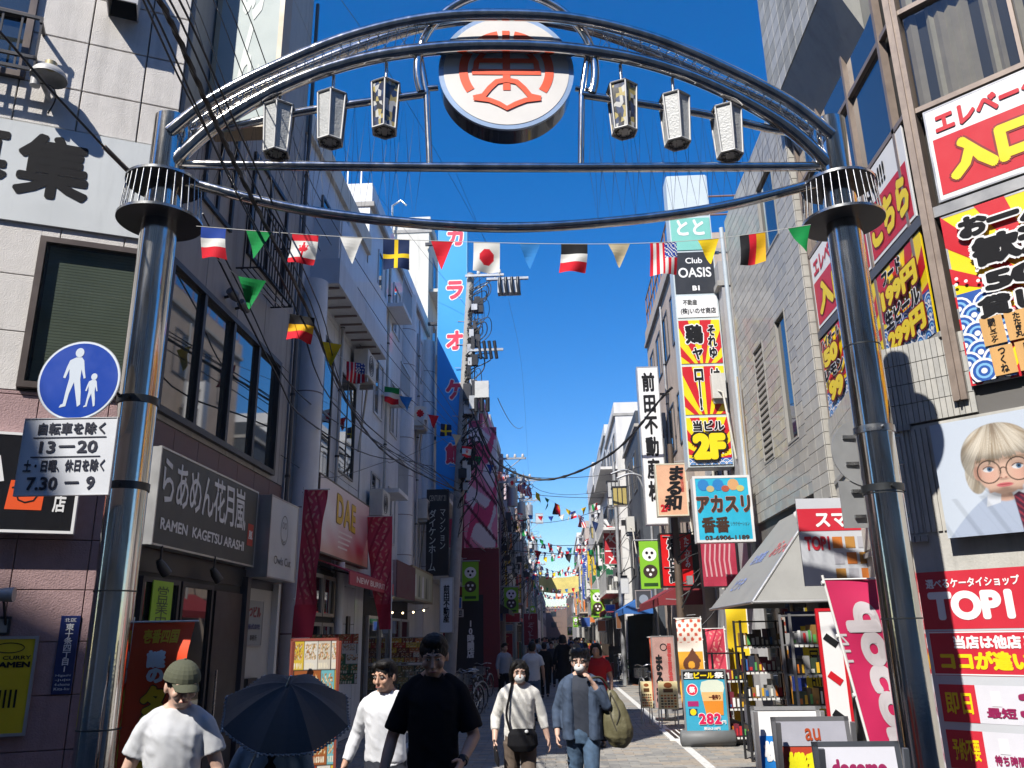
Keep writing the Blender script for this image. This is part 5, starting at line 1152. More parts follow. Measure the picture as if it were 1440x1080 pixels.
def E2(x, z): return (x-695)*k, (275-z)*k
def ring_part(cx, cz_, r, wd, t0, t1): return stroke(CF, [E2(cx+r*cos(t_), cz_-r*sin(t_)) for t_ in np.linspace(t0, t1, 40)], wd*k, d, EM, b)
ring_part(695, 275, 196, 40, radians(-34), radians(90-11)); ring_part(695, 275, 196, 40, radians(90+11), radians(214))
stroke(CF, [E2(695, 60), E2(695, 382)], 34*k, d+.001, EM, b)
stroke(CF, [E2(538, 285), E2(852, 285)], 30*k, d+.002, EM, b)
stroke(CF, [E2(552, 290), E2(560, 232), E2(590, 185), E2(640, 155), E2(695, 145), E2(750, 155), E2(800, 185), E2(830, 232), E2(838, 290)], 26*k, d+.003, EM, b)
stroke(CF, [E2(570, 225), E2(820, 225)], 24*k, d+.004, EM, b)
stroke(CF, [E2(545, 425), E2(590, 412), E2(618, 372), E2(650, 338), E2(695, 328), E2(740, 338), E2(772, 372), E2(800, 412), E2(848, 425)], 26*k, d+.005, EM, b)
stroke(CF, [E2(545, 425), E2(615, 435), E2(660, 455), E2(695, 478), E2(735, 455), E2(780, 435), E2(848, 425)], 24*k, d+.006, EM, b); b.build('emblem', crest)
# lanterns
LW = mat('lantern_white', (.42, .43, .43), .45, var=.14, vs=14, bump=.6, bs=50); LPAT = [mat('lantern_p%d' % i, c, .3, var=.1, coat=.4) for i, c in enumerate([(.02, .025, .06), (.03, .03, .03), (.42, .34, .12), (.5, .5, .48), (.03, .05, .12)])]
rsl = random.Random(4)
def lantern(a, ztop, kind, label):
    o = GF.w(a, ztop-.49); t = thing('lantern', label, 'lantern', o, group='glass lanterns hung from the gate'); c = GF.w(a, 0); R0, R1 = .120, .148
    def q(i, z, r): t_ = pi/6+i*pi/3+.15; return (c.x+r*cos(t_), c.y+r*sin(t_), z)
    fr = MB()
    for i in range(6):
        fr.tube([q(i, ztop-.49, R0), q(i, ztop, R1)], .010, LG, 5); 
        for z, r in ((ztop-.49, R0), (ztop, R1)): fr.tube([q(i, z, r), q(i+1, z, r)], .011, LG, 5)
        A_, B_ = Vector(q(i, ztop-.49, R0)), Vector(q(i+1, ztop-.49, R0)); C_ = Vector((c.x, c.y, ztop-.49)); fr.tube([A_.lerp(B_, .5), A_.lerp(B_, .5).lerp(C_, .5)], .005, DARKST, 4)
    fr.tube([Vector((c.x, c.y, ztop-.49))+Vector((.08*cos(t_), .08*sin(t_), 0)) for t_ in np.linspace(0, 2*pi, 13)[:-1]], .005, DARKST, 4, closed=True)
    fr.build('frame', t)
    for i in range(6):
        A_, B_, C_, D_ = [Vector(v) for v in (q(i, ztop-.485, R0-.008), q(i+1, ztop-.485, R0-.008), q(i+1, ztop, R1-.008), q(i, ztop, R1-.008))]; g = MB()
        if kind == 'white': g.add([A_, B_, C_, D_], [(0, 1, 2, 3)], LW)
        else:
            nx_, nz_ = 4, 9; P = {}
            for x in range(nx_+1):
                for z in range(nz_+1):
                    jx = x/nx_+(rsl.uniform(-.09, .09) if 0 < x < nx_ else 0); jz = z/nz_+(rsl.uniform(-.04, .04) if 0 < z < nz_ else 0); P[x, z] = A_.lerp(B_, jx).lerp(D_.lerp(C_, jx), jz)
            for x in range(nx_):
                for z in range(nz_): g.add([P[x, z], P[x+1, z], P[x+1, z+1], P[x, z+1]], [(0, 1, 2, 3)], rsl.choice(LPAT))
        g.build('glass_side', t)
    g = MB(); g.add([q(i, ztop-.483, R0-.01) for i in range(6)], [(5, 4, 3, 2, 1, 0)], LW if kind == 'white' else LPAT[3]); g.build('glass_base', t)
    g = MB(); v = [q(i, ztop, R1+.015) for i in range(6)]+[(c.x, c.y, ztop+.07)]; g.add(v, [(i, (i+1) % 6, 6) for i in range(6)]+[(5, 4, 3, 2, 1, 0)], DARKST); g.build('cap', t)
    g = MB(); g.tube([GF.w(a, ztop+.06), GF.w(a, zl(low, a)-.04)], .016, STEEL, 8); g.build('hanger', t)
for a, z, k_, lb in ((.99, 6.62, 'white', 'white glass lantern nearest the left gate pillar'), (1.48, 6.75, 'white', 'white glass lantern between the other two on the left half of the gate'), (1.98, 6.87, 'stained', 'blue and yellow stained glass lantern left of the crest'),
                (GW-1.98, 6.87, 'stained', 'black and white stained glass lantern right of the crest'), (GW-1.48, 6.75, 'white', 'white glass lantern between the other two on the right half of the gate'), (GW-.99, 6.62, 'white', 'white glass lantern nearest the right gate pillar')): lantern(a, z, k_, lb)
# signs clamped to the pillars
def band(parent, a, z, m=DBAND, r=.168, h=.06):
    b = MB(); b.tube([GF.w(a, z), GF.w(a, z+h)], r, m, 32); b.tube([GF.w(a, z+h/2, .16), GF.w(a, z+h/2, .2)], .015, m, 8); b.build('clamp', parent)
def pt(x, y, Y): return at(x, y, Y)
SFc = Frame((0, 6.22, 0), (1, .04, 0)); a0, a1, z0, z1 = pxb(SFc, 53, 487, 169, 584)
t = thing('pedestrian_sign', 'round blue pedestrian sign of an adult leading a child, clamped to the left gate pillar', 'sign', SFc.w((a0+a1)/2, z0))
cx, cz_ = (a0+a1)/2, (z0+z1)/2; r = (a1-a0)/2
b = MB(); b.disc(SFc.w(cx, cz_, -.012), SFc.n, r, .012, mat('sign_back', (.4, .41, .42), .4, .5), 48); b.build('plate', t)
b = MB(); b.poly(SFc, ell(cx, cz_, r*.985, n=48), .0015, mat('rim_white_sign', (.6, .66, .75), .4, var=0)); b.poly(SFc, ell(cx, cz_, r*.94, n=48), .003, mat('sign_blue', lin('#0a3c9c'), .35, var=.05)); b.build('blue_face', t)
WF = mat('sign_figure', (.52, .58, .66), .4, var=0)
def fig(pts, s_, ox, oz, nm):
    b = MB(); b.poly(SFc, [(cx+ox+x*s_, cz_+oz+z*s_) for x, z in pts[::-1]], .005, WF); b.build(nm, t)
man = [(-.02, .80), (.18, .80), (.27, .68), (.33, .35), (.40, .05), (.34, .02), (.22, .36), (.22, .0), (.30, -.45), (.34, -.9), (.24, -.98), (.12, -.5), (.02, -.1), (-.10, -.5), (-.16, -.95), (-.38, -1.0), (-.34, -.9), (-.26, -.86), (-.22, -.4), (-.16, .05), (-.20, .38), (-.30, .05), (-.38, .08), (-.30, .45), (-.22, .70)]
fig(man, r*.70, -r*.12, r*.02, 'adult_figure'); b = MB(); b.poly(SFc, ell(cx-r*.06, cz_+r*.70, r*.105, r*.12, 18), .006, WF); b.build('adult_head', t)
fig(man, r*.38, r*.34, -r*.30, 'child_figure'); b = MB(); b.poly(SFc, ell(cx+r*.37, cz_+r*.08, r*.075, r*.085, 18), .006, WF); b.build('child_head', t)
band(t, 0, 3.72); MB().tube([SFc.w(cx+r*.6, cz_, -.02), GF.w(-.1, 3.75)], .018, STEEL, 8).build('arm', t)
a0, a1, z0, z1 = pxb(SFc, 28, 588, 160, 697)
t, G, W_, H_ = sign('hours_sign', 'white hours plate 13-20 under the round pedestrian sign on the left pillar', 'sign', SFc, a0, a1, z0, z1, .012, mat('plate_white', (.58, .60, .64), .45, var=.05), mat('plate_back', (.5, .5, .52), .4), .006)
INK = mat('ink_navy', lin('#14182c'), .5, var=0)
text(G, '自転車を除く', W_*.16, W_*.88, H_*.78, H_*.94, .002, INK, t, bold=.03); text(G, '13－20', W_*.2, W_*.82, H_*.54, H_*.70, .002, INK, t, bold=.03)
text(G, '土・日曜、休日を除く', W_*.06, W_*.92, H_*.30, H_*.46, .002, INK, t, bold=.03); text(G, '7.30 － 9', W_*.12, W_*.84, H_*.07, H_*.24, .002, INK, t, bold=.03)
b = MB(); b.fq(G, W_*.12, W_*.90, H_*.735, H_*.75, .002, INK); b.fq(G, W_*.12, W_*.86, H_*.485, H_*.50, .002, INK); b.build('rule_line', t); band(t, 0, 3.0)
# backs of the signs on the right pillar
SB = Frame((0, 7.18, 0), (1, .06, 0)); GB = mat('sign_back', (.4, .41, .42), .4, .5)
t = thing('round_sign', 'grey back of a round road sign half hidden by the right gate pillar', 'sign', GF.w(GW-.15, 3.2))
c = SB.w(*SB.px(1218, 636), 0); b = MB(); b.disc(c, SB.n, .31, .01, GB, 48); b.build('plate', t)
b = MB()
for dz in (.12, -.12): b.box(c.x-.2, c.x+.3, c.y-.04, c.y-.01, c.z+dz, c.z+dz+.03, STEEL)
b.build('rail', t); band(t, GW, 3.42, STEEL); b = MB(); b.poly(SB, [(c.x/1-.02+0, 0)]*0 or [(0, 0), (.05, 0), (.025, .05)], 5, YELP)
t = thing('plate_sign', 'grey back of a rectangular road plate beside the right gate pillar', 'sign', GF.w(GW-.15, 2.6))
a0, a1, z0, z1 = pxb(SB, 1183, 676, 1275, 742); b = MB(); b.fb(SB, a0, a1, z0, z1, -.01, 0, GB); b.build('plate', t)
b = MB()
for dz in (.08, .3): b.fb(SB, a0+.1, a1, z0+dz, z0+dz+.03, 0, .03, STEEL)
b.build('rail', t); band(t, GW, 2.92)
# ================================================================ utility poles
CP = mat('pole_concrete', (.33, .32, .30), .8, var=.2, vs=6, bump=.3); CER = mat('insulator', (.55, .55, .53), .3, var=.1); CABM = mat('cable_black', (.01, .01, .011), .45, var=0); GALV = mat('galvanised', (.40, .41, .42), .45, .5, var=.15)
def upole(label, base, topp, r0=.19, seed=0, tf=True, arms=(.97, .86), cat='utility pole', clutter=8, col=CP):
    rs = random.Random(seed); base, topp = Vector(base), Vector(topp); t = thing('utility_pole', label, cat, base)
    MB().tube([base, topp], [r0, r0*.62], col, 16).build('pole', t)
    L = (topp-base)
    for k_ in arms:
        q = base+L*k_; b = MB(); b.box(q.x-.15, q.x+1.15, q.y-.24, q.y-.16, q.z, q.z+.08, GALV); b.tube([q+Vector((.9, -.2, 0)), q+Vector((.1, -.1, -.6))], .02, GALV, 6); c_ = b.build('cross_arm', t)
        for i in range(3): MB().tube([q+Vector((.3+i*.35, -.2, .08)), q+Vector((.3+i*.35, -.2, .14)), q+Vector((.3+i*.35, -.2, .24))], [.05, .07, .04], CER, 10).build('insulator', c_)
    for i in range(int(L.length/.45)):
        q = base+L*((i+3)/(L.length/.45+3)); s_ = 1 if i % 2 else -1; MB().tube([q, q+Vector((s_*.34, -.02, .02))], .012, GALV, 4).build('step_bolt', t) if q.z > 2 else None
    if tf:
        q = base+L*.80; b = MB(); b.tube([q+Vector((.5, -.1, -.45)), q+Vector((.5, -.1, .45))], .24, GALV, 20); b.tube([q+Vector((.5, -.1, .45)), q+Vector((.5, -.1, .5))], [.24, .12], GALV, 20); x = b.build('transformer', t)
        for i in range(3): MB().tube([q+Vector((.4+i*.1, -.15, .5)), q+Vector((.4+i*.1, -.15, .68))], .03, CER, 8).build('bushing', x)
    for i in range(clutter):
        q = base+L*rs.uniform(.45, .93)+Vector((rs.uniform(.12, .38), rs.uniform(-.3, 0), 0)); b = MB(); w_ = rs.uniform(.06, .15); h_ = rs.uniform(.1, .26); b.box(q.x-w_, q.x+w_, q.y-.1, q.y+.08, q.z-h_, q.z+h_, rs.choice((BLACKP, GALV, CER, DARKST))); b.build('junction_box', t)
    loops = MB()
    for i in range(clutter*2):
        z = rs.uniform(.4, .97); q = base+L*z; r_ = rs.uniform(.15, .75); h_ = rs.uniform(.3, 1.2); P = [q+Vector((0, -.15, 0)), q+Vector((r_, -.25+rs.uniform(-.15, .15), h_*.35)), q+Vector((r_*1.1, -.2, -h_*.2)), q+Vector((r_*.4, -.2, -h_*.7)), q+Vector((0, -.15, -h_))]
        loops.tube(smooth_path(P, 5), rs.uniform(.008, .022), CABM, 5)
    loops.build('looped_cables', t, kind='stuff'); return t
pB = Vector(atx(632, 940, -3.15)); upole('leaning concrete utility pole crowded with cables beside the blue karaoke sign', (-3.2, 25.3, 0), (-2.55, 25.6, 13.6), .2, 1, tf=False, arms=(.985,), clutter=30)
# big black insulator cluster near its top, as in the photo
t = thing('switch_gear', 'grey pole-top switch with ribbed black insulators above the blue karaoke sign level', 'switch gear', at(716, 405, 25.4))
c = Vector(at(716, 405, 25.4)); b = MB(); b.box(c.x-.38, c.x+.38, c.y-.15, c.y+.15, c.z-.22, c.z+.22, GALV); b.build('casing', t); b = MB(); b.box(c.x-.75, c.x+.65, c.y-.05, c.y+.05, c.z+.3, c.z+.38, GALV); b.build('beam', t)
for i in range(4): MB().tube(smooth_path([(c.x-.3+i*.2, c.y-.18, c.z+.3), (c.x-.3+i*.2, c.y-.25, c.z), (c.x-.25+i*.2, c.y-.2, c.z-.35)], 4), .055, BLACKP, 8).build('insulator', t)
t = thing('white_equipment_box', 'white equipment box with dark fittings half way up the leaning pole', 'equipment box', at(678, 550, 25.2)); c = Vector(at(678, 548, 25.2)); MB().box(c.x-.22, c.x+.22, c.y-.15, c.y+.15, c.z-.3, c.z+.25, CER).build('casing', t)
for i in range(3): MB().tube([(c.x-.18+i*.18, c.y-.1, c.z-.75), (c.x-.18+i*.18, c.y-.1, c.z-.3)], .07, BLACKP, 10).build('cutout', t)
MB().tube([(c.x-.5, c.y+.1, c.z), (c.x, c.y+.1, c.z)], .03, GALV, 6).build('bracket', t)
for i in range(5):
    q = Vector(at(682+4*i, 490-4*i, 25.2)); 
t = thing('line_insulators', 'row of ribbed black line insulators on the upper middle of the leaning pole', 'insulators', at(690, 490, 25.2)); c = Vector(at(686, 492, 25.2))
for i in range(4): MB().tube([(c.x-.3+i*.17, c.y, c.z+.3), (c.x-.22+i*.17, c.y, c.z-.3)], .055, BLACKP, 8).build('insulator', t)
MB().box(c.x-.6, c.x+.5, c.y-.03, c.y+.03, c.z-.04, c.z+.04, GALV).build('cross_arm', t)
pl_ = [('shaded side utility pole hung with boxes before the red shop fronts', -2.35, 37, 9.8), ('second shaded side utility pole, bristling with transformers', -2.3, 46, 10.6), ('third utility pole on the shaded side with a white box on top', -2.15, 56, 12.3), ('utility pole far down the shaded side', -2.2, 72, 11.5), ('utility pole very far down the shaded side', -2.2, 95, 11), ('last visible utility pole on the shaded side', -2.2, 128, 11)]
for i, (lb, x, y, h) in enumerate(pl_): upole(lb, (x, y, 0), (x+.05, y, h), .17, 10+i, clutter=12 if i < 4 else 5)
upole('brown painted pole carrying the peach and scarlet signs', (2.95, 20.6, 0), (3.0, 20.6, 6.4), .11, 30, tf=False, arms=(), clutter=2, col=mat('pole_brown', (.10, .07, .05), .6, var=.2))
upole('slim grey pole on the sunny side by the blue awning', (2.5, 33, 0), (2.5, 33, 8.5), .10, 31, tf=False, arms=(), clutter=2, col=GALV)
upole('pole among the white blocks on the sunny side', (2.45, 52, 0), (2.45, 52, 10.5), .15, 32, clutter=6)
upole('farther pole on the sunny side', (2.45, 80, 0), (2.45, 80, 11), .15, 33, clutter=5)
# ================================================================ cables
def cable(label, P, r, n=6, group=None, sides=6, cat='cable', name='overhead_cable', twist=0):
    P = smooth_path([Vector(p) for p in P], n) if len(P) > 2 else catenary(P[0], P[1], (Vector(P[0])-Vector(P[1])).length*.02)
    b = MB(); b.tube(P, r, CABM, sides)
    if twist:
        for k_ in range(twist):
            Q = []; ref = Vector((1, .2, .3))
            for i, p in enumerate(P): t_ = i*1.3+k_*2*pi/twist; Q.append(p+Vector((cos(t_), .2*sin(t_), sin(t_)))*r*1.15)
            b.tube(Q, r*.45, CABM, 5)
    return b.build(name, label=label, cat=cat, group=group)
def pc(*q): return [at(x, y, Y) for x, y, Y in q]
cable('thickest black cable bundle sweeping down past the left of the gate to the leaning pole', pc((190, -60, 3.6), (240, 30, 4.2), (300, 165, 5.2), (345, 260, 6.2), (425, 420, 9), (500, 585, 14.5), (560, 650, 19), (648, 692, 25.2)), .015, 8, twist=3)
cable('thin cable running beside the thickest bundle on its left', pc((175, -60, 3.8), (215, 30, 4.4), (262, 130, 5.2), (330, 260, 6.5), (415, 430, 9.2), (490, 590, 14.5), (645, 700, 25.2)), .008)
for i, (dx, dy) in enumerate(((14, 0), (30, 6), (-16, 2))):
    cable(['cable hugging the right side of the thickest bundle', 'second cable right of the thickest bundle, sagging a little lower', 'cable just left of the thickest bundle'][i], pc((190+dx, -60, 3.7), (240+dx, 30+dy, 4.3), (300+dx, 165+dy, 5.3), (345+dx, 262+dy, 6.3), (425+dx*.8, 424+dy, 9.2), (500+dx*.5, 590+dy, 14.5), (650, 694, 25.2)), .008)
grp = 'thin cables fanning down to the leaning pole'
for i, (x0, x1, x2, dy) in enumerate(((262, 380, 505, 0), (272, 398, 525, -12), (300, 425, 545, -22), (318, 440, 560, -30), (340, 455, 575, -40))):
    cable(['leftmost', 'second from left', 'middle', 'second from right', 'rightmost'][i]+' of the five thin cables fanning down to the leaning pole', pc((x0-60, -80, 4.5+i*.2), (x0, 0, 5.2+i*.3), ((x0+x1)/2-8, 150+dy/2, 8), (x1, 330+dy, 12), (x2, 520+dy, 17), (652, 640+dy, 25.2)), .0065, group=grp)
cable('cable crossing to a clamp in front of the mirror strip', pc((285, 300, 8), (350, 430, 9.5), (400, 530, 11), (460, 585, 14), (530, 625, 19), (646, 680, 25.2)), .010)
cable('lower cable strung along the grey facade at sign height', pc((285, 320, 7.9), (385, 520, 9.5), (430, 590, 12), (520, 640, 17), (600, 655, 22), (640, 690, 25)), .012)
cable('slack cable drooping past the pink takeaway sign', pc((395, 640, 12), (460, 672, 14), (540, 650, 18), (560, 647, 19), (640, 610, 25)), .006)
cable('long black cable swinging across the street to the right row', pc((660, 560, 25.2), (690, 640, 26), (745, 672, 26), (800, 668, 25.5), (870, 630, 24.5), (930, 560, 23.5), (945, 545, 23)), .03, 8, twist=2)
cable('thin cable crossing below the long black one', pc((665, 660, 26), (760, 672, 27), (850, 668, 27), (905, 655, 26)), .01); cable('thin cable from the leaning pole to the sunny side at mid height', pc((668, 600, 26), (760, 690, 34), (860, 690, 34), (905, 672, 30)), .01)
cable('stay wire running up to the left wall bracket above the floodlight', pc((-60, -10, 4.6), (0, 45, 5.0), (70, 125, 5.5), (140, 200, 6.0), (150, 212, 6.1)), .011)
t = thing('wire_sleeve', 'brown sleeve joining the stay wire to the left collar', 'sleeve', at(170, 225, 6.2)); MB().tube(pc((146, 206, 6.08), (192, 252, 6.4)), .022, mat('sleeve_brown', (.20, .15, .12), .5, .3), 8).build('sleeve', t)
for i, q in enumerate([((705, 690, 46), (850, 700, 47)), ((735, 600, 56), (700, 560, 30)), ((745, 735, 56), (870, 705, 40)), ((700, 760, 46), (905, 760, 36)), ((690, 770, 40), (880, 780, 40)), ((740, 780, 70), (850, 770, 60)), ((750, 800, 80), (840, 805, 80)), ((700, 720, 37), (665, 640, 26)), ((735, 700, 56), (672, 560, 26)), ((745, 790, 72), (735, 720, 56)), ((665, 700, 26), (712, 715, 46)), ((665, 760, 26), (712, 770, 46))]):
    cable(['far cable crossing level to the sunny side below the swinging black one', 'short far cable dropping right of the leaning pole', 'far cable rising to the white blocks on the sunny side', 'level far cable behind the rising flag string', 'level far cable above the blue pedestrian plates', 'distant cable descending to the sunny side poles', 'lowest distant cable over the yellow banner', 'steep cable from the leaning pole to the next shaded pole', 'steep cable from the leaning pole to the white box pole', 'steep distant cable on the shaded side poles', 'upper short cable between the two nearest shaded poles', 'lower short cable between the two nearest shaded poles'][i], [at(*q[0]), at(*q[1])], .016, group='far overhead cables', sides=5)
for i, q in enumerate([((390, 0, 16), (470, 190, 22), (655, 430, 25.3)), ((640, 240, 20), (700, 380, 25), (712, 395, 25.3)), ((715, 420, 25), (735, 530, 40), (745, 700, 56)), ((480, 0, 9), (540, 90, 12), (640, 260, 18), (700, 370, 25))]):
    cable(['hair thin wire left of the gate arch against the sky', 'short thin wire dropping to the pole-top switch', 'thin wire falling from the pole-top switch into the street', 'thin wire passing behind the stained glass lanterns'][i], pc(*q), .005, sides=4)
for i in range(4): cable('short jumper cable curling off the leaning pole', pc((655+i*4, 560+i*30, 25.2), (690+i*6, 640+i*28, 25.4), (705+i*3, 700+i*25, 30), (712, 720+i*20, 36)), .02, group='jumper cables curling off the leaning pole')
# ================================================================ bunting
FC = {k_: mat('flag_'+k_, v, .8, var=.07, vs=9, spec=.2) for k_, v in dict(b=lin('#1c3c8c'), w=(.60, .60, .58), r=lin('#c01c2c'), k=(.012, .012, .014), y=lin('#d8b81c'), g=lin('#0c7a3c'), n=lin('#10244c'), gold=lin('#c89a18'), tan=lin('#b0a488'), c=lin('#2870b0')).items()}
def pat(kind, u, v):
    if kind == 'france': return 'b' if v > .66 else 'w' if v > .33 else 'r'
    if kind == 'france2': return 'k' if v > .66 else 'w' if v > .33 else 'r'
    if kind == 'italy': return 'g' if u < .34 else 'w' if u < .67 else 'r'
    if kind == 'italyh': return 'g' if v > .66 else 'w' if v > .33 else 'r'
    if kind == 'germany': return 'k' if u < .34 else 'r' if u < .67 else 'gold'
    if kind == 'sweden': return 'y' if (abs(u-.5) < .09 or abs(v-.42) < .09) else 'n'
    if kind == 'japan': return 'r' if ((u-.5)/.27)**2+((v-.5)/.27)**2 < 1 else 'w'
    if kind == 'usa':
        if u > .52 and v > .5: return 'w' if (int(u*22)+int(v*22)) % 3 == 0 else 'b'
        return 'r' if int(u*9) % 2 == 0 else 'w'
    if kind == 'canada':
        if v > .78 or v < .2: return 'r'
        x, z = abs(u-.5)/.28, (v-.5)/.26
        leaf = (x < .07 and z < 0) or (0 < z < .95 and x < .42*(1-z) and not (.42 < z < .5 and x > .12)) or (-.05 < z < .42 and x < .5+.45*z) and not (.3 < x < .42 and z > .12) or (-.5 < z <= .0 and x < .75+z*.9)
        return 'r' if leaf else 'w'
    if kind == 'belgium': return 'k' if v > .66 else 'gold' if v > .33 else 'r'
    return kind
def flag(parent, p0, p1, kind, hgt, N=14, wind=.04, twist=0, seed=0):
    rs = random.Random(seed); p0, p1 = Vector(p0), Vector(p1); tri = kind in FC; W = (p1-p0).length; u = (p1-p0).normalized(); nrm = u.cross(Vector((0, 0, 1))); ph = rs.uniform(0, 6); mb = MB(); P = {}
    n = N if not tri else 8; fold = rs.uniform(-.3, .3)
    for j in range(n+1):
        v = j/n
        for i in range(n+1):
            q = i/n; x = q
            if tri: x = .5+(q-.5)*(1-v*.97)
            d = wind*(.3+v)*sin(ph+x*5+v*2.5)*min(1, v*2); P[i, j] = p0+(p1-p0)*x+Vector((0, 0, -hgt*v*(1-.06*abs(fold)*x)))+nrm*(d+twist*v*v)+u*(fold*.12*v*v)
    for j in range(n):
        for i in range(n):
            k_ = kind if tri else pat(kind, (i+.5)/n, 1-(j+.5)/n); mb.add([P[i, j], P[i, j+1], P[i+1, j+1], P[i+1, j]], [(0, 1, 2, 3)], FC[k_], True)
    return mb.build('flag', parent)
def bunting(label, P, seq, fw, fh, N=14, group=None, wind=.04, twist=0, seed=0, gap=.0, r=.004, face=None):
    P = smooth_path(P, 10); t = thing('flag_bunting', label, 'bunting', P[0], group=group); MB().tube(P, r, mat('cord_white', (.5, .5, .48), .8, var=0), 4).build('cord', t)
    L = [0]
    for a, b_ in zip(P, P[1:]): L.append(L[-1]+(b_-a).length)
    def on(s_):
        for i in range(len(P)-1):
            if L[i+1] >= s_: return P[i].lerp(P[i+1], (s_-L[i])/max(1e-6, L[i+1]-L[i]))
        return P[-1]
    n = len(seq); step = L[-1]/n
    for i, k_ in enumerate(seq):
        if k_ is None: continue
        c_ = step*(i+.5); w_ = fw*(1.0 if k_ not in FC else .95); o = flag(t, on(c_-w_/2) if face is None else on(c_), on(c_+w_/2) if face is None else on(c_)+Vector(face)*w_, k_, fh, N, wind, twist, seed+i)
    return t
# main string across the gate: flags set at the places they hang
ms = [(276, 322, 6.35), (700, 347, 6.9), (1140, 322, 7.1)]
P = [at(276, 318, 6.3), at(450, 331, 6.35), at(650, 340, 6.45), at(850, 343, 6.55), at(1000, 336, 6.65), at(1140, 316, 6.75)]
t = thing('flag_bunting', 'string of national flags and pennants across the street just below the gate', 'bunting', P[0]); PS = smooth_path(P, 12); MB().tube(PS, .003, mat('cord_white', (.5, .5, .48), .8), 4).build('cord', t)
def onx(px_):
    best = None
    for a, b_ in zip(PS, PS[1:]):
        xs = []
        for q in (a, b_):
            d = q-Vector((0, 0, EYE)); xs.append(720+F_PX*d.dot(_r)/d.dot(_f))
        if xs[0] <= px_ <= xs[1]: return a.lerp(b_, (px_-xs[0])/(xs[1]-xs[0]))
    return PS[-1] if px_ > 700 else PS[0]
for i, (x0, x1, k_, h_) in enumerate(((283, 318, 'france', .29), (346, 382, 'g', .27), (411, 448, 'canada', .28), (478, 510, 'w', .24), (539, 576, 'sweden', .28), (606, 637, 'r', .27), (666, 703, 'japan', .28), (730, 760, 'c', .25), (789, 826, 'france2', .27), (855, 886, 'tan', .22), (914, 951, 'usa', .31), (981, 1011, 'y', .24), (1040, 1076, 'germany', .29), (1108, 1140, 'g', .26))):
    flag(t, onx(x0), onx(x1), k_, h_, 26 if k_ in ('canada', 'usa', 'japan') else 14, .02, 0, 40+i)
# second string running back along the left wall
P = pc((280, 340, 6.9), (330, 385, 7.6), (400, 435, 9.0), (470, 495, 11.5), (520, 530, 14), (570, 562, 17.5), (625, 600, 22), (665, 640, 26), (735, 685, 33))
bunting('string of flags slanting away along the left building to the leaning pole', P, ['g', 'belgium', 'y', 'usa', None, 'italyh', 'c', 'japan', 'r', 'sweden', 'tan', 'canada', 'g', 'b', 'usa', 'japan', 'usa'], .30, .33, 14, seed=100, wind=.06, face=(.92, .38, -.06))
P = pc((735, 660, 33), (745, 685, 34), (790, 712, 36), (840, 735, 37), (885, 745, 36))
bunting('string of flags rising and falling across the street before the white blocks', P, ['japan', 'usa', 'y', 'g', 'germany', 'y', 'usa', 'n', 'r', 'k'], .34, .5, 10, seed=140, wind=.12)
P = pc((735, 770, 48), (790, 780, 48), (835, 772, 47), (905, 745, 36)); bunting('string of dark flags crossing the street beneath the rising one', P, ['r', 'k', 'g', 'r', 'belgium', 'n', 'g', 'germany', 'r'], .45, .5, 8, seed=160, wind=.15)
seqs = ['canada', 'w', 'japan', 'c', 'france', 'g', 'r', 'y', 'usa', 'b', 'italy']
lbs = ['nearest of the far flag strings, just past the white blocks', 'second of the far flag strings over the crowd', 'third of the far flag strings over the crowd', 'fourth of the far flag strings, small and dense', 'fifth of the far flag strings over the vanishing street', 'last faint flag string at the end of the street', 'far flag string slanting above the yellow banner', 'far flag string slanting under the yellow banner', 'sagging flag string closest to the mural building', 'flag string rising to the sunny side past the second pole', 'flag string falling to the sunny side past the third pole', 'flag string just before the yellow banner', 'flag string just behind the yellow banner', 'low dense flag string near the end of the street', 'tiny flag string before the last poles', 'tiniest flag string closing the street', 'low flag string over the last walkers', 'flag string against the end building', 'flag string before the red shop fronts']
for i, (Y, z0, z1) in enumerate(((60, 8.0, 8.2), (68, 7.0, 7.4), (78, 8.6, 7.6), (88, 6.8, 7.6), (100, 8.4, 8.2), (118, 8.6, 8.8), (64, 6.2, 7.8), (73, 6.4, 6.0), (41, 7.8, 8.6), (54, 6.6, 8.2), (57, 8.9, 7.4), (83, 7.8, 6.8), (94, 7.4, 7.9), (108, 7.2, 7.0), (125, 8.0, 7.6), (140, 8.2, 8.6), (150, 6.5, 7.0), (165, 7.5, 8.0), (49, 8.2, 6.9))):
    q = [Vector((-2.4, Y, z0)), Vector((0, Y+2, (z0+z1)/2-.45)), Vector((2.5, Y+3, z1))]; bunting(lbs[i], q, [seqs[(j*3+i) % 11] for j in range(9)], .34, .38, 6, seed=200+i*20, wind=.1)
# yellow banner across the street
q = [Vector((-1.5, 82, 6.6)), Vector((2.4, 82, 6.6))]; b = MB(); t = thing('street_banner', 'pale yellow cloth banner stretched across the far street', 'banner', (0, 82, 5.6))
for i in range(12): x0, x1 = -1.6+i*.36, -1.24+i*.36; f_ = lambda x: .25*((x-.5)/2)**2; b.add([(x0, 82+.05*sin(i), 5.7+f_(x0)), (x1, 82+.05*sin(i+1), 5.7+f_(x1)), (x1, 82, 7.2+f_(x1)), (x0, 82, 7.2+f_(x0))], [(0, 1, 2, 3)], mat('banner_yellow', lin('#d8c878'), .8, var=.2, vs=2), True)
b.build('cloth', t); MB().tube([(-2.4, 82, 7.5), (-1.6, 82, 7.3)], .02, CABM, 4).tube([(2.7, 82, 7.3), (2.9, 82, 7.5)], .02, CABM, 4).build('rope', t)
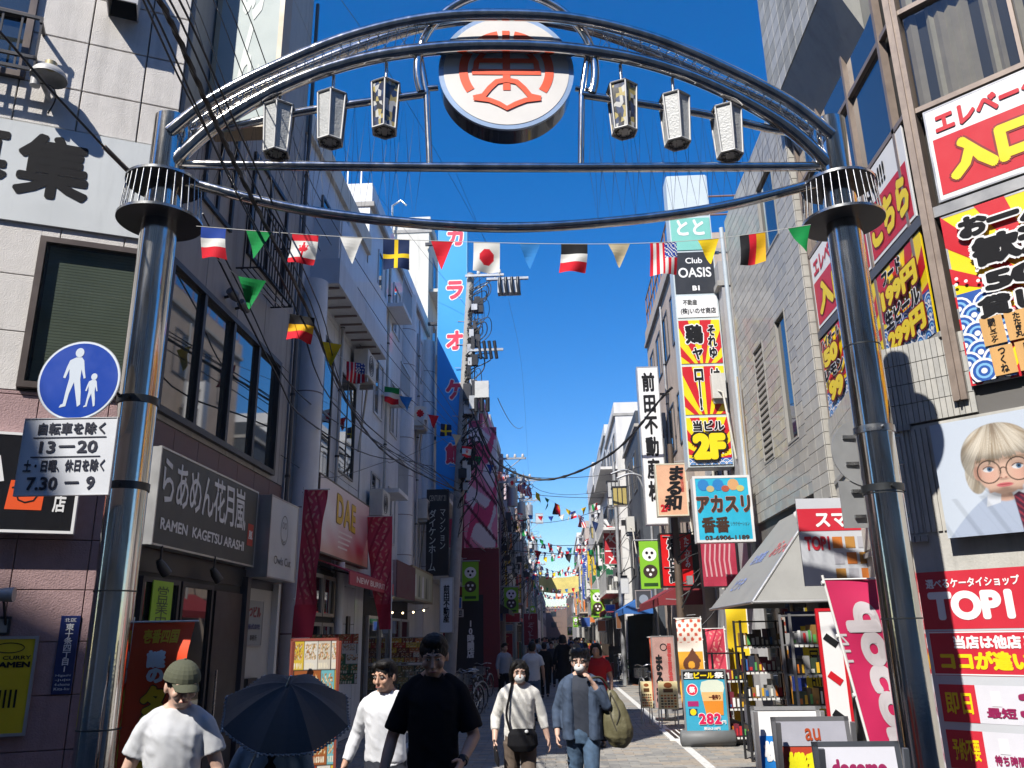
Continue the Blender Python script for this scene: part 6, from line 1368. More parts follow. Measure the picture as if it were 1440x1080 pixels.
# ================================================================ banners, stands, bicycles
GRN = mat('banner_green', lin('#7cb820'), .7, var=.06, vs=3)
def green_banner(label, x0, y0, x1, y1, Y, group='lime green banners with round white marks'):
    F = camface(Y); a0, a1, z0, z1 = pxb(F, x0, y0, x1, y1); t = thing('street_banner', label, 'banner', F.w((a0+a1)/2, z0), group=group)
    MB().fb(F, a0, a1, z0, z1, -.01, .01, GRN).build('cloth', t); W_, H_ = a1-a0, z1-z0
    for i, zc in enumerate((.72, .36)):
        b = MB(); b.poly(F, ell((a0+a1)/2, z0+H_*zc, W_*.36, W_*.34, 20), .013, T_WHT if i == 0 else flat('#3a2c28')); 
        for j in range(3): b.poly(F, ell((a0+a1)/2+W_*.15*cos(j*2.1+.5), z0+H_*zc+W_*.15*sin(j*2.1+.5), W_*.075, n=10), .017, T_BLK if i == 0 else T_WHT)
        b.build('round_mark', t)
    MB().fq(F, a0+W_*.15, a1-W_*.15, z0+H_*.05, z0+H_*.12, .013, flat('#24481c')).build('print_bar', t)
    MB().tube([F.w(a0-.15, z1+.03), F.w(a1+.05, z1+.03)], .02, GALV, 6).build('pole_arm', t); return t
green_banner('lime banner on the shaded side, nearest the pole with the dark red panel', 650, 790, 673, 845, 30)
green_banner('lime banner on the shaded side in front of the red shop', 709, 826, 729, 862, 36)
green_banner('lime banner on the sunny side tucked left of the scarlet box sign', 900, 761, 928, 828, 22.5)
green_banner('lime banner on the sunny side beyond the blue pedestrian sign', 831, 829, 850, 868, 42)
for i, (x0, y0, x1, y1, Y, s_) in enumerate(((812, 866, 822, 880, 62, 0), (806, 868, 813, 882, 75, 1), (798, 882, 805, 893, 90, 2), (746, 852, 752, 868, 70, 3))):
    green_banner('small lime banner in the distance, %s' % ['first past the sunny side shops', 'second past the sunny side shops', 'last before the crowd closes the view', 'alone on the shaded side'][s_], x0, y0, x1, y1, Y)
def small_sign(label, x0, y0, x1, y1, Y, col, txt=None, tcol=None, vertical=False, rim=ALUL, th=.15, marks=0, name='shop_sign', box=(.12, .88, .1, .9)):
    F = camface(Y); a0, a1, z0, z1 = pxb(F, x0, y0, x1, y1); t, G, W_, H_ = sign(name, label, 'sign', F, a0, a1, z0, z1, th, flat(col), rim, min(.03, (a1-a0)*.06))
    if txt: text(G, txt, W_*box[0], W_*box[1], H_*box[2], H_*box[3], .004, tcol or T_BLK, t, bold=.03, vertical=vertical)
    for i in range(marks):
        if marks == 1: MB().poly(G, ell(W_/2, H_/2, W_*.28, n=16), .004, tcol or T_BLK).build('round_mark', t)
        else: scribble(G, W_/2, H_*(i+.5)/marks, min(W_*.8, H_/marks*.8), .004, tcol or T_BLK, MB(), random.Random(int(x0*7+i))).build('painted_mark', t)
    return t, G, W_, H_
small_sign('white vertical estate agency plate wrapped on the leaning pole', 619, 812, 638, 890, 25, '#d0d4d8', '前田不動産', T_BLK, True, box=(.28, .74, .18, .86))
small_sign('small blue pedestrian plate on the shaded side by the leaning pole', 638, 840, 650, 856, 28.5, '#2060b0'); small_sign('tiny white hours plate under the blue one by the leaning pole', 637, 857, 652, 868, 28.5, '#b0b0b0', '13-20')
small_sign('blue square sign on the shaded side before the red shop', 697, 856, 708, 874, 36, '#2858a0'); small_sign('white framed panel up on the third shaded pole', 753, 722, 764, 737, 56, '#b8c4c8')
small_sign('square black sign jutting from the grey ribbed building', 686, 724, 700, 742, 38, '#101014'); small_sign('grey lantern box next to the square black sign', 671, 734, 682, 752, 33, '#8a8a86')
small_sign('orange round-mark sign high on the sunny side', 852, 788, 864, 799, 50, '#e07848', marks=1, tcol=T_WHT); small_sign('tall white vertical shop sign below the round black fan mark', 856, 800, 868, 846, 44, '#c8c8c4', marks=3)
small_sign('white square with a round black fan mark on the sunny side', 862, 798, 878, 818, 38, '#d0d0cc', marks=1); small_sign('brown and yellow square sign far up the sunny side', 833, 775, 843, 790, 60, '#b07828', marks=1, tcol=T_WHT)
small_sign('pink square sign beneath the brown one far up the sunny side', 833, 791, 842, 800, 60, '#d04a68'); small_sign('white and black striped sign deep on the sunny side', 814, 786, 824, 802, 70, '#c8c8c8', marks=2)
small_sign('blue pedestrian plate on the sunny side before the blue awning', 851, 850, 865, 860, 34, '#1c58b8'); small_sign('white hours plate on the sunny side under the blue plate', 852, 861, 864, 867, 34, '#c8c8c8', '13-20')
small_sign('white shop box sign beside the dark slate house', 872, 813, 884, 835, 32, '#c4c4c0'); small_sign('dark figured box sign over the red awning', 893, 830, 916, 856, 27, '#3a4048', marks=1, tcol=flat('#8090a0'))
small_sign('round orange gate crest repeated at the far end of the street', 781, 830, 792, 842, 130, '#e08068', marks=1, tcol=T_WHT); small_sign('red shop fascia on the shaded side with white bands', 699, 862, 732, 876, 38.5, '#a82028'); small_sign('pale blue lit fascia below the red one on the shaded side', 700, 878, 722, 888, 38.5, '#7a98b0')
small_sign('tall red shop panel with pale figures on the shaded side', 736, 862, 757, 908, 44, '#9c2028', marks=4, tcol=flat('#c8a0a0')); small_sign('red vertical panel with gold stripes under the pale blue fascia', 701, 890, 722, 925, 38.5, '#a01820', marks=3, tcol=flat('#c89060'))
small_sign('blue and white slanting sign deep on the sunny side', 817, 868, 830, 882, 46, '#3858a0'); small_sign('orange and white shop board on the sunny side behind the crowd', 840, 872, 852, 888, 38, '#c06838'); small_sign('brown vertical shop sign on the dark slate house', 866, 862, 873, 884, 31, '#70482c')
for i, (x, y_, Y) in enumerate(((667, 760, 32), (880, 700, 26), (724, 770, 44), (842, 750, 46), (838, 800, 60), (870, 690, 30))):
    L_b = ['pink hooded street lantern under the mural', 'patterned square street lantern above the sunny side', 'grey street lantern among the shaded poles', 'far patterned lantern on the sunny side', 'smallest street lantern far on the sunny side', 'white hanging street lantern beneath the patterned one'][i]
    c = Vector(at(x, y_, Y)); t = thing('street_lantern', L_b, 'lantern', c); s_ = -1 if x < 783 else 1; b = MB(); b.tube(smooth_path([(c.x+s_*1.1, c.y, c.z-1.0), (c.x+s_*.8, c.y, c.z+.35), (c.x+s_*.3, c.y, c.z+.75), (c.x-s_*.25, c.y, c.z+.62)], 6), .035, GALV, 6); b.build('curved_arm', t)
    b = MB(); b.tube([(c.x-s_*.2, c.y, c.z+.6), (c.x-s_*.2, c.y, c.z+.34)], .02, GALV, 6); b.box(c.x-s_*.2-.22, c.x-s_*.2+.22, c.y-.2, c.y+.2, c.z-.25, c.z+.30, LW if i in (2, 5) else LPAT[2]); b.box(c.x-s_*.2-.24, c.x-s_*.2+.24, c.y-.22, c.y+.22, c.z+.30, c.z+.34, DARKST)
    for dx in (-.22, -.07, .07, .22): b.box(c.x-s_*.2+dx-.012, c.x-s_*.2+dx+.012, c.y-.215, c.y-.2, c.z-.25, c.z+.3, DARKST)
    b.build('lamp_box', t); MB().tube([(c.x+s_*1.1, c.y, 0), (c.x+s_*1.1, c.y, c.z-1.0)], .05, GALV, 8).build('post', t)
# nobori banner flags
def nobori(label, P, wtop, wbot, lean, H, col, pole_side=-1, txts=(), fn=None, wave=.06, seed=0, rz=0, group=None, base=True, ph=0, zb=.28):
    "cloth on an upright pole with a top rod; P = foot of the pole"
    P = Vector(P); t = thing('banner_flag', label, 'banner flag', P, group=group); c, s_ = cos(rz), sin(rz); u = Vector((c, s_, 0)); n = Vector((s_, -c, 0)); top = P+Vector((0, 0, H))+u*lean
    MB().tube([P, top+Vector((0, 0, .04))], .012, WHITE, 8).tube([top, top-u*pole_side*(wtop+.05)], .008, WHITE, 6).build('flag_pole', t)
    if base: MB().tube([P, P+Vector((0, 0, .12))], [.20, .15], mat('base_grey', (.25, .25, .26), .6), 20).build('base', t)
    nx, nz = 14, 34; mb = MB(); z0 = zb
    def pos(q, v, d=0):
        w_ = wbot+(wtop-wbot)*v; hh = z0+(H-z0)*v; o = P+Vector((0, 0, hh))+u*(lean*hh/H)+u*(-pole_side)*(q*w_); amp = wave*(.25+q)*(1-v*.6)
        return o+n*(amp*sin(v*7+q*3+ph)+d+q*.04*sin(v*17+ph))
    sgn = -pole_side
    cm = cloth(col) if isinstance(col, str) else col
    idx = [(i, j) for j in range(nz+1) for i in range(nx+1)]
    if fn is None:
        mb.add([pos(i/nx, j/nz) for i, j in idx], [(j*(nx+1)+i, j*(nx+1)+i+1, (j+1)*(nx+1)+i+1, (j+1)*(nx+1)+i)[::sgn] for j in range(nz) for i in range(nx)], cm, True); mb.build('cloth', t)
    else:
        us = np.linspace(0, 1, 40); vs = np.linspace(0, 1, 110); U, V = np.meshgrid(us, vs); print_grid(Frame((0, 0, 0), (1, 0, 0)), 0, 1, 0, 1, 0, fn, 2, 2, 'x', None) if 0 else None
        mb.add([pos(a, b_) for b_ in vs for a in us], [(j*40+i, j*40+i+1, (j+1)*40+i+1, (j+1)*40+i)[::sgn] for j in range(109) for i in range(39)], _pm(), True); o = mb.build('cloth', t)
        ca = o.data.color_attributes.new('ink', 'FLOAT_COLOR', 'POINT'); buf = np.ones((4400, 4), np.float32); buf[:, :3] = fn(U, V).reshape(-1, 3); ca.data.foreach_set('color', buf.ravel())
    for (s, q0, q1, v0, v1, m, kw) in txts:
        kw = dict(kw); rot = kw.pop('rot', 0); F0 = Frame((0, 0, 0), (1, 0, 0), (0, 0, 1), (0, 1, 0)); tb = MB()
        if rot: text(F0, s, 0, 1, 0, 1, 0, m, mb=tb, **kw)
        else: text(F0, s, 0, 1, 0, 1, 0, m, mb=tb, **kw)
        out = []
        for x, y_, z in tb.v:
            if rot: q, v = q1-(q1-q0)*y_, v1-(v1-v0)*x      # reads downwards
            else: q, v = q0+(q1-q0)*x, v0+(v1-v0)*y_
            if pole_side > 0: q = 1-q
            out.append(tuple(pos(q, v, .004+z)))
        tb.v = out; tb.sm = [False]*len(tb.f); tb.build('lettering', t)
    for v in (.985, .75, .5, .25): MB().tube([pos(0, v), pos(0, v)-u*(-pole_side)*.02], .02, WHITE, 6).build('loop', t)
    return t
def _pm():
    if 'cloth_print' not in _mc:
        m = bpy.data.materials.new('cloth_print'); m.use_nodes = True; n = m.node_tree.nodes; a = n.new('ShaderNodeVertexColor'); a.layer_name = 'ink'; m.node_tree.links.new(a.outputs[0], n['Principled BSDF'].inputs['Base Color']); n['Principled BSDF'].inputs['Roughness'].default_value = .8; _mc['cloth_print'] = m
    return _mc['cloth_print']
MAG = mat('banner_magenta', lin('#b81850'), .7, var=.08, vs=4); LGY = mat('ink_lightgrey', (.50, .46, .48), .6, var=0)
q = at(1160, 815, 7.9); 
nobori('magenta phone shop banner flag with sideways white lettering beside the right gate pillar', (q.x+.34, 7.9, 0), .56, .60, -.36, q.z, MAG, -1, txts=[('docomo', .16, .68, .02, .90, LGY, dict(bold=.06, rot=1)), ('NTT', .02, .13, .62, .76, LGY, dict(bold=.03, rot=1))], wave=.05)
def orf(U, V): return np.ones(U.shape+(3,))*np.array(lin('#d8420f'))
q = at(180, 875, 6.9)
nobori('orange banner flag with yellow and white characters behind the man in the white T-shirt', (at(150, 1080, 6.9).x+.02, 6.9, 0), .50, .56, .06, q.z, mat('banner_orange', lin('#d8420f'), .75, var=.06, vs=3), -1,
       txts=[('壱番四国', .22, .80, .90, .965, YEL, dict(bold=.03)), ('謎の', .32, .66, .72, .87, T_WHT, dict(bold=.07, vertical=True)), ('タンタン麺', .24, .70, .10, .71, YEL, dict(bold=.08, vertical=True, outline=(mat('ink_darkbrown', (.08, .02, .01), .6, var=0), .04)))], wave=.04)
def pinkb(seed):
    def fn(U, V):
        c = np.ones(U.shape+(3,))*np.array(lin('#c03a50')); k = (np.sin(U*22+3*np.sin(V*40+seed))*np.sin(V*55+seed) > .35) & (U > .2) & (U < .8) & (V > .25); c[k] = lin('#d08a80'); k2 = (np.sin(U*15+V*31+seed) > .75) & (U > .1); c[k2] = lin('#a0203a'); k3 = V < .22; c[k3] = lin('#b81c38'); return c
    return fn
nobori('pink and gold banner flag hanging by the grey column, blurred by wind', (-3.78, 12.0, 0), .34, .28, .10, 3.95, None, -1, fn=pinkb(1), wave=.08, ph=1, zb=1.85)
nobori('crimson banner flag leaning between the pink sign and the plaque', (-3.35, 17.4, 0), .62, .25, -.05, 4.3, None, 1, fn=pinkb(4), wave=.1, ph=2, zb=2.0)
def manf(U, V):
    c = np.ones(U.shape+(3,))*np.array(lin('#e8dcd0')); k = V < .62; c[k] = lin('#d89828'); s1 = ((U-.5)/.33)**2+((V-.48)/.09)**2 < 1; s2 = (np.abs(U-.42) < .3*(1-(V-.52)/.14).clip(0, 1)) & (V > .5) & (V < .66); c[s1 | s2] = lin('#5a3018'); s3 = ((U-.5)/.14)**2+((V-.47)/.04)**2 < 1; c[s3] = lin('#d89828')
    k2 = (np.sin(U*20)*np.sin(V*60) > .3) & (V > .72); c[k2] = lin('#c05038'); k3 = (np.sin(U*14+V*20) > .6) & (V < .35); c[k3] = lin('#6a3820'); return c
nobori('white and mustard banner flag with a brown swirl behind the beer board', (3.22, 19.4, 0), .55, .55, 0, 2.15, None, 1, fn=manf, wave=.03)
YB = mat('banner_yellow2', lin('#d8b810'), .7, var=.08)
nobori('tall yellow banner flag at the far end of the grey hood', (3.55, 16.2, 0), .40, .40, .0, 2.5, YB, 1, wave=.05)
nobori('red and white striped drink banner flag behind the beer board', (3.05, 15.9, 0), .34, .34, 0, 1.9, None, 1, fn=pinkb(9), wave=.03)
nobori('rust coloured narrow banner flag beside the folded bicycle stand', (2.55, 21.5, 0), .28, .28, 0, 1.75, mat('banner_rust', lin('#a0482c'), .8, var=.15), 1, wave=.03)
# A-boards at the lower right
AUR = mat('board_red', lin('#a83820'), .5, var=.06); DIMY = mat('ink_dimyellow', lin('#d8d010'), .5, var=0)
xr = lambda x, Y: at(x, 1040, Y).x
x0, x1 = xr(1062, 6.6), xr(1142, 6.6)
t, G, W_, H_ = aboard('pavement_board', 'white and blue phone carrier board, farthest back of the three', 'pavement sign', x0+.25, 6.6, .5, 1.30, -.05, WTE, ALUL)
MB().fq(G, 0, W_, 0, H_*.84, .003, mat('board_blue', lin('#1a7ac8'), .45, var=.05)).build('blue_field', t)
text(G, 'SoftBank', W_*.35, W_*.92, H_*.88, H_*.96, .003, flat('#808890'), t, bold=.03); text(G, '機種変', W_*.08, W_*.95, H_*.68, H_*.81, .006, T_WHT, t, bold=.07); text(G, '即日OK', W_*.3, W_*.95, H_*.52, H_*.63, .006, T_WHT, t, bold=.05)
for i in range(3): MB().poly(G, ell(W_*.18, H_*(.42-.15*i), W_*.11, n=20), .006, YELP).build('round_mark', t); text(G, str(i+1), W_*.15, W_*.21, H_*(.39-.15*i), H_*(.45-.15*i), .009, T_BLK, t, bold=.04)
t, G, W_, H_ = aboard('pavement_board', 'dark framed red carrier board with yellow characters, middle of the three', 'pavement sign', xr(1146, 5.9), 5.9, .50, 1.29, -.02, AUR, mat('frame_dark', (.16, .16, .17), .4, .3))
MB().fq(G, 0, W_, H_*.86, H_, .003, mat('board_grey', (.35, .35, .40), .5)).build('top_strip', t); text(G, 'au', W_*.40, W_*.62, H_*.89, H_*.96, .006, mat('ink_orangebrown', lin('#a04018'), .5, var=0), t, bold=.015); text(G, '機種変', W_*.1, W_*.92, H_*.68, H_*.83, .006, DIMY, t, bold=.07); text(G, '即日', W_*.15, W_*.85, H_*.47, H_*.63, .006, DIMY, t, bold=.07); text(G, '乗換OK', W_*.12, W_*.9, H_*.25, H_*.42, .006, DIMY, t, bold=.07)
t, G, W_, H_ = aboard('pavement_board', 'white topped carrier board with maroon lettering, nearest the camera of the three', 'pavement sign', xr(1208, 5.0), 5.0, .47, 1.24, -.02, mat('board_maroon', lin('#7a2438'), .5, var=.05), mat('frame_slate', (.10, .11, .13), .4, .4))
MB().fq(G, 0, W_, H_*.80, H_, .003, mat('board_white', (.60, .60, .66), .5, var=.03)).build('white_strip', t); text(G, 'docomo', W_*.14, W_*.86, H_*.855, H_*.94, .006, VIN, t, bold=.05); text(G, '機種変更', W_*.1, W_*.92, H_*.60, H_*.74, .006, DIMY, t, bold=.06); text(G, '即日OK', W_*.1, W_*.92, H_*.36, H_*.52, .006, DIMY, t, bold=.06)
# red and white poster stand between the racks
t, G, W_, H_ = sign('narrow_stand_sign', 'narrow white and red striped stand sign next to the magenta banner', 'sign', camface(9.2), 2.72, 2.98, .2, 2.05, .05, WTE, RED, .03)
b = MB()
for i in range(4): stroke(G, [(W_*.25, H_*(.85-.2*i)), (W_*.7, H_*(.8-.2*i))], .07, .003, T_BLK if i % 2 == 0 else RED, b)
b.build('print_marks', t); MB().tube([(2.85, 9.2, 0), (2.85, 9.2, .2)], .02, STEEL, 8).build('leg', t)
# beer board
F = camface(15.2); a0, a1, z0, z1 = pxb(F, 960, 941, 1023, 1031)
t, G, W_, H_ = sign('beer_board', 'framed draught beer board showing a mug and 282 in pink', 'pavement sign', F, a0, a1, z0, z1, .05, mat('board_sky', lin('#3aa0c0'), .45, var=.10, vs=3), mat('frame_silver', (.34, .36, .38), .4, .6), .03)
MB().fq(G, .02, W_-.02, H_*.84, H_-.02, .002, T_BLK).build('title_strip', t); text(G, '生', W_*.06, W_*.27, H_*.855, H_*.955, .005, T_WHT, t, bold=.05); text(G, 'ビール', W_*.28, W_*.73, H_*.855, H_*.955, .005, YELP, t, bold=.05); text(G, '祭', W_*.74, W_*.95, H_*.855, H_*.955, .005, T_WHT, t, bold=.05)
b = MB(); FO = flat('#d0d8c8'); b.poly(G, [(W_*.40, H_*.70), (W_*.44, H_*.80), (W_*.6, H_*.83), (W_*.8, H_*.83), (W_*.92, H_*.79), (W_*.94, H_*.70), (W_*.90, H_*.60), (W_*.42, H_*.60)][::-1], .003, FO); b.poly(G, [(W_*.42, H_*.60), (W_*.90, H_*.60), (W_*.88, H_*.28), (W_*.50, H_*.28)][::-1], .004, flat('#d8862c')); b.poly(G, [(W_*.42, H_*.64), (W_*.90, H_*.64), (W_*.885, H_*.50), (W_*.44, H_*.50)][::-1], .005, flat('#e0b478')); b.build('mug_picture', t)
text(G, '一番搾り', W_*.58, W_*.84, H_*.52, H_*.60, .008, flat('#5a2010'), t, bold=.04); b = MB(); b.poly(G, ell(W_*.22, H_*.68, W_*.13, n=22), .004, T_WHT); b.poly(G, ell(W_*.22, H_*.68, W_*.115, n=22), .005, PKR); b.build('round_mark', t); text(G, '祭', W_*.15, W_*.29, H_*.63, H_*.73, .008, T_WHT, t, bold=.05)
b = MB(); b.fq(G, W_*.10, W_*.34, H_*.42, H_*.50, .003, flat('#a02468')); b.fq(G, W_*.12, W_*.30, H_*.28, H_*.38, .003, flat('#202850')); b.poly(G, ell(W_*.21, H_*.33, W_*.07, n=14), .005, YELP); b.build('labels', t)
text(G, '282', W_*.32, W_*.82, H_*.14, H_*.31, .009, mat('ink_hotpink', lin('#c81850'), .5, var=0), t, bold=.05, sp=1.12, outline=(T_WHT, .04)); text(G, '円', W_*.83, W_*.92, H_*.14, H_*.20, .009, T_WHT, t, bold=.03); text(G, '税込310円', W_*.42, W_*.78, H_*.05, H_*.10, .005, T_WHT, t, bold=.03)
cx = (a0+a1)/2; b = MB(); b.box(cx-.12, cx+.12, 15.12, 15.28, .17, z0, BLACKP); b.build('post', t)
b = MB(); GPL = mat('roller_grey', (.13, .135, .14), .55, var=.15); b.tube([(cx-.46, 15.2, .13), (cx-.44, 15.2, .13), (cx+.44, 15.2, .13), (cx+.46, 15.2, .13)], [.08, .13, .13, .08], GPL, 20); b.build('roller_base', t)
# まる和 stands
t, G, W_, H_ = sign('bistro_board', 'large peach floor board with black brushed characters and a fan mark', 'pavement sign', camface(19.6), 2.10, 2.62, .25, 1.78, .05, mat('board_dusty', lin('#b08c84'), .5, var=.25, vs=4), ALUL, .02)
text(G, 'まる和', W_*.10, W_*.45, H_*.05, H_*.74, .003, T_BLK, t, bold=.05, vertical=True); text(G, '個室居酒屋', W_*.66, W_*.84, H_*.2, H_*.9, .003, flat('#b84040'), t, bold=.03, vertical=True); b = MB(); stroke(G, ell(W_*.52, H_*.84, .07), .02, .003, T_BLK, b, True); b.poly(G, ell(W_*.38, H_*.13, .1, .07, 14), .005, flat('#c07020')); b.build('fan_mark', t); MB().tube([(2.36, 19.65, 0), (2.36, 19.65, .25)], .04, STEEL, 8).box(2.12, 2.6, 19.5, 19.8, 0, .05, BLACKP).build('stand_foot', t)
CRMB = mat('board_cream', lin('#e0d0a0'), .6, var=.05); 
def menu_a(label, px0, py0, px1, py1, Y, seed):
    F = camface(Y); a0, a1, z0, z1 = pxb(F, px0, py0, px1, py1); t = thing('menu_easel', label, 'menu easel', ((a0+a1)/2, Y, 0)); WL = mat('easel_white', (.55, .54, .50), .6)
    b = MB()
    for a in (a0+.02, a1-.04): b.add([F.w(a, 0, .06), F.w(a+.025, 0, .06), F.w(a+.025, z1, .0), F.w(a, z1, .0), F.w(a, 0, .04), F.w(a+.025, 0, .04), F.w(a+.025, z1, -.02), F.w(a, z1, -.02)], [(0, 1, 2, 3), (4, 7, 6, 5), (0, 3, 7, 4), (1, 5, 6, 2)], WL); b.tube([F.w(a, z1, -.02), F.w(a, 0, -.4)], .012, WL, 5)
    b.build('leg', t); MB().fb(F, a0, a1, z0, z1, .03, .05, CRMB).build('board', t); r2 = random.Random(seed); b = MB(); W_, H_ = a1-a0, z1-z0; G = Frame(F.w(a0, z0, .052), F.u)
    b.poly(G, ell(W_*.5, H_*.86, W_*.22, W_*.14, 14), .002, flat('#8a4a20')); b.fq(G, W_*.25, W_*.75, H_*.60, H_*.74, .002, flat('#5a3818'))
    for j in range(5):
        for i in range(5): b.fq(G, W_*(.1+.17*i), W_*(.22+.17*i), H_*(.06+.1*j), H_*(.12+.1*j), .002, flat(r2.choice(['#c07828', '#6a4828', '#b04020', '#3a3020'])))
    b.build('menu_print', t); return t
menu_a('cream menu easel, right one of the pair before the peach board', 926, 958, 953, 997, 18.2, 1); menu_a('narrow cream menu easel, left one of the pair before the peach board', 901, 958, 917, 995, 18.6, 2)
# street grate mat, kerb box, small cones
t = thing('grating_mat', 'white edged black slatted ramp lying beside the beer board', 'ramp', (2.3, 16.6, 0)); b = MB(); b.box(1.95, 2.75, 16.0, 17.6, 0, .03, WHITE); b.build('frame', t)
for i in range(6): MB().box(2.05+i*.11, 2.12+i*.11, 16.08, 17.52, .03, .036, BLACKP).build('slat', t)
t = thing('white_block', 'white pentagon-faced sign weight beside the beer board', 'sign weight', (2.95, 15.6, 0)); b = MB(); b.poly(Frame((2.75, 15.5, 0), (1, 0, 0)), [(0, 0), (.5, 0), (.5, .28), (.2, .42), (0, .28)], -.2, WTE, .2); b.build('block', t)
MB().fb(Frame((2.2, 15.9, 0), (1, 0, 0)), 0, 0, 0, 0, 0, 0, WTE) if 0 else None
t = thing('planter', 'dark leafy potted shrub beside the blue awning post', 'plant', (2.95, 33, 0)); MB().tube([(2.95, 33, 0), (2.95, 33, .4)], [.18, .24], mat('pot_clay', (.2, .09, .05), .8), 14).build('pot', t); LEAF = mat('leaf_dark', (.03, .07, .025), .6, var=.4, vs=20); r3 = random.Random(5); b = MB()
for i in range(420):
    c = Vector((2.95+r3.gauss(0, .2), 33+r3.gauss(0, .2), .75+r3.gauss(0, .2))); a = r3.uniform(0, 6.3); u = Vector((cos(a), sin(a), r3.uniform(-.6, .6)))*.06; v = Vector((-sin(a), cos(a), r3.uniform(-.4, .8)))*.03; b.add([c-u, c-v, c+u, c+v], [(0, 1, 2, 3)], LEAF)
b.build('foliage', t, kind='stuff')
# awnings further on
def awning(label, X, s_, y0, y1, z, out, drop, m, m2=None):
    t = thing('shop_awning', label, 'awning', (X, (y0+y1)/2, z-drop)); xo = X+s_*out; b = MB(); b.add([(X, y0, z), (X, y1, z), (xo, y1, z-drop), (xo, y0, z-drop), (X, y0, z-.03), (X, y1, z-.03), (xo, y1, z-drop-.03), (xo, y0, z-drop-.03)], [(0, 1, 2, 3), (7, 6, 5, 4)], m); b.add([(X, y0, z), (xo, y0, z-drop), (xo, y0, z-drop-.18), (X, y0, z-drop-.18)], [(0, 1, 2, 3)], m2 or m); b.build('canopy', t)
    b = MB(); b.box(min(xo, xo+.02), max(xo, xo+.02), y0, y1, z-drop-.2, z-drop, m2 or m); b.build('valance', t); b = MB(); b.tube([(X, y0+.02, z-drop), (xo, y0+.02, z-drop-.02)], .015, STEEL, 5); b.tube([(X, y1-.02, z-drop), (xo, y1-.02, z-drop-.02)], .015, STEEL, 5); b.build('stay', t); return t
awning('dark red awning above the bistro stands on the sunny side', 3.75, -1, 22, 27.5, 3.3, 1.15, .6, mat('awning_wine', lin('#7a2028'), .7, var=.15))
t = awning('blue awning with a hanging side sheet on the sunny side', 3.2, -1, 28.5, 34, 3.2, 1.0, .55, mat('awning_blue', lin('#2a62a8'), .7, var=.12)); MB().add([(2.35, 28.6, 2.4), (3.2, 28.6, 2.5), (3.0, 28.6, .2), (2.3, 28.6, .3)], [(0, 1, 2, 3), (3, 2, 1, 0)], mat('sheet_blue', lin('#4a86c0'), .6, var=.12)).build('side_sheet', t)
r4 = random.Random(9)
aw = [('striped red awning over a sunny side shop past the slate house', 2.9, -1, 37, 42, '#a83030'), ('green awning over a sunny side shop half way down', 2.9, -1, 44, 49, '#2c6a48'), ('orange awning far down the sunny side', 2.9, -1, 60, 66, '#c87030'), ('white awning beyond the orange one', 2.9, -1, 70, 76, '#c0bdb4'), ('black awning of the mural building', -2.65, 1, 33, 37.5, '#181418'), ('grey awning on the grey ribbed building', -2.9, 1, 39, 45, '#5a5a60'), ('red awning far along the shaded side', -2.9, 1, 47, 53, '#a02828'), ('dark green awning far along the shaded side', -2.9, 1, 64, 71, '#1c3c2c')]
for lb, X, s_, y0, y1, c_ in aw: awning(lb, X, s_, y0, y1, 3.3, .8, .45, mat('awning_'+c_, lin(c_), .7, var=.15))
# far shop fronts: dark sheets painted as unlit openings, with goods
SHOPC = ['#c8c0b0', '#383028', '#a85030', '#305078', '#c8b050', '#802828', '#e0e0e0', '#486048']
for side, X in ((-1, -2.9), (1, 2.9)):
    y = 36.5 if side > 0 else 38.5
    while y < 110:
        w_ = r4.uniform(3, 5.5); Fz = frame_l(X) if side < 0 else frame_r(X); a0, a1 = (y, y+w_) if side < 0 else (-y-w_, -y)
        where = 'sunny' if side > 0 else 'shaded'; cc_ = r4.choice(SHOPC); t, G, W_, H_ = sign('shop_fascia', '%s fascia board over a far shop on the %s side' % (fcol := {'#c8c0b0': 'buff', '#383028': 'dark brown', '#a85030': 'rust', '#305078': 'navy', '#c8b050': 'mustard', '#802828': 'maroon', '#e0e0e0': 'white', '#486048': 'olive'}[cc_], where), 'sign', Fz, a0+.1, a1-.1, 2.75, 3.45, .12, flat(cc_), ALUL, .03, group='fascia boards over the far shops'); 
        b = MB(); b.fb(Fz, a0+.15, a1-.15, .05, 2.6, .002, .02, DKINT); b.build('opening_dark_sheet', t)
        b = MB()
        for i in range(int(w_/.5)): b.fb(Fz, a0+.3+i*.5, a0+.6+i*.5, .05, r4.uniform(.6, 1.5), .03, r4.uniform(.25, .6), flat(r4.choice(SHOPC)))
        b.build('stacked_goods', t, kind='stuff')
        # projecting sign boards
        for kk in range(2):
            yy = y+w_*(.3+.45*kk)*(1 if r4.random() < .95 else .5); zz = r4.uniform(3.6, 6.5); hh = r4.uniform(.9, 2.6); cl = r4.choice(['#c8c8c4', '#b02830', '#d8b830', '#28489a', '#e0e0e0', '#d87830', '#206040']); x0, x1 = (X, X+.7) if side < 0 else (X-.7, X)
            t, G, W_, H_ = sign('projecting_sign', '%s %s projecting sign box over the %s fascia on the %s side' % ('tall' if hh > 1.8 else 'short', {'#c8c8c4': 'pale grey', '#b02830': 'red', '#d8b830': 'yellow', '#28489a': 'blue', '#e0e0e0': 'white', '#d87830': 'orange', '#206040': 'green'}[cl], fcol, where), 'sign', camface(yy), x0, x1, zz, zz+hh, .15, flat(cl), ALUL, .03, group='projecting signs of the far street on the %s side' % where)
            nk = max(1, int(hh/.5))
            for i in range(nk): scribble(G, W_/2, H_*(i+.5)/nk, min(W_*.75, H_/nk*.8), .004, T_BLK if cl in ('#c8c8c4', '#e0e0e0', '#d8b830') else T_WHT, MB(), r4).build('painted_mark', t)
        y += w_+.3
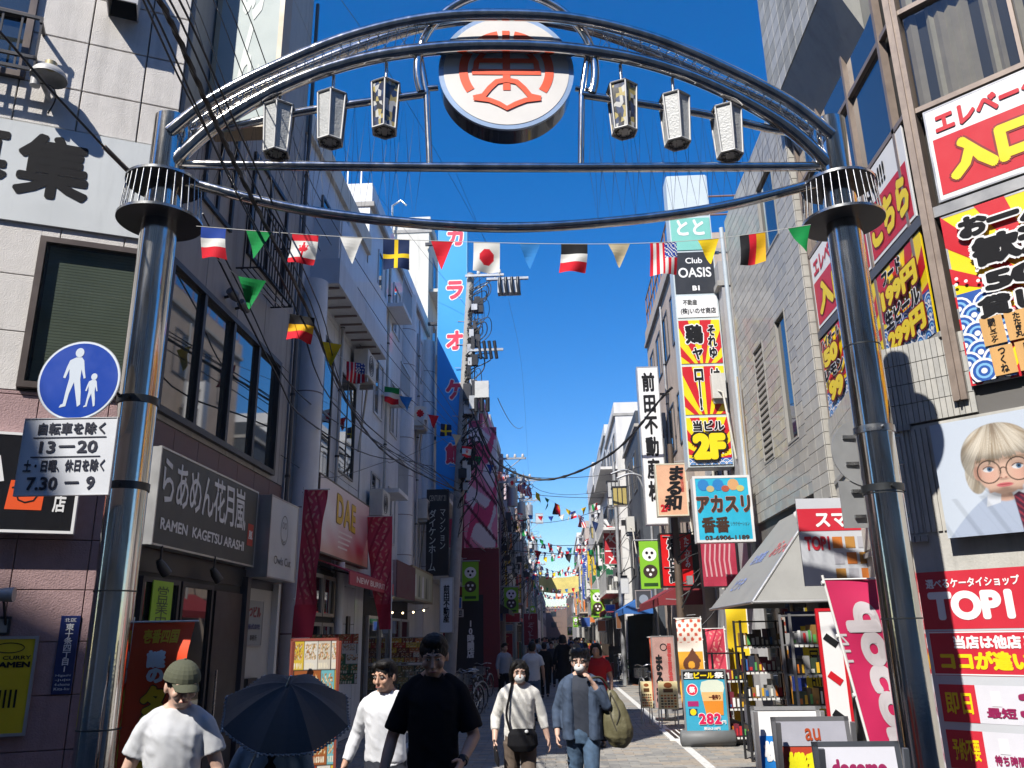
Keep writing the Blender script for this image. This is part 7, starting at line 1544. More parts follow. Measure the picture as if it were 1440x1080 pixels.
# air conditioners and pipes on the walls
def ac_unit(label, F, a, z, d, group='air conditioner units on the houses'):
    t = thing('air_conditioner', label, 'air conditioner', F.w(a+.4, z, d), group=group); b = MB(); m_ = mat('ac_ivory', (.55, .54, .50), .5, stain=.3, var=.1); slab(b, F, a, a+.8, z, z+.58, d, d+.3, .015, m_); b.build('casing', t)
    b = MB(); c = F.w(a+.3, z+.29, d+.302); r_ = (.22, .17, .12, .07, .03)
    for r in r_: b.tube([c+F.u*r*cos(q)+Vector((0, 0, r*sin(q))) for q in np.linspace(0, 2*pi, 19)[:-1]], .006, DARKST, 4, closed=True)
    for k in range(6): b.tube([c, c+F.u*.22*cos(k*pi/3)+Vector((0, 0, .22*sin(k*pi/3)))], .005, DARKST, 4)
    b.build('fan_grille', t); MB().fb(F, a+.08, a+.14, z-.1, z, d-.02, d+.28, GALV).fb(F, a+.66, a+.72, z-.1, z, d-.02, d+.28, GALV).build('bracket', t); MB().tube([F.w(a+.75, z+.2, d+.2), F.w(a+.9, z+.1, d+.1), F.w(a+.9, z-1.4, .03)], .025, mat('pipe_wrap', (.5, .48, .42), .7), 6).build('hose', t)
for F, a, z, lb in ((SLF, 16.0, 7.0, 'over the window of the building with the canopy'), (SLF, 17.9, 4.4, 'low on the white tiled apartment house'), (SLF, 23.4, 7.8, 'high between the two round pilasters'), (SLF, 24.3, 5.2, 'low between the two round pilasters'), (frame_r(4.0), -18.6, 6.8, 'on the grey house behind the tower sign'), (frame_r(3.75), -23.2, 5.2, 'on the beige house behind the estate sign'), (frame_r(3.75), -26.5, 8.0, 'higher on the beige house behind the estate sign'), (frame_r(3.2), -33, 5.6, 'on the dark slate house'), (frame_r(2.9), -38, 7.4, 'on the nearest white balcony block'), (frame_r(2.9), -46, 6.2, 'on the second white block'), (frame_l(-2.65), 34, 6.6, 'on the pink mural building'), (frame_l(-2.9), 41, 5.4, 'on the grey ribbed building'), (frame_l(-2.9), 49, 5.8, 'over the red shop house')):
    ac_unit('ivory air conditioner unit '+lb, F, a, z, .08)
for (x, y, z0, z1, m_, lb) in ((-4.04, 15.1, 3.3, 10.2, GALV, 'thin steel conduit up the building with the canopy'), (-4.02, 19.4, 3.2, 11.4, mat('pipe_cream', (.5, .48, .42), .5, var=.2), 'cream downpipe on the white tiled apartment house'), (-4.02, 24.2, 3.2, 11.4, GALV, 'steel downpipe near the blue karaoke sign'), (3.94, 20.2, 2.8, 9.3, mat('pipe_cream', (.5, .48, .42)), 'cream downpipe on the grey house behind the tower sign'), (3.68, 25.2, 3, 12, GALV, 'steel downpipe on the beige house'), (-4.04, 12.3, 3.7, 13, mat('pipe_dark', (.1, .1, .1), .5), 'dark downpipe at the end of the cream corner building')):
    t = thing('downpipe', lb, 'pipe', (x, y, z0)); MB().tube([(x, y, z0), (x, y, z1)], .035, m_, 8).build('pipe', t); b = MB()
    for k in range(int((z1-z0)/1.3)): b.tube([(x, y, z0+.5+k*1.3), (x, y, z0+.54+k*1.3)], .045, DARKST, 8)
    b.build('clips', t)
# bicycles
def bicycle(label, x, y, rz, col=DARKST, group='bicycles parked on the shaded side', basket=True):
    t = thing('bicycle', label, 'bicycle', (0, 0, 0), group=group); fr = MB(); R = .33
    for s_, wx in ((0, -.52), (1, .52)):
        w_ = MB(); w_.tube([(wx+R*cos(a), 0, R+R*sin(a)) for a in np.linspace(0, 2*pi, 29)[:-1]], .018, BLACKP, 6, closed=True); wh = w_.build('wheel', t)
        sp = MB()
        for i in range(14): a = i*pi/7; sp.tube([(wx, .02*(-1)**i, R), (wx+.315*cos(a), 0, R+.315*sin(a))], .003, STEEL, 3)
        sp.tube([(wx, -.04, R), (wx, .04, R)], .02, STEEL, 8); sp.build('spokes', wh)
        f_ = MB(); f_.tube([(wx+(R+.03)*cos(a), 0, R+(R+.03)*sin(a)) for a in np.linspace(.5, 2.8, 12)], .022, GALV, 5); f_.build('mudguard', t)
    bb = (-.08, 0, .28); st = (-.22, 0, .78); hd = (.38, 0, .80); hb = (.42, 0, .62)
    for p, q in ((bb, st), (bb, hb), ((-.15, 0, .55), hb), (bb, (-.52, 0, R)), (st, (-.52, 0, R)), (hb, (.52, 0, R)), (hb, (.34, 0, 1.0))): fr.tube([p, q], .017, col, 8)
    fr.build('frame', t); MB().tube(smooth_path([(.20, -.27, 1.02), (.34, -.14, 1.04), (.36, 0, 1.0), (.34, .14, 1.04), (.20, .27, 1.02)], 4), .012, STEEL, 6).build('handlebar', t)
    sd = MB(); sd.ball((-.25, 0, .86), (.14, .08, .04), BLACKP); sd.tube([(-.23, 0, .78), (-.24, 0, .85)], .014, STEEL, 6); sd.build('saddle', t)
    pd = MB(); pd.tube([(-.08, -.1, .28), (-.08, .1, .28)], .012, STEEL, 6); pd.tube([(-.08, .1, .28), (.08, .12, .22)], .01, STEEL, 5); pd.tube([(-.08+.09*cos(a), .05, .28+.09*sin(a)) for a in np.linspace(0, 2*pi, 15)[:-1]], .006, STEEL, 4, closed=True); pd.build('crank', t)
    if basket:
        bk = MB()
        for i in range(9): z = .70+i*.03; bk.tube([(.44, -.16, z), (.70, -.16, z), (.70, .16, z), (.44, .16, z)], .004, STEEL, 3, closed=True)
        for i in range(9): yy = -.16+i*.04; bk.tube([(.70, yy, .70), (.70, yy, .94)], .004, STEEL, 3); 
        for i in range(7): xx = .44+i*.043; bk.tube([(xx, -.16, .94), (xx, -.16, .70), (xx, .16, .70), (xx, .16, .94)], .004, STEEL, 3)
        bk.build('basket', t)
    MB().tube([(-.52, .08, R), (-.66, .12, .0)], .01, STEEL, 5).build('kickstand', t); t.location = (x, y, 0); t.rotation_euler.z = rz; return t
b0 = bicycle('bicycle nearest the man in black on the shaded side', -2.15, 21.2, -1.9); 
bl_ = ['second bicycle in the shaded row, behind the nearest', 'third bicycle in the shaded row', 'bicycle at the back of the shaded row before the black panel', 'bicycle standing further on by the red shops', 'bicycle leaning at the red shops on the shaded side']
for i, (x, y, r_) in enumerate(((-2.2, 22.0, -1.75), (-2.25, 22.8, -2.0), (-2.3, 27.5, -1.8), (-2.1, 33, -1.6), (-2.15, 34.2, -1.9))):
    c_ = copy_tree(b0, None, (x, y, 0), r_); c_['label'] = bl_[i]
c_ = copy_tree(b0, None, (2.35, 23.3, 0), 1.75); c_['label'] = 'bicycle parked on the sunny side beyond the menu easels'; c_['group'] = 'bicycles on the sunny side'
c_ = copy_tree(b0, None, (2.5, 35.2, 0), 1.4); c_['label'] = 'bicycle on the sunny side under the blue awning'; c_['group'] = 'bicycles on the sunny side'
# ================================================================ unseen row across the road, skyline shaped to set foreground sun and shade
RB1 = mat('rear_wall', (.40, .38, .35), .8, var=.15, vs=2); 
def rear(label, x0, x1, h, m, y0=-9):
    return block(Frame((x1, y0, 0), (-1, 0, 0)), 'apartment_building', label, 0, x1-x0, h, m, depth=14, winw=1.8, gap=1.2, bal=True)
rear('unseen brick coloured block across the road behind the photographer, left part, raised to shade the left wall', -40, -13.3, 23, BRK); rear('unseen narrow white house across the road behind the photographer, kept low to let the sun through', -13.2, -10.2, 16.0, WHB); rear('unseen slim pale block across the road behind the photographer, added high to shade the man in black', -10.15, -8.5, 21.8, RB1); rear('unseen wide pale block across the road behind the photographer, lowered to let sun onto the boards', -8.4, 2, 17.6, RB1); rear('grey high block across the road behind the photographer, right part', 2.1, 30, 18, GRB)
# ================================================================ people
SKIN = mat('skin', (.46, .27, .19), .5, var=.08, vs=20, spec=.35); SKIN2 = mat('skin_pale', (.55, .36, .28), .5, var=.08, vs=20, spec=.35); LIP = mat('lip', (.34, .12, .10), .5, var=0)
HAIRM = mat('hair_black', (.010, .009, .009), .6, var=.4, vs=60, streak=.2, spec=.25); HAIRG = mat('hair_grey', (.06, .058, .055), .5, var=.5, vs=70, streak=.2); EYEW = mat('eye_white', (.6, .58, .55), .3, var=0); IRIS = mat('iris', (.02, .012, .008), .2, var=0)
def loft(vs, fs, P, R, front=(0, -1, 0), n=14):
    P = [Vector(p) for p in P]; o = len(vs); k = len(P); front = Vector(front)
    for i in range(k):
        t = (P[min(i+1, k-1)]-P[max(i-1, 0)]).normalized(); sd = t.cross(front); sd = sd.normalized() if sd.length > 1e-3 else Vector((1, 0, 0)); fr = sd.cross(t)
        rx, ry = R[i] if isinstance(R[i], tuple) else (R[i], R[i])
        for j in range(n): a = 2*pi*j/n; vs.append(P[i]+sd*cos(a)*rx+fr*sin(a)*ry)
    for i in range(k-1):
        for j in range(n): a, b = o+i*n+j, o+i*n+(j+1) % n; fs.append((a, b, b+n, a+n))
    fs.append(tuple(o+j for j in range(n))[::-1]); fs.append(tuple(o+(k-1)*n+j for j in range(n)))
def dense(P, R, m=4):
    out = []; rr = []; P = [Vector(p) for p in P]; R = [r if isinstance(r, tuple) else (r, r) for r in R]
    Q = smooth_path(P, m)
    for i in range(len(R)-1):
        for j in range(m): t = j/m; t2 = t*t*(3-2*t)*.5+t*.5; rr.append((R[i][0]*(1-t2)+R[i+1][0]*t2, R[i][1]*(1-t2)+R[i+1][1]*t2))
    return Q, rr+[R[-1]]
def elli(vs, fs, c, r, n=16, m=10, M=None):
    o = len(vs); c = Vector(c)
    for i in range(m+1):
        t = pi*i/m
        for j in range(n):
            a = 2*pi*j/n; p = Vector((r[0]*sin(t)*cos(a), r[1]*sin(t)*sin(a), r[2]*cos(t))); vs.append(c+(M@p if M else p))
    for i in range(m):
        for j in range(n): fs.append((o+i*n+j, o+(i+1)*n+j, o+(i+1)*n+(j+1) % n, o+i*n+(j+1) % n))
def fuse(name, vs, fs, vox, m, parent, disp=None, sm=2, xf=None):
    me = bpy.data.meshes.new('tmp'); me.from_pydata([tuple(v) for v in vs], [], fs); o = bpy.data.objects.new('tmp', me)
    md = o.modifiers.new('r', 'REMESH'); md.mode = 'VOXEL'; md.voxel_size = vox; s_ = o.modifiers.new('s', 'SMOOTH'); s_.factor = .5; s_.iterations = sm
    out = evalm(o); bpy.data.objects.remove(o); bpy.data.meshes.remove(me)
    out.name = name; out.materials.clear(); out.materials.append(m); out.polygons.foreach_set('use_smooth', [True]*len(out.polygons))
    if disp:
        N = [v.normal.copy() for v in out.vertices]
        for v, nn in zip(out.vertices, N): v.co = disp(v.co, nn)
        out.update()
    if xf is not None: out.transform(xf)
    ob = bpy.data.objects.new(name, out); COL.objects.link(ob); ob.parent = parent; return ob
def hand(vs, fs, w_, d, side, palm=(0, -1, 0), curl=.35, s=1.0):
    d = Vector(d).normalized(); pn = Vector(palm); pn = (pn-d*pn.dot(d)).normalized(); sd = d.cross(pn); w_ = Vector(w_)
    loft(vs, fs, [w_-d*.02*s, w_+d*.02*s, w_+d*.055*s, w_+d*.088*s], [(.026*s, .019*s), (.034*s, .018*s), (.041*s, .016*s), (.038*s, .013*s)], pn, 12)
    for i, (off, L) in enumerate(((-.030, .068), (-.010, .078), (.010, .073), (.029, .058))):
        b = w_+d*.08*s+sd*off*s; p1 = b+(d*cos(curl*.5)+pn*sin(curl*.5))*L*.45*s; p2 = p1+(d*cos(curl*1.3)+pn*sin(curl*1.3))*L*.32*s; p3 = p2+(d*cos(curl*2.1)+pn*sin(curl*2.1))*L*.28*s
        loft(vs, fs, [b-d*.02*s, b, p1, p2, p3], [.009*s, .0092*s, .0086*s, .008*s, .0062*s], pn, 8)
    b = w_+d*.025*s-sd*.030*s*side; p1 = b+(d*.6-sd*.55*side+pn*.35).normalized()*.04*s; p2 = p1+(d*.85-sd*.15*side+pn*.4).normalized()*.036*s
    loft(vs, fs, [b+sd*.015*side*s, b, p1, p2], [.013*s, .013*s, .0105*s, .008*s], pn, 8)
def person(label, px_, top, Y, rz=0, skin=None, hair='short', hairm=None, shirt=None, sleeve=.55, trouser=None, arms=None, step=.2, vox=.006, head=(0, 0), group=None, fem=False, face=True, lean=0, cargs=None, collar=None, shoe=BLACKP, bulk=1.0, z_over=None, tuck=False, skirt=None, jacket=None):
    q = at(px_, top, Y); h = q.z if z_over is None else z_over; h = min(h, 1.86); s = h/1.70; skin = skin or SKIN; hairm = hairm or HAIRM; far = vox > .011
    t = thing('person', label, 'person', (0, 0, 0), group=group); k = bulk*(.93 if fem else 1)
    vs, fs = [], []
    hz = .90; HX = .085
    T = [((0, .01, .80), (.10, .08)), ((0, .01, .86), (.155*k, .105*k)), ((0, .01, .95), (.162*k, .11*k)), ((0, 0, 1.06), (.138*k, .098*k)), ((0, -.005, 1.18), (.15*k, .108*k)), ((0, 0, 1.30), (.172*k, .112*k)), ((0, .005, 1.385), (.165*k, .085*k)), ((0, .012, 1.43), (.09, .065)), ((0, .01, 1.47), (.056, .058)), ((0, -.005, 1.53), (.054, .056))]
    P, R = dense([x[0] for x in T], [x[1] for x in T], 3); loft(vs, fs, P, R, n=20)
    for s_ in (-1, 1): loft(vs, fs, [(s_*.03, .015, 1.47), (s_*.09, .012, 1.425), (s_*.16*k, .008, 1.385)], [.035, .036, .036], n=10)
    for s_ in (-1, 1): elli(vs, fs, (s_*.160*k, .005, 1.365), (.046, .045, .045))
    arms = arms or (((-.235, .01, 1.12), (-.25, -.07, .88)), ((.235, .01, 1.12), (.25, -.07, .88)))
    AR = []
    for s_, (el, wr) in zip((-1, 1), arms):
        sh = Vector((s_*.170*k, .005, 1.36)); el, wr = Vector(el), Vector(wr); AR.append((sh, el, wr))
        loft(vs, fs, [sh, sh.lerp(el, .5), el], [.042, .044, .038], n=12); elli(vs, fs, el, (.038, .038, .038)); loft(vs, fs, [el, el.lerp(wr, .35), wr], [.038, .038, .026], n=12)
        d = (wr-el).normalized(); pl_ = Vector((-s_, 0, 0)) if abs(d.x) < .7 else Vector((0, -1, 0)); cg = (cargs or {}).get('curl', .5)
        hand(vs, fs, wr, d, s_, pl_, cg, 1.0 if not fem else .92)
    LG_ = []
    for s_ in (-1, 1):
        st = step*s_; hip = Vector((s_*HX, .01, .88)); kn = Vector((s_*.088, -.5*st-.03, .48)); an = Vector((s_*.085, -st+.03, .085+max(0, -st)*.25)); LG_.append((hip, kn, an))
        loft(vs, fs, [hip, hip.lerp(kn, .5), kn], [.085, .07, .052], n=12); elli(vs, fs, kn, (.05, .05, .05)); loft(vs, fs, [kn, kn.lerp(an, .35), an], [.052, .054, .034], n=12)
        loft(vs, fs, [an+Vector((0, .04, -.045)), an+Vector((0, -.06, -.05)), an+Vector((0, -.17, -.06))], [(.036, .035), (.042, .03), (.035, .018)], (0, 0, 1), 12)
    # head
    HM = Matrix.Translation((0, -.005, 1.495)) @ Matrix.Rotation(head[0], 4, 'Z') @ Matrix.Rotation(head[1], 4, 'X') @ Matrix.Scale(1.08, 4); hc = Vector((0, -.012, .085)); i0 = len(vs)
    elli(vs, fs, hc+Vector((0, .008, .01)), (.073, .090, .098), 20, 14); loft(vs, fs, [hc+Vector((0, -.02, .01)), hc+Vector((0, -.030, -.04)), hc+Vector((0, -.042, -.085)), hc+Vector((0, -.048, -.105))], [(.066, .062), (.060, .054), (.042, .040), (.022, .022)], n=18)
    loft(vs, fs, [hc+Vector((0, -.078, .02)), hc+Vector((0, -.092, -.01)), hc+Vector((0, -.104, -.032)), hc+Vector((0, -.085, -.042))], [.008, .010, .015, .012], n=10)
    elli(vs, fs, hc+Vector((0, -.082, -.066)), (.024, .012, .011))
    for s_ in (-1, 1): elli(vs, fs, hc+Vector((s_*.077, .012, -.012)), (.010, .020, .032)); elli(vs, fs, hc+Vector((s_*.032, -.083, .026)), (.026, .010, .008)); elli(vs, fs, hc+Vector((s_*.042, -.062, -.03)), (.022, .020, .022))
    for i in range(i0, len(vs)): vs[i] = HM@Vector(vs[i])
    ey = [HM@(hc+Vector((s_*.031, -.092, .004))) for s_ in (-1, 1)]
    fw = (HM.to_3x3()@Vector((0, -1, 0)))
    def dsp(co, n_):
        for e in ey:
            d = (co-e).length
            if d < .024: co = co-fw*.004*(1-d/.024)
        return co
    sc = Matrix.Scale(s, 4)
    fuse('body', vs, fs, vox, skin, t, dsp if not far else None, 2, sc)
    nz = lambda co, f_, a: mn.noise(co*f_)*a+mn.noise(co*f_*2.3+Vector((5, 1, 2)))*a*.5
    # hair
    if hair:
        vs, fs = [], []; c = hc
        elli(vs, fs, c+Vector((0, .020, .030)), (.084, .098, .092), 20, 14)
        if hair == 'short': elli(vs, fs, c+Vector((0, -.03, .095)), (.066, .055, .036)); elli(vs, fs, c+Vector((0, .045, -.02)), (.070, .065, .07))
        if hair == 'side': elli(vs, fs, c+Vector((.02, -.035, .092)), (.062, .055, .034)); elli(vs, fs, c+Vector((-.045, -.045, .075)), (.03, .035, .03)); elli(vs, fs, c+Vector((0, .045, -.02)), (.070, .065, .07))
        if hair == 'bob':
            for s_ in (-1, 1): loft(vs, fs, [c+Vector((s_*.03, -.045, .10)), c+Vector((s_*.070, -.040, .05)), c+Vector((s_*.082, -.02, -.02)), c+Vector((s_*.078, .0, -.09))], [.026, .026, .026, .018], n=10)
            elli(vs, fs, c+Vector((0, .05, -.03)), (.085, .06, .09))
        if hair == 'messy':
            for i in range(22): a = i*2.4; elli(vs, fs, c+Vector((.075*cos(a), .02+.085*sin(a)*.9, .055+.045*sin(i*1.7))), (.028, .028, .026), 8, 6)
            elli(vs, fs, c+Vector((0, -.045, .095)), (.07, .045, .028)); elli(vs, fs, c+Vector((0, .05, -.02)), (.08, .06, .07))
        vs = [HM@Vector(v) for v in vs]; amp = .0035 if hair != 'messy' else .012
        hd = None if far else (lambda co, n_: co+n_*(nz(co, 42, amp)+mn.noise(Vector((co.x*160, co.y*160, co.z*35)))*.003))
        fuse('hair', vs, fs, vox*.8, hairm, t, hd, 1, sc)
    if face and not far:
        hs_ = HM.copy(); fm = sc@hs_
        def put(name, mb):
            mb.v = [tuple(fm@Vector(v)) for v in mb.v]; o = bpy.data.objects.new(name, mb.mesh(name)); COL.objects.link(o); o.parent = t; return o
        for s_ in (-1, 1):
            e = hc+Vector((s_*.031, -.082, .004)); o = put('eye', MB().ball(e, (.014, .008, .0065), EYEW, 12, 8)); 
            put('iris', MB().ball(e+Vector((0, -.0055, 0)), (.005, .003, .005), IRIS, 10, 6)).parent = o; b = MB(); b.tube([e+Vector((x, -.008-.0*x, .0062-abs(x)*.16)) for x in (-.015, -.007, 0, .007, .015)], .0014, IRIS, 5); put('eyelid', b)
            b = MB(); b.tube([hc+Vector((s_*(.014+i*.008), -.094+i*.0035, .029+.004*sin(i*.8))) for i in range(5)], [.002, .003, .003, .0024, .0015], hairm, 6); put('eyebrow', b)
        b = MB(); b.tube([hc+Vector((x, -.094+abs(x)*.22, -.064-abs(x)*.06)) for x in (-.024, -.012, 0, .012, .024)], [.0015, .0042, .005, .0042, .0015], LIP, 8); put('lips', b)
    # clothes
    def fold(a, f_=9): return (lambda co, n_: co+n_*(nz(Vector((co.x, co.y, co.z*.55))*1.0, f_, a)+max(0, mn.noise(Vector((co.x*14, co.y*14, co.z*26+co.x*20))))*a*.8))
    cv_ = .009 if not far else vox
    if shirt:
        vs, fs = [], []; g = .018; zb = .86 if not tuck else .95
        TT = [((0, .01, zb), (.172*k, .120*k)), ((0, .01, .96), (.175*k, .122*k)), ((0, 0, 1.08), (.166*k, .116*k)), ((0, -.005, 1.2), (.17*k, .124*k)), ((0, 0, 1.31), (.188*k, .126*k)), ((0, .005, 1.385), (.178*k, .098*k)), ((0, .012, 1.432), (.10, .072)), ((0, .012, 1.455), (.07, .066))]
        P, R = dense([x[0] for x in TT], [x[1] for x in TT], 3); loft(vs, fs, P, R, n=22)
        if jacket: fuse('shirt', vs, fs, cv_, shirt, t, fold(.007) if not far else None, 2, sc); vs, fs = [], []
        if jacket:
            for s_ in (-1, 1): loft(vs, fs, [(s_*.125, .01, .84), (s_*.13, .005, 1.0), (s_*.125, 0, 1.2), (s_*.13, 0, 1.33), (s_*.11, .01, 1.43)], [(.085, .15), (.08, .145), (.078, .145), (.075, .14), (.06, .085)], n=16)
            loft(vs, fs, [(0, .06, .84), (0, .06, 1.2), (0, .05, 1.42)], [(.16, .09), (.16, .09), (.12, .06)], n=16)
        for s_, (sh, el, wr) in zip((-1, 1), AR):
            loft(vs, fs, [(s_*.06, .015, 1.435), (s_*.11, .012, 1.405), sh], [.048, .052, .058], n=12); elli(vs, fs, sh, (.058, .058, .056)); L1 = (el-sh).length; 
            if sleeve <= 1: e2 = sh.lerp(el, sleeve); loft(vs, fs, [sh, sh.lerp(e2, .5), e2], [.060, .064, .070], n=14)
            else: loft(vs, fs, [sh, sh.lerp(el, .5), el], [.060, .056, .052], n=14); elli(vs, fs, el, (.053, .053, .053)); w2 = el.lerp(wr, sleeve-1); loft(vs, fs, [el, el.lerp(w2, .5), w2], [.054, .050, .042], n=14)
        fuse('jacket' if jacket else 'shirt', vs, fs, cv_, jacket or shirt, t, fold(.009) if not far else None, 2, sc)
        if collar:
            b = MB(); 
            for s_ in (-1, 1):
                pts = [(s_*.005, -.072, 1.40), (s_*.055, -.085, 1.365), (s_*.085, -.045, 1.415), (s_*.078, .02, 1.452), (s_*.05, .03, 1.485), (s_*.055, -.03, 1.47), (s_*.035, -.055, 1.445)]
                b.add([Vector(p) for p in pts]+[Vector(p)+Vector((0, -.004, -.004)) for p in pts], [(0, 1, 2, 6), (2, 5, 6), (2, 3, 4, 5), (7, 13, 9, 8), (9, 13, 12), (9, 12, 11, 10)], collar, True)
            b.v = [tuple(sc@Vector(v)) for v in b.v]; o = bpy.data.objects.new('collar', b.mesh('collar')); COL.objects.link(o); o.parent = t
    if trouser:
        vs, fs = [], []; loft(vs, fs, [(0, .01, .80), (0, .01, .88), (0, .01, .99)], [(.14*k, .11*k), (.172*k, .122*k), (.160*k, .114*k)], n=18)
        for hip, kn, an in LG_: loft(vs, fs, [hip, hip.lerp(kn, .5), kn, kn.lerp(an, .5), an+Vector((0, 0, .0))], [.096, .086, .070, .066, .060], n=14)
        fuse('trousers', vs, fs, cv_, trouser, t, fold(.008, 8) if not far else None, 2, sc)
        vs, fs = [], []
        for hip, kn, an in LG_: loft(vs, fs, [an+Vector((0, .055, -.048)), an+Vector((0, -.06, -.05)), an+Vector((0, -.18, -.06)), an+Vector((0, -.20, -.062))], [(.042, .042), (.047, .038), (.043, .026), (.03, .018)], (0, 0, 1), 12)
        fuse('shoes', vs, fs, max(.008, vox), shoe, t, None, 1, sc)
    if skirt:
        vs, fs = [], []; loft(vs, fs, [(0, .01, .55), (0, .01, .75), (0, .01, .9), (0, .01, 1.0)], [(.24, .19), (.21, .16), (.18, .13), (.155, .11)], n=20); fuse('skirt', vs, fs, cv_, skirt, t, fold(.012, 7) if not far else None, 1, sc)
    t.location = (q.x, Y, 0); t.rotation_euler.z = rz; t['_'] = 1; del t['_']
    return t, s, HM, hc, AR
def pchild(t, s, name, mb, parent=None):
    mb.v = [tuple(Vector(v)*s) for v in mb.v]; o = bpy.data.objects.new(name, mb.mesh(name)); COL.objects.link(o); o.parent = parent or t; return o
TEE = cloth('#b8babe'); BLK = mat('cloth_black', (.008, .008, .010), .85, var=.1, bump=.2, bs=250, spec=.15); DRESS = mat('cloth_white_shirt', (.58, .59, .62), .8, var=.05, bump=.15, bs=250); NAVYT = mat('cloth_navy', (.015, .018, .03), .85, var=.15, bump=.2, bs=250); KHK = mat('cloth_brown', (.12, .09, .07), .9, var=.2, bump=.2, bs=200)
KNIT = mat('cloth_knit_white', (.62, .61, .58), .9, var=.10, vs=30, bump=.6, bs=160); DEN = mat('cloth_denim', (.055, .10, .17), .85, var=.35, vs=14, bump=.3, bs=300); DJK = mat('cloth_denim_jacket', (.045, .07, .12), .85, var=.25, vs=10, bump=.3, bs=300); CHAR = mat('cloth_charcoal', (.025, .032, .05), .9, var=.15, bump=.2, bs=250)
# 1 man in white tee and cap
t, s, HM, hc, AR = person('man in a plain white T-shirt and olive cap walking at the lower left', 256, 934, 5.1, rz=.25, shirt=TEE, sleeve=.66, trouser=NAVYT, head=(.45, .22), hair='cap', arms=(((-.25, .03, 1.12), (-.275, -.04, .88)), ((.25, .02, 1.12), (.26, -.06, .88))), bulk=.95, skin=SKIN2)
OLV = mat('cloth_olive', (.075, .08, .05), .9, var=.15, vs=20, bump=.3, bs=250); cap_ = thing('cap', 'olive baseball cap worn by the man in the white T-shirt', 'cap', (0, 0, 0)); b = MB(); n = 20
for i in range(7):
    for j in range(n):
        f_ = lambda i_, j_: HM@(hc+Vector((0, .010, .032))+Vector((.097*sin(pi/2*(1-i_/7))*cos(2*pi*j_/n)*1.0, .114*sin(pi/2*(1-i_/7))*sin(2*pi*j_/n), .104*cos(pi/2*(1-i_/7)))))
        b.add([f_(i, j), f_(i, j+1), f_(i+1, j+1), f_(i+1, j)], [(0, 1, 2, 3)], OLV, True)
b.v = [tuple(Vector(v)*s) for v in b.v]; o = bpy.data.objects.new('crown', b.mesh('crown')); COL.objects.link(o); o.parent = cap_
b = MB(); P0 = [HM@(hc+Vector((.082*sin(a), .01-.098*cos(a), .036))) for a in np.linspace(-1.05, 1.05, 12)]; P1_ = [HM@(hc+Vector((.078*sin(a), -.045-.118*cos(a), .020-.012*cos(a)+.02*abs(a)*-.6))) for a in np.linspace(-.95, .95, 12)]
b.add(P0+P1_+[p+Vector((0, 0, -.005)) for p in P0+P1_], [(i, i+12, i+13, i+1) for i in range(11)]+[(i+24, i+25, i+37, i+36) for i in range(11)]+[(i+12, i+36, i+37, i+13) for i in range(11)], OLV, True); b.v = [tuple(Vector(v)*s) for v in b.v]; o = bpy.data.objects.new('brim', b.mesh('brim')); COL.objects.link(o); o.parent = cap_
b = MB().ball(HM@(hc+Vector((0, .01, .137))), .008, OLV, 8, 6); b.v = [tuple(Vector(v)*s) for v in b.v]; o = bpy.data.objects.new('button', b.mesh('button')); COL.objects.link(o); o.parent = cap_
cap_.location = t.location; cap_.rotation_euler = t.rotation_euler
# 2 woman under the parasol
t, s, HM, hc, AR = person('woman in an open blue shirt over dark dress, face hidden beneath the parasol', 388, 985, 4.55, rz=.1, shirt=mat('cloth_bluegrey', (.16, .21, .26), .85, var=.12, bump=.2, bs=200), sleeve=1.6, skirt=BLK, hair='bob', fem=True, head=(.1, .15), arms=(((-.215, -.02, 1.14), (-.13, -.22, 1.17)), ((.22, .02, 1.13), (.2, -.1, .92))), z_over=1.56, skin=SKIN2, trouser=None)
b = MB(); vs, fs = [], []; loft(vs, fs, [(0, -.035, .90), (0, -.045, 1.1), (0, -.045, 1.28), (0, -.02, 1.38)], [(.10, .09), (.11, .09), (.12, .09), (.08, .07)], n=16); fuse('dress_top', vs, fs, .01, BLK, t, None, 2, Matrix.Scale(s, 4))
pa = thing('parasol', 'dark grey lace edged parasol tilted over the woman at the lower left', 'parasol', (0, 0, 0)); pa.location = (0, 0, 0)
wr = Vector(t.location)+Vector((AR[0][2].x, AR[0][2].y-.07, AR[0][2].z))*s
ctr = Vector(at(404, 1000, 4.30)); ax = Vector((.20, -.50, .84)).normalized(); o1 = ax.cross(Vector((0, 1, 0))).normalized(); o2 = ax.cross(o1); Rr = .315; PB = [mat('parasol_cloth', (.035, .036, .042), .75, var=.1, vs=8, bump=.1), mat('parasol_cloth', (0, 0, 0))]
def pp(r, a): sag = .155*(1-(r/Rr)**1.7)-.028*abs(sin(4*a))*(r/Rr)*(1.25-r/Rr)*1.6; sc_ = 1-.08*abs(sin(4*a))*(r/Rr)**2; return ctr+(o1*cos(a)+o2*sin(a))*r*sc_+ax*sag
for i in range(8):
    b = MB()
    for j in range(8):
        r0, r1 = Rr*j/8, Rr*(j+1)/8
        for m_ in range(4):
            a0, a1 = i*pi/4+m_*pi/16, i*pi/4+(m_+1)*pi/16; b.add([pp(r0, a0), pp(r1, a0), pp(r1, a1), pp(r0, a1)], [(0, 1, 2, 3)], PB[0], True)
    b.build('canopy_panel', pa)
    a = i*pi/4; b = MB(); b.tube([pp(Rr*q, a)-ax*.006 for q in (0, .33, .66, 1)], .003, STEEL, 4); b.tube([ctr+ax*.02, pp(Rr*.55, a)-ax*.008], .003, STEEL, 4); b.build('rib', pa); 
    MB().tube([pp(Rr, a), pp(Rr*1.03, a)-ax*.01], .005, WHITE, 6).build('tip', pa)
lc = MB(); LACE = mat('lace', (.20, .20, .21), .8, var=.2)
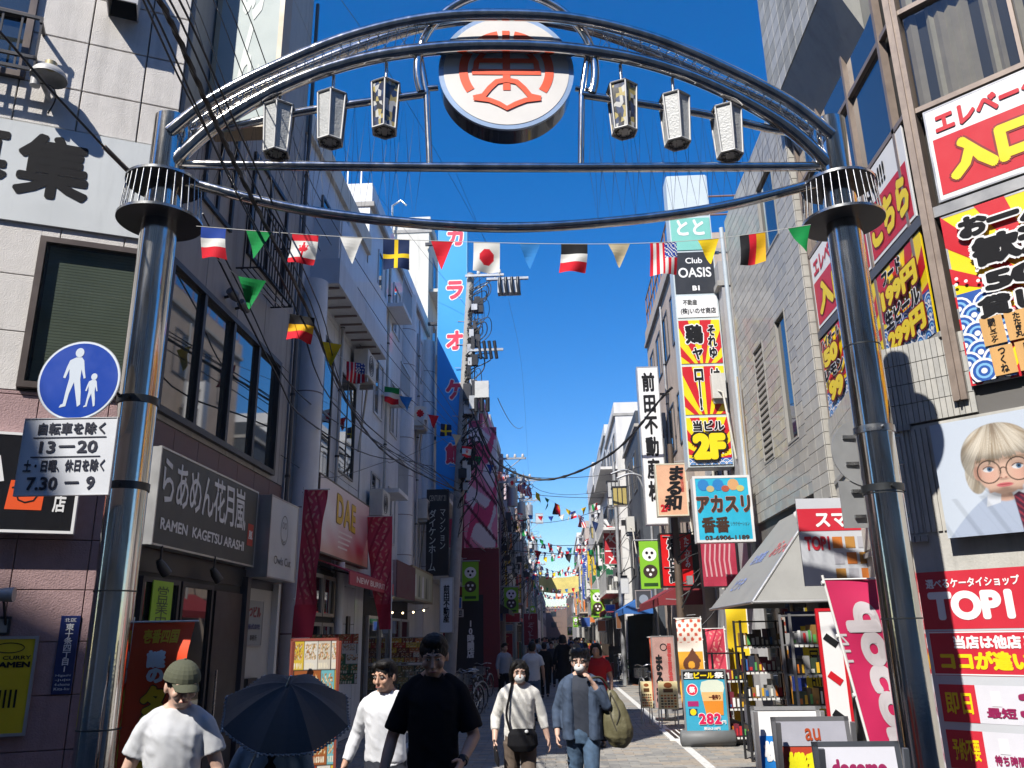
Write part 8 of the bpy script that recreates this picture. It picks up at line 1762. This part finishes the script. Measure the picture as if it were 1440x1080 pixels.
for i in range(160): a = i*pi/80; p = pp(Rr, a); lc.ball(p-ax*.006+(p-ctr).normalized()*.006*(i % 2), (.008, .008, .006), LACE, 6, 4)
lc.build('lace_trim', pa); b = MB(); b.tube([ctr+ax*.20, wr-ax*.10], .006, STEEL, 8); b.tube([wr-ax*.12, wr+ax*.02], .012, mat('handle_wood', (.1, .05, .03), .4), 8); b.build('shaft', pa)
# 3 man in white dress shirt
t, s, HM, hc, AR = person('man in a white open-collared dress shirt and dark trousers, walking in the sun', 545, 929, 6.9, rz=-.12, shirt=DRESS, sleeve=1.8, trouser=NAVYT, head=(-.35, .15), hair='side', collar=DRESS, tuck=True, arms=(((-.26, .06, 1.13), (-.33, -.03, .90)), ((.24, .04, 1.12), (.25, .0, .86))))
# 4 man in black polo
t, s, HM, hc, AR = person('tall man in a black polo shirt in full shade at the centre, wearing a wristwatch', 611, 893, 5.9, rz=.08, shirt=BLK, sleeve=.85, trouser=BLK, head=(.0, .32), hair='short', collar=BLK, bulk=.93, arms=(((-.255, .03, 1.10), (-.31, -.05, .86)), ((.25, .0, 1.10), (.18, -.20, .98))))
w_ = AR[1][1].lerp(AR[1][2], .92); d = (AR[1][2]-AR[1][1]).normalized(); b = MB(); b.tube([w_-d*.012, w_+d*.012], .034, BLACKP, 16); b.disc(w_+Vector((.0, -.034, .012)), (0, -1, .3), .018, .008, DARKST, 16); b.v = [tuple(Vector(v)*s) for v in b.v]; o = bpy.data.objects.new('wristwatch', b.mesh('wristwatch')); COL.objects.link(o); o.parent = None; o.location = t.location; o.rotation_euler = t.rotation_euler; tag(o, 'black wristwatch on the wrist of the man in the black polo', 'watch')
# 5 woman in white knit
t, s, HM, hc, AR = person('woman in a white knit cardigan and face mask with a black shoulder bag', 729, 929, 8.9, rz=.1, shirt=KNIT, sleeve=1.55, trouser=KHK, head=(.05, .12), hair='bob', fem=True, arms=(((-.255, .03, 1.12), (-.27, -.10, .90)), ((.25, .02, 1.12), (.30, -.05, .90))), vox=.007, skin=SKIN2, bulk=1.05)
MASK = mat('mask_white', (.66, .68, .68), .8, var=.03)
def mask(t, s, HM, hc):
    vs, fs = [], []; elli(vs, fs, hc+Vector((0, -.062, -.052)), (.052, .050, .046)); vs = [HM@v for v in vs]; fuse('face_mask', vs, fs, .006, MASK, t, None, 1, Matrix.Scale(s, 4)); b = MB()
    for s_ in (-1, 1): b.tube([HM@(hc+Vector((s_*.05, -.07, -.035))), HM@(hc+Vector((s_*.078, .0, .0)))], .0018, MASK, 4)
    pchild(t, s, 'mask_loop', b)
mask(t, s, HM, hc)
bag = thing('shoulder_bag', 'black shoulder bag worn across the woman in white knit', 'bag', (0, 0, 0)); vs, fs = [], []; loft(vs, fs, [(.02, -.17, .80), (.02, -.17, .86), (.02, -.17, .97), (.02, -.16, 1.02)], [(.10, .05), (.165, .07), (.155, .06), (.12, .03)], n=20); fuse('bag_body', vs, fs, .008, BLK, bag, None, 2, Matrix.Scale(s, 4))
b = MB(); b.tube(smooth_path([(-.10, -.16, .98), (-.145, -.14, 1.15), (-.12, -.135, 1.30), (-.085, -.08, 1.44), (-.06, .03, 1.48), (.05, .13, 1.35), (.16, .12, 1.1), (.15, -.10, 1.0)], 5), .013, BLK, 6); pchild(bag, s, 'strap', b); pchild(bag, s, 'white_charm', MB().ball((.06, -.24, 1.0), (.02, .01, .018), MASK, 10, 8)); bag.location = t.location; bag.rotation_euler = t.rotation_euler
cm_ = thing('umbrella_folded', 'small black folded umbrella hanging from the hand of the woman in white knit', 'umbrella', (0, 0, 0)); b = MB(); b.tube([(-.27, -.16, .86), (-.25, -.18, .72), (-.235, -.19, .66)], [.016, .026, .008], BLACKP, 8); b.tube([(-.27, -.15, .86), (-.28, -.14, .92)], .009, BLACKP, 6); pchild(cm_, s, 'umbrella_body', b); cm_.location = t.location; cm_.rotation_euler = t.rotation_euler
b = MB(); b.tube([(-.262, .0, 0), (-.262, .0, .01)], .001, BLACKP, 4)
# 6 person in denim with duffel
t, s, HM, hc, AR = person('bespectacled person in blue jacket, jeans and white mask', 815, 914, 9.0, rz=-.1, shirt=CHAR, jacket=DJK, sleeve=1.75, trouser=DEN, head=(-.05, .05), hair='messy', hairm=HAIRG, arms=(((-.26, .03, 1.11), (-.25, -.09, .88)), ((.26, -.06, 1.16), (.13, -.14, 1.38))), vox=.007, skin=SKIN2, cargs=dict(curl=.9))
mask(t, s, HM, hc); 
b = MB()
for s_ in (-1, 1): b.tube([HM@(hc+Vector((s_*.033+.024*cos(a), -.100, .004+.02*sin(a)))) for a in np.linspace(0, 2*pi, 17)[:-1]], .0022, BLACKP, 5, closed=True); b.tube([HM@(hc+Vector((s_*.057, -.098, .006))), HM@(hc+Vector((s_*.078, .0, .008)))], .002, BLACKP, 4)
pchild(t, s, 'glasses', b)
dfl = thing('carry_bag', 'olive drab nylon bag slung over the shoulder of the person in jeans', 'bag', (0, 0, 0)); OLB = mat('nylon_olive', (.115, .105, .055), .55, var=.15, vs=8, bump=.5, bs=25); vs, fs = [], []; P, R = dense([(.30, .03, 1.30), (.32, .02, 1.18), (.345, .02, 1.02), (.36, .03, .86), (.34, .04, .76)], [(.025, .02), (.10, .06), (.15, .10), (.15, .11), (.07, .05)], 3); loft(vs, fs, P, R, n=20)
fuse('bag_body', vs, fs, .009, OLB, dfl, lambda co, n_: co+n_*(mn.noise(co*9)*.012+mn.noise(Vector((co.x*20, co.y*20, co.z*7)))*.008), 1, Matrix.Scale(s, 4)); b = MB(); b.tube(smooth_path([(.13, -.14, 1.43), (.22, -.06, 1.42), (.30, .02, 1.30)], 5), .012, mat('strap_olive', (.05, .045, .03), .8), 6)
b.tube(smooth_path([(.30, -.03, 1.28), (.29, -.07, 1.1), (.35, -.085, .92)], 5), .008, mat('strap_olive', (.05, .045, .03)), 5); b.tube(smooth_path([(.30, -.03, 1.28), (.38, -.07, 1.1), (.35, -.085, .98)], 5), .008, mat('strap_olive', (.05, .045, .03)), 5); pchild(dfl, s, 'strap', b); dfl.location = t.location; dfl.rotation_euler = t.rotation_euler
# 7.. the crowd further on
REDC = cloth('#b02028'); WHC = cloth('#cfcfcf'); GYC = cloth('#8c929c'); 
person('person in a red top with one hand raised, behind the masked person', 838, 905, 15.5, rz=-.2, shirt=REDC, sleeve=.6, trouser=BLK, hair='bob', vox=.013, face=False, arms=(((-.22, -.08, 1.16), (-.14, -.18, 1.36)), ((.24, .02, 1.12), (.26, -.1, .9))))
person('man in white T-shirt and jeans seen from behind in mid street', 748, 903, 19.5, rz=pi, shirt=WHC, sleeve=.7, trouser=DEN, vox=.014, face=False)
person('person in a grey top standing by the red shop panels', 709, 905, 24, rz=.6, shirt=GYC, sleeve=1.5, trouser=BLK, vox=.016, face=False)
person('figure in long black clothes with arms apart in the middle distance', 791, 893, 26, rz=pi, shirt=BLK, sleeve=1.8, skirt=BLK, trouser=BLK, vox=.018, face=False, hair='bob', fem=True)
person('person all in black just right of the man in the white T-shirt', 765, 904, 27, rz=pi, shirt=BLK, sleeve=1.7, trouser=BLK, vox=.018, face=False)
person('person in dark clothes walking left of the long black figure', 775, 903, 33, rz=0, shirt=NAVYT, sleeve=.6, trouser=BLK, vox=.022, face=False)
person('short-haired person in white far up the sunny side', 803, 903, 36, rz=0, shirt=WHC, sleeve=.6, trouser=BLK, vox=.022, face=False)
rp_ = random.Random(21); CL = {'black': BLK, 'white': WHC, 'grey': GYC, 'navy': NAVYT, 'red': REDC, 'blue': cloth('#3a5a8a'), 'beige': cloth('#b0a080')}
protos = {}
for i in range(46):
    c_ = rp_.choice(list(CL)); x = rp_.uniform(-1.5, 1.7); y = rp_.uniform(38, 95)
    if c_ not in protos:
        p_ = person('distant walker in %s among the crowd' % c_, 783, 903, 40, shirt=CL[c_], sleeve=.6, trouser=BLK, vox=.026, face=False, group='distant walkers dressed in '+c_, z_over=1.68)[0]; protos[c_] = p_; p_.location = (x, y, 0)
    else: copy_tree(protos[c_], None, (x, y, 0), rp_.choice((0, pi, .3, 2.8)))
bpy.data.scenes.remove(TMP)
# ================================================================ air
hz = MB().box(-80, 80, -60, 320, -1.4, 27.5, WHITE).build('haze', kind='stuff'); hm = bpy.data.materials.new('air'); hm.use_nodes = True; n = hm.node_tree.nodes; n.remove(n['Principled BSDF']); pv = n.new('ShaderNodeVolumePrincipled'); pv.inputs['Color'].default_value = (.80, .86, .95, 1); pv.inputs['Density'].default_value = .0009; pv.inputs['Anisotropy'].default_value = .3
hm.node_tree.links.new(pv.outputs[0], n['Material Output'].inputs['Volume']); hz.data.materials.clear(); hz.data.materials.append(hm)
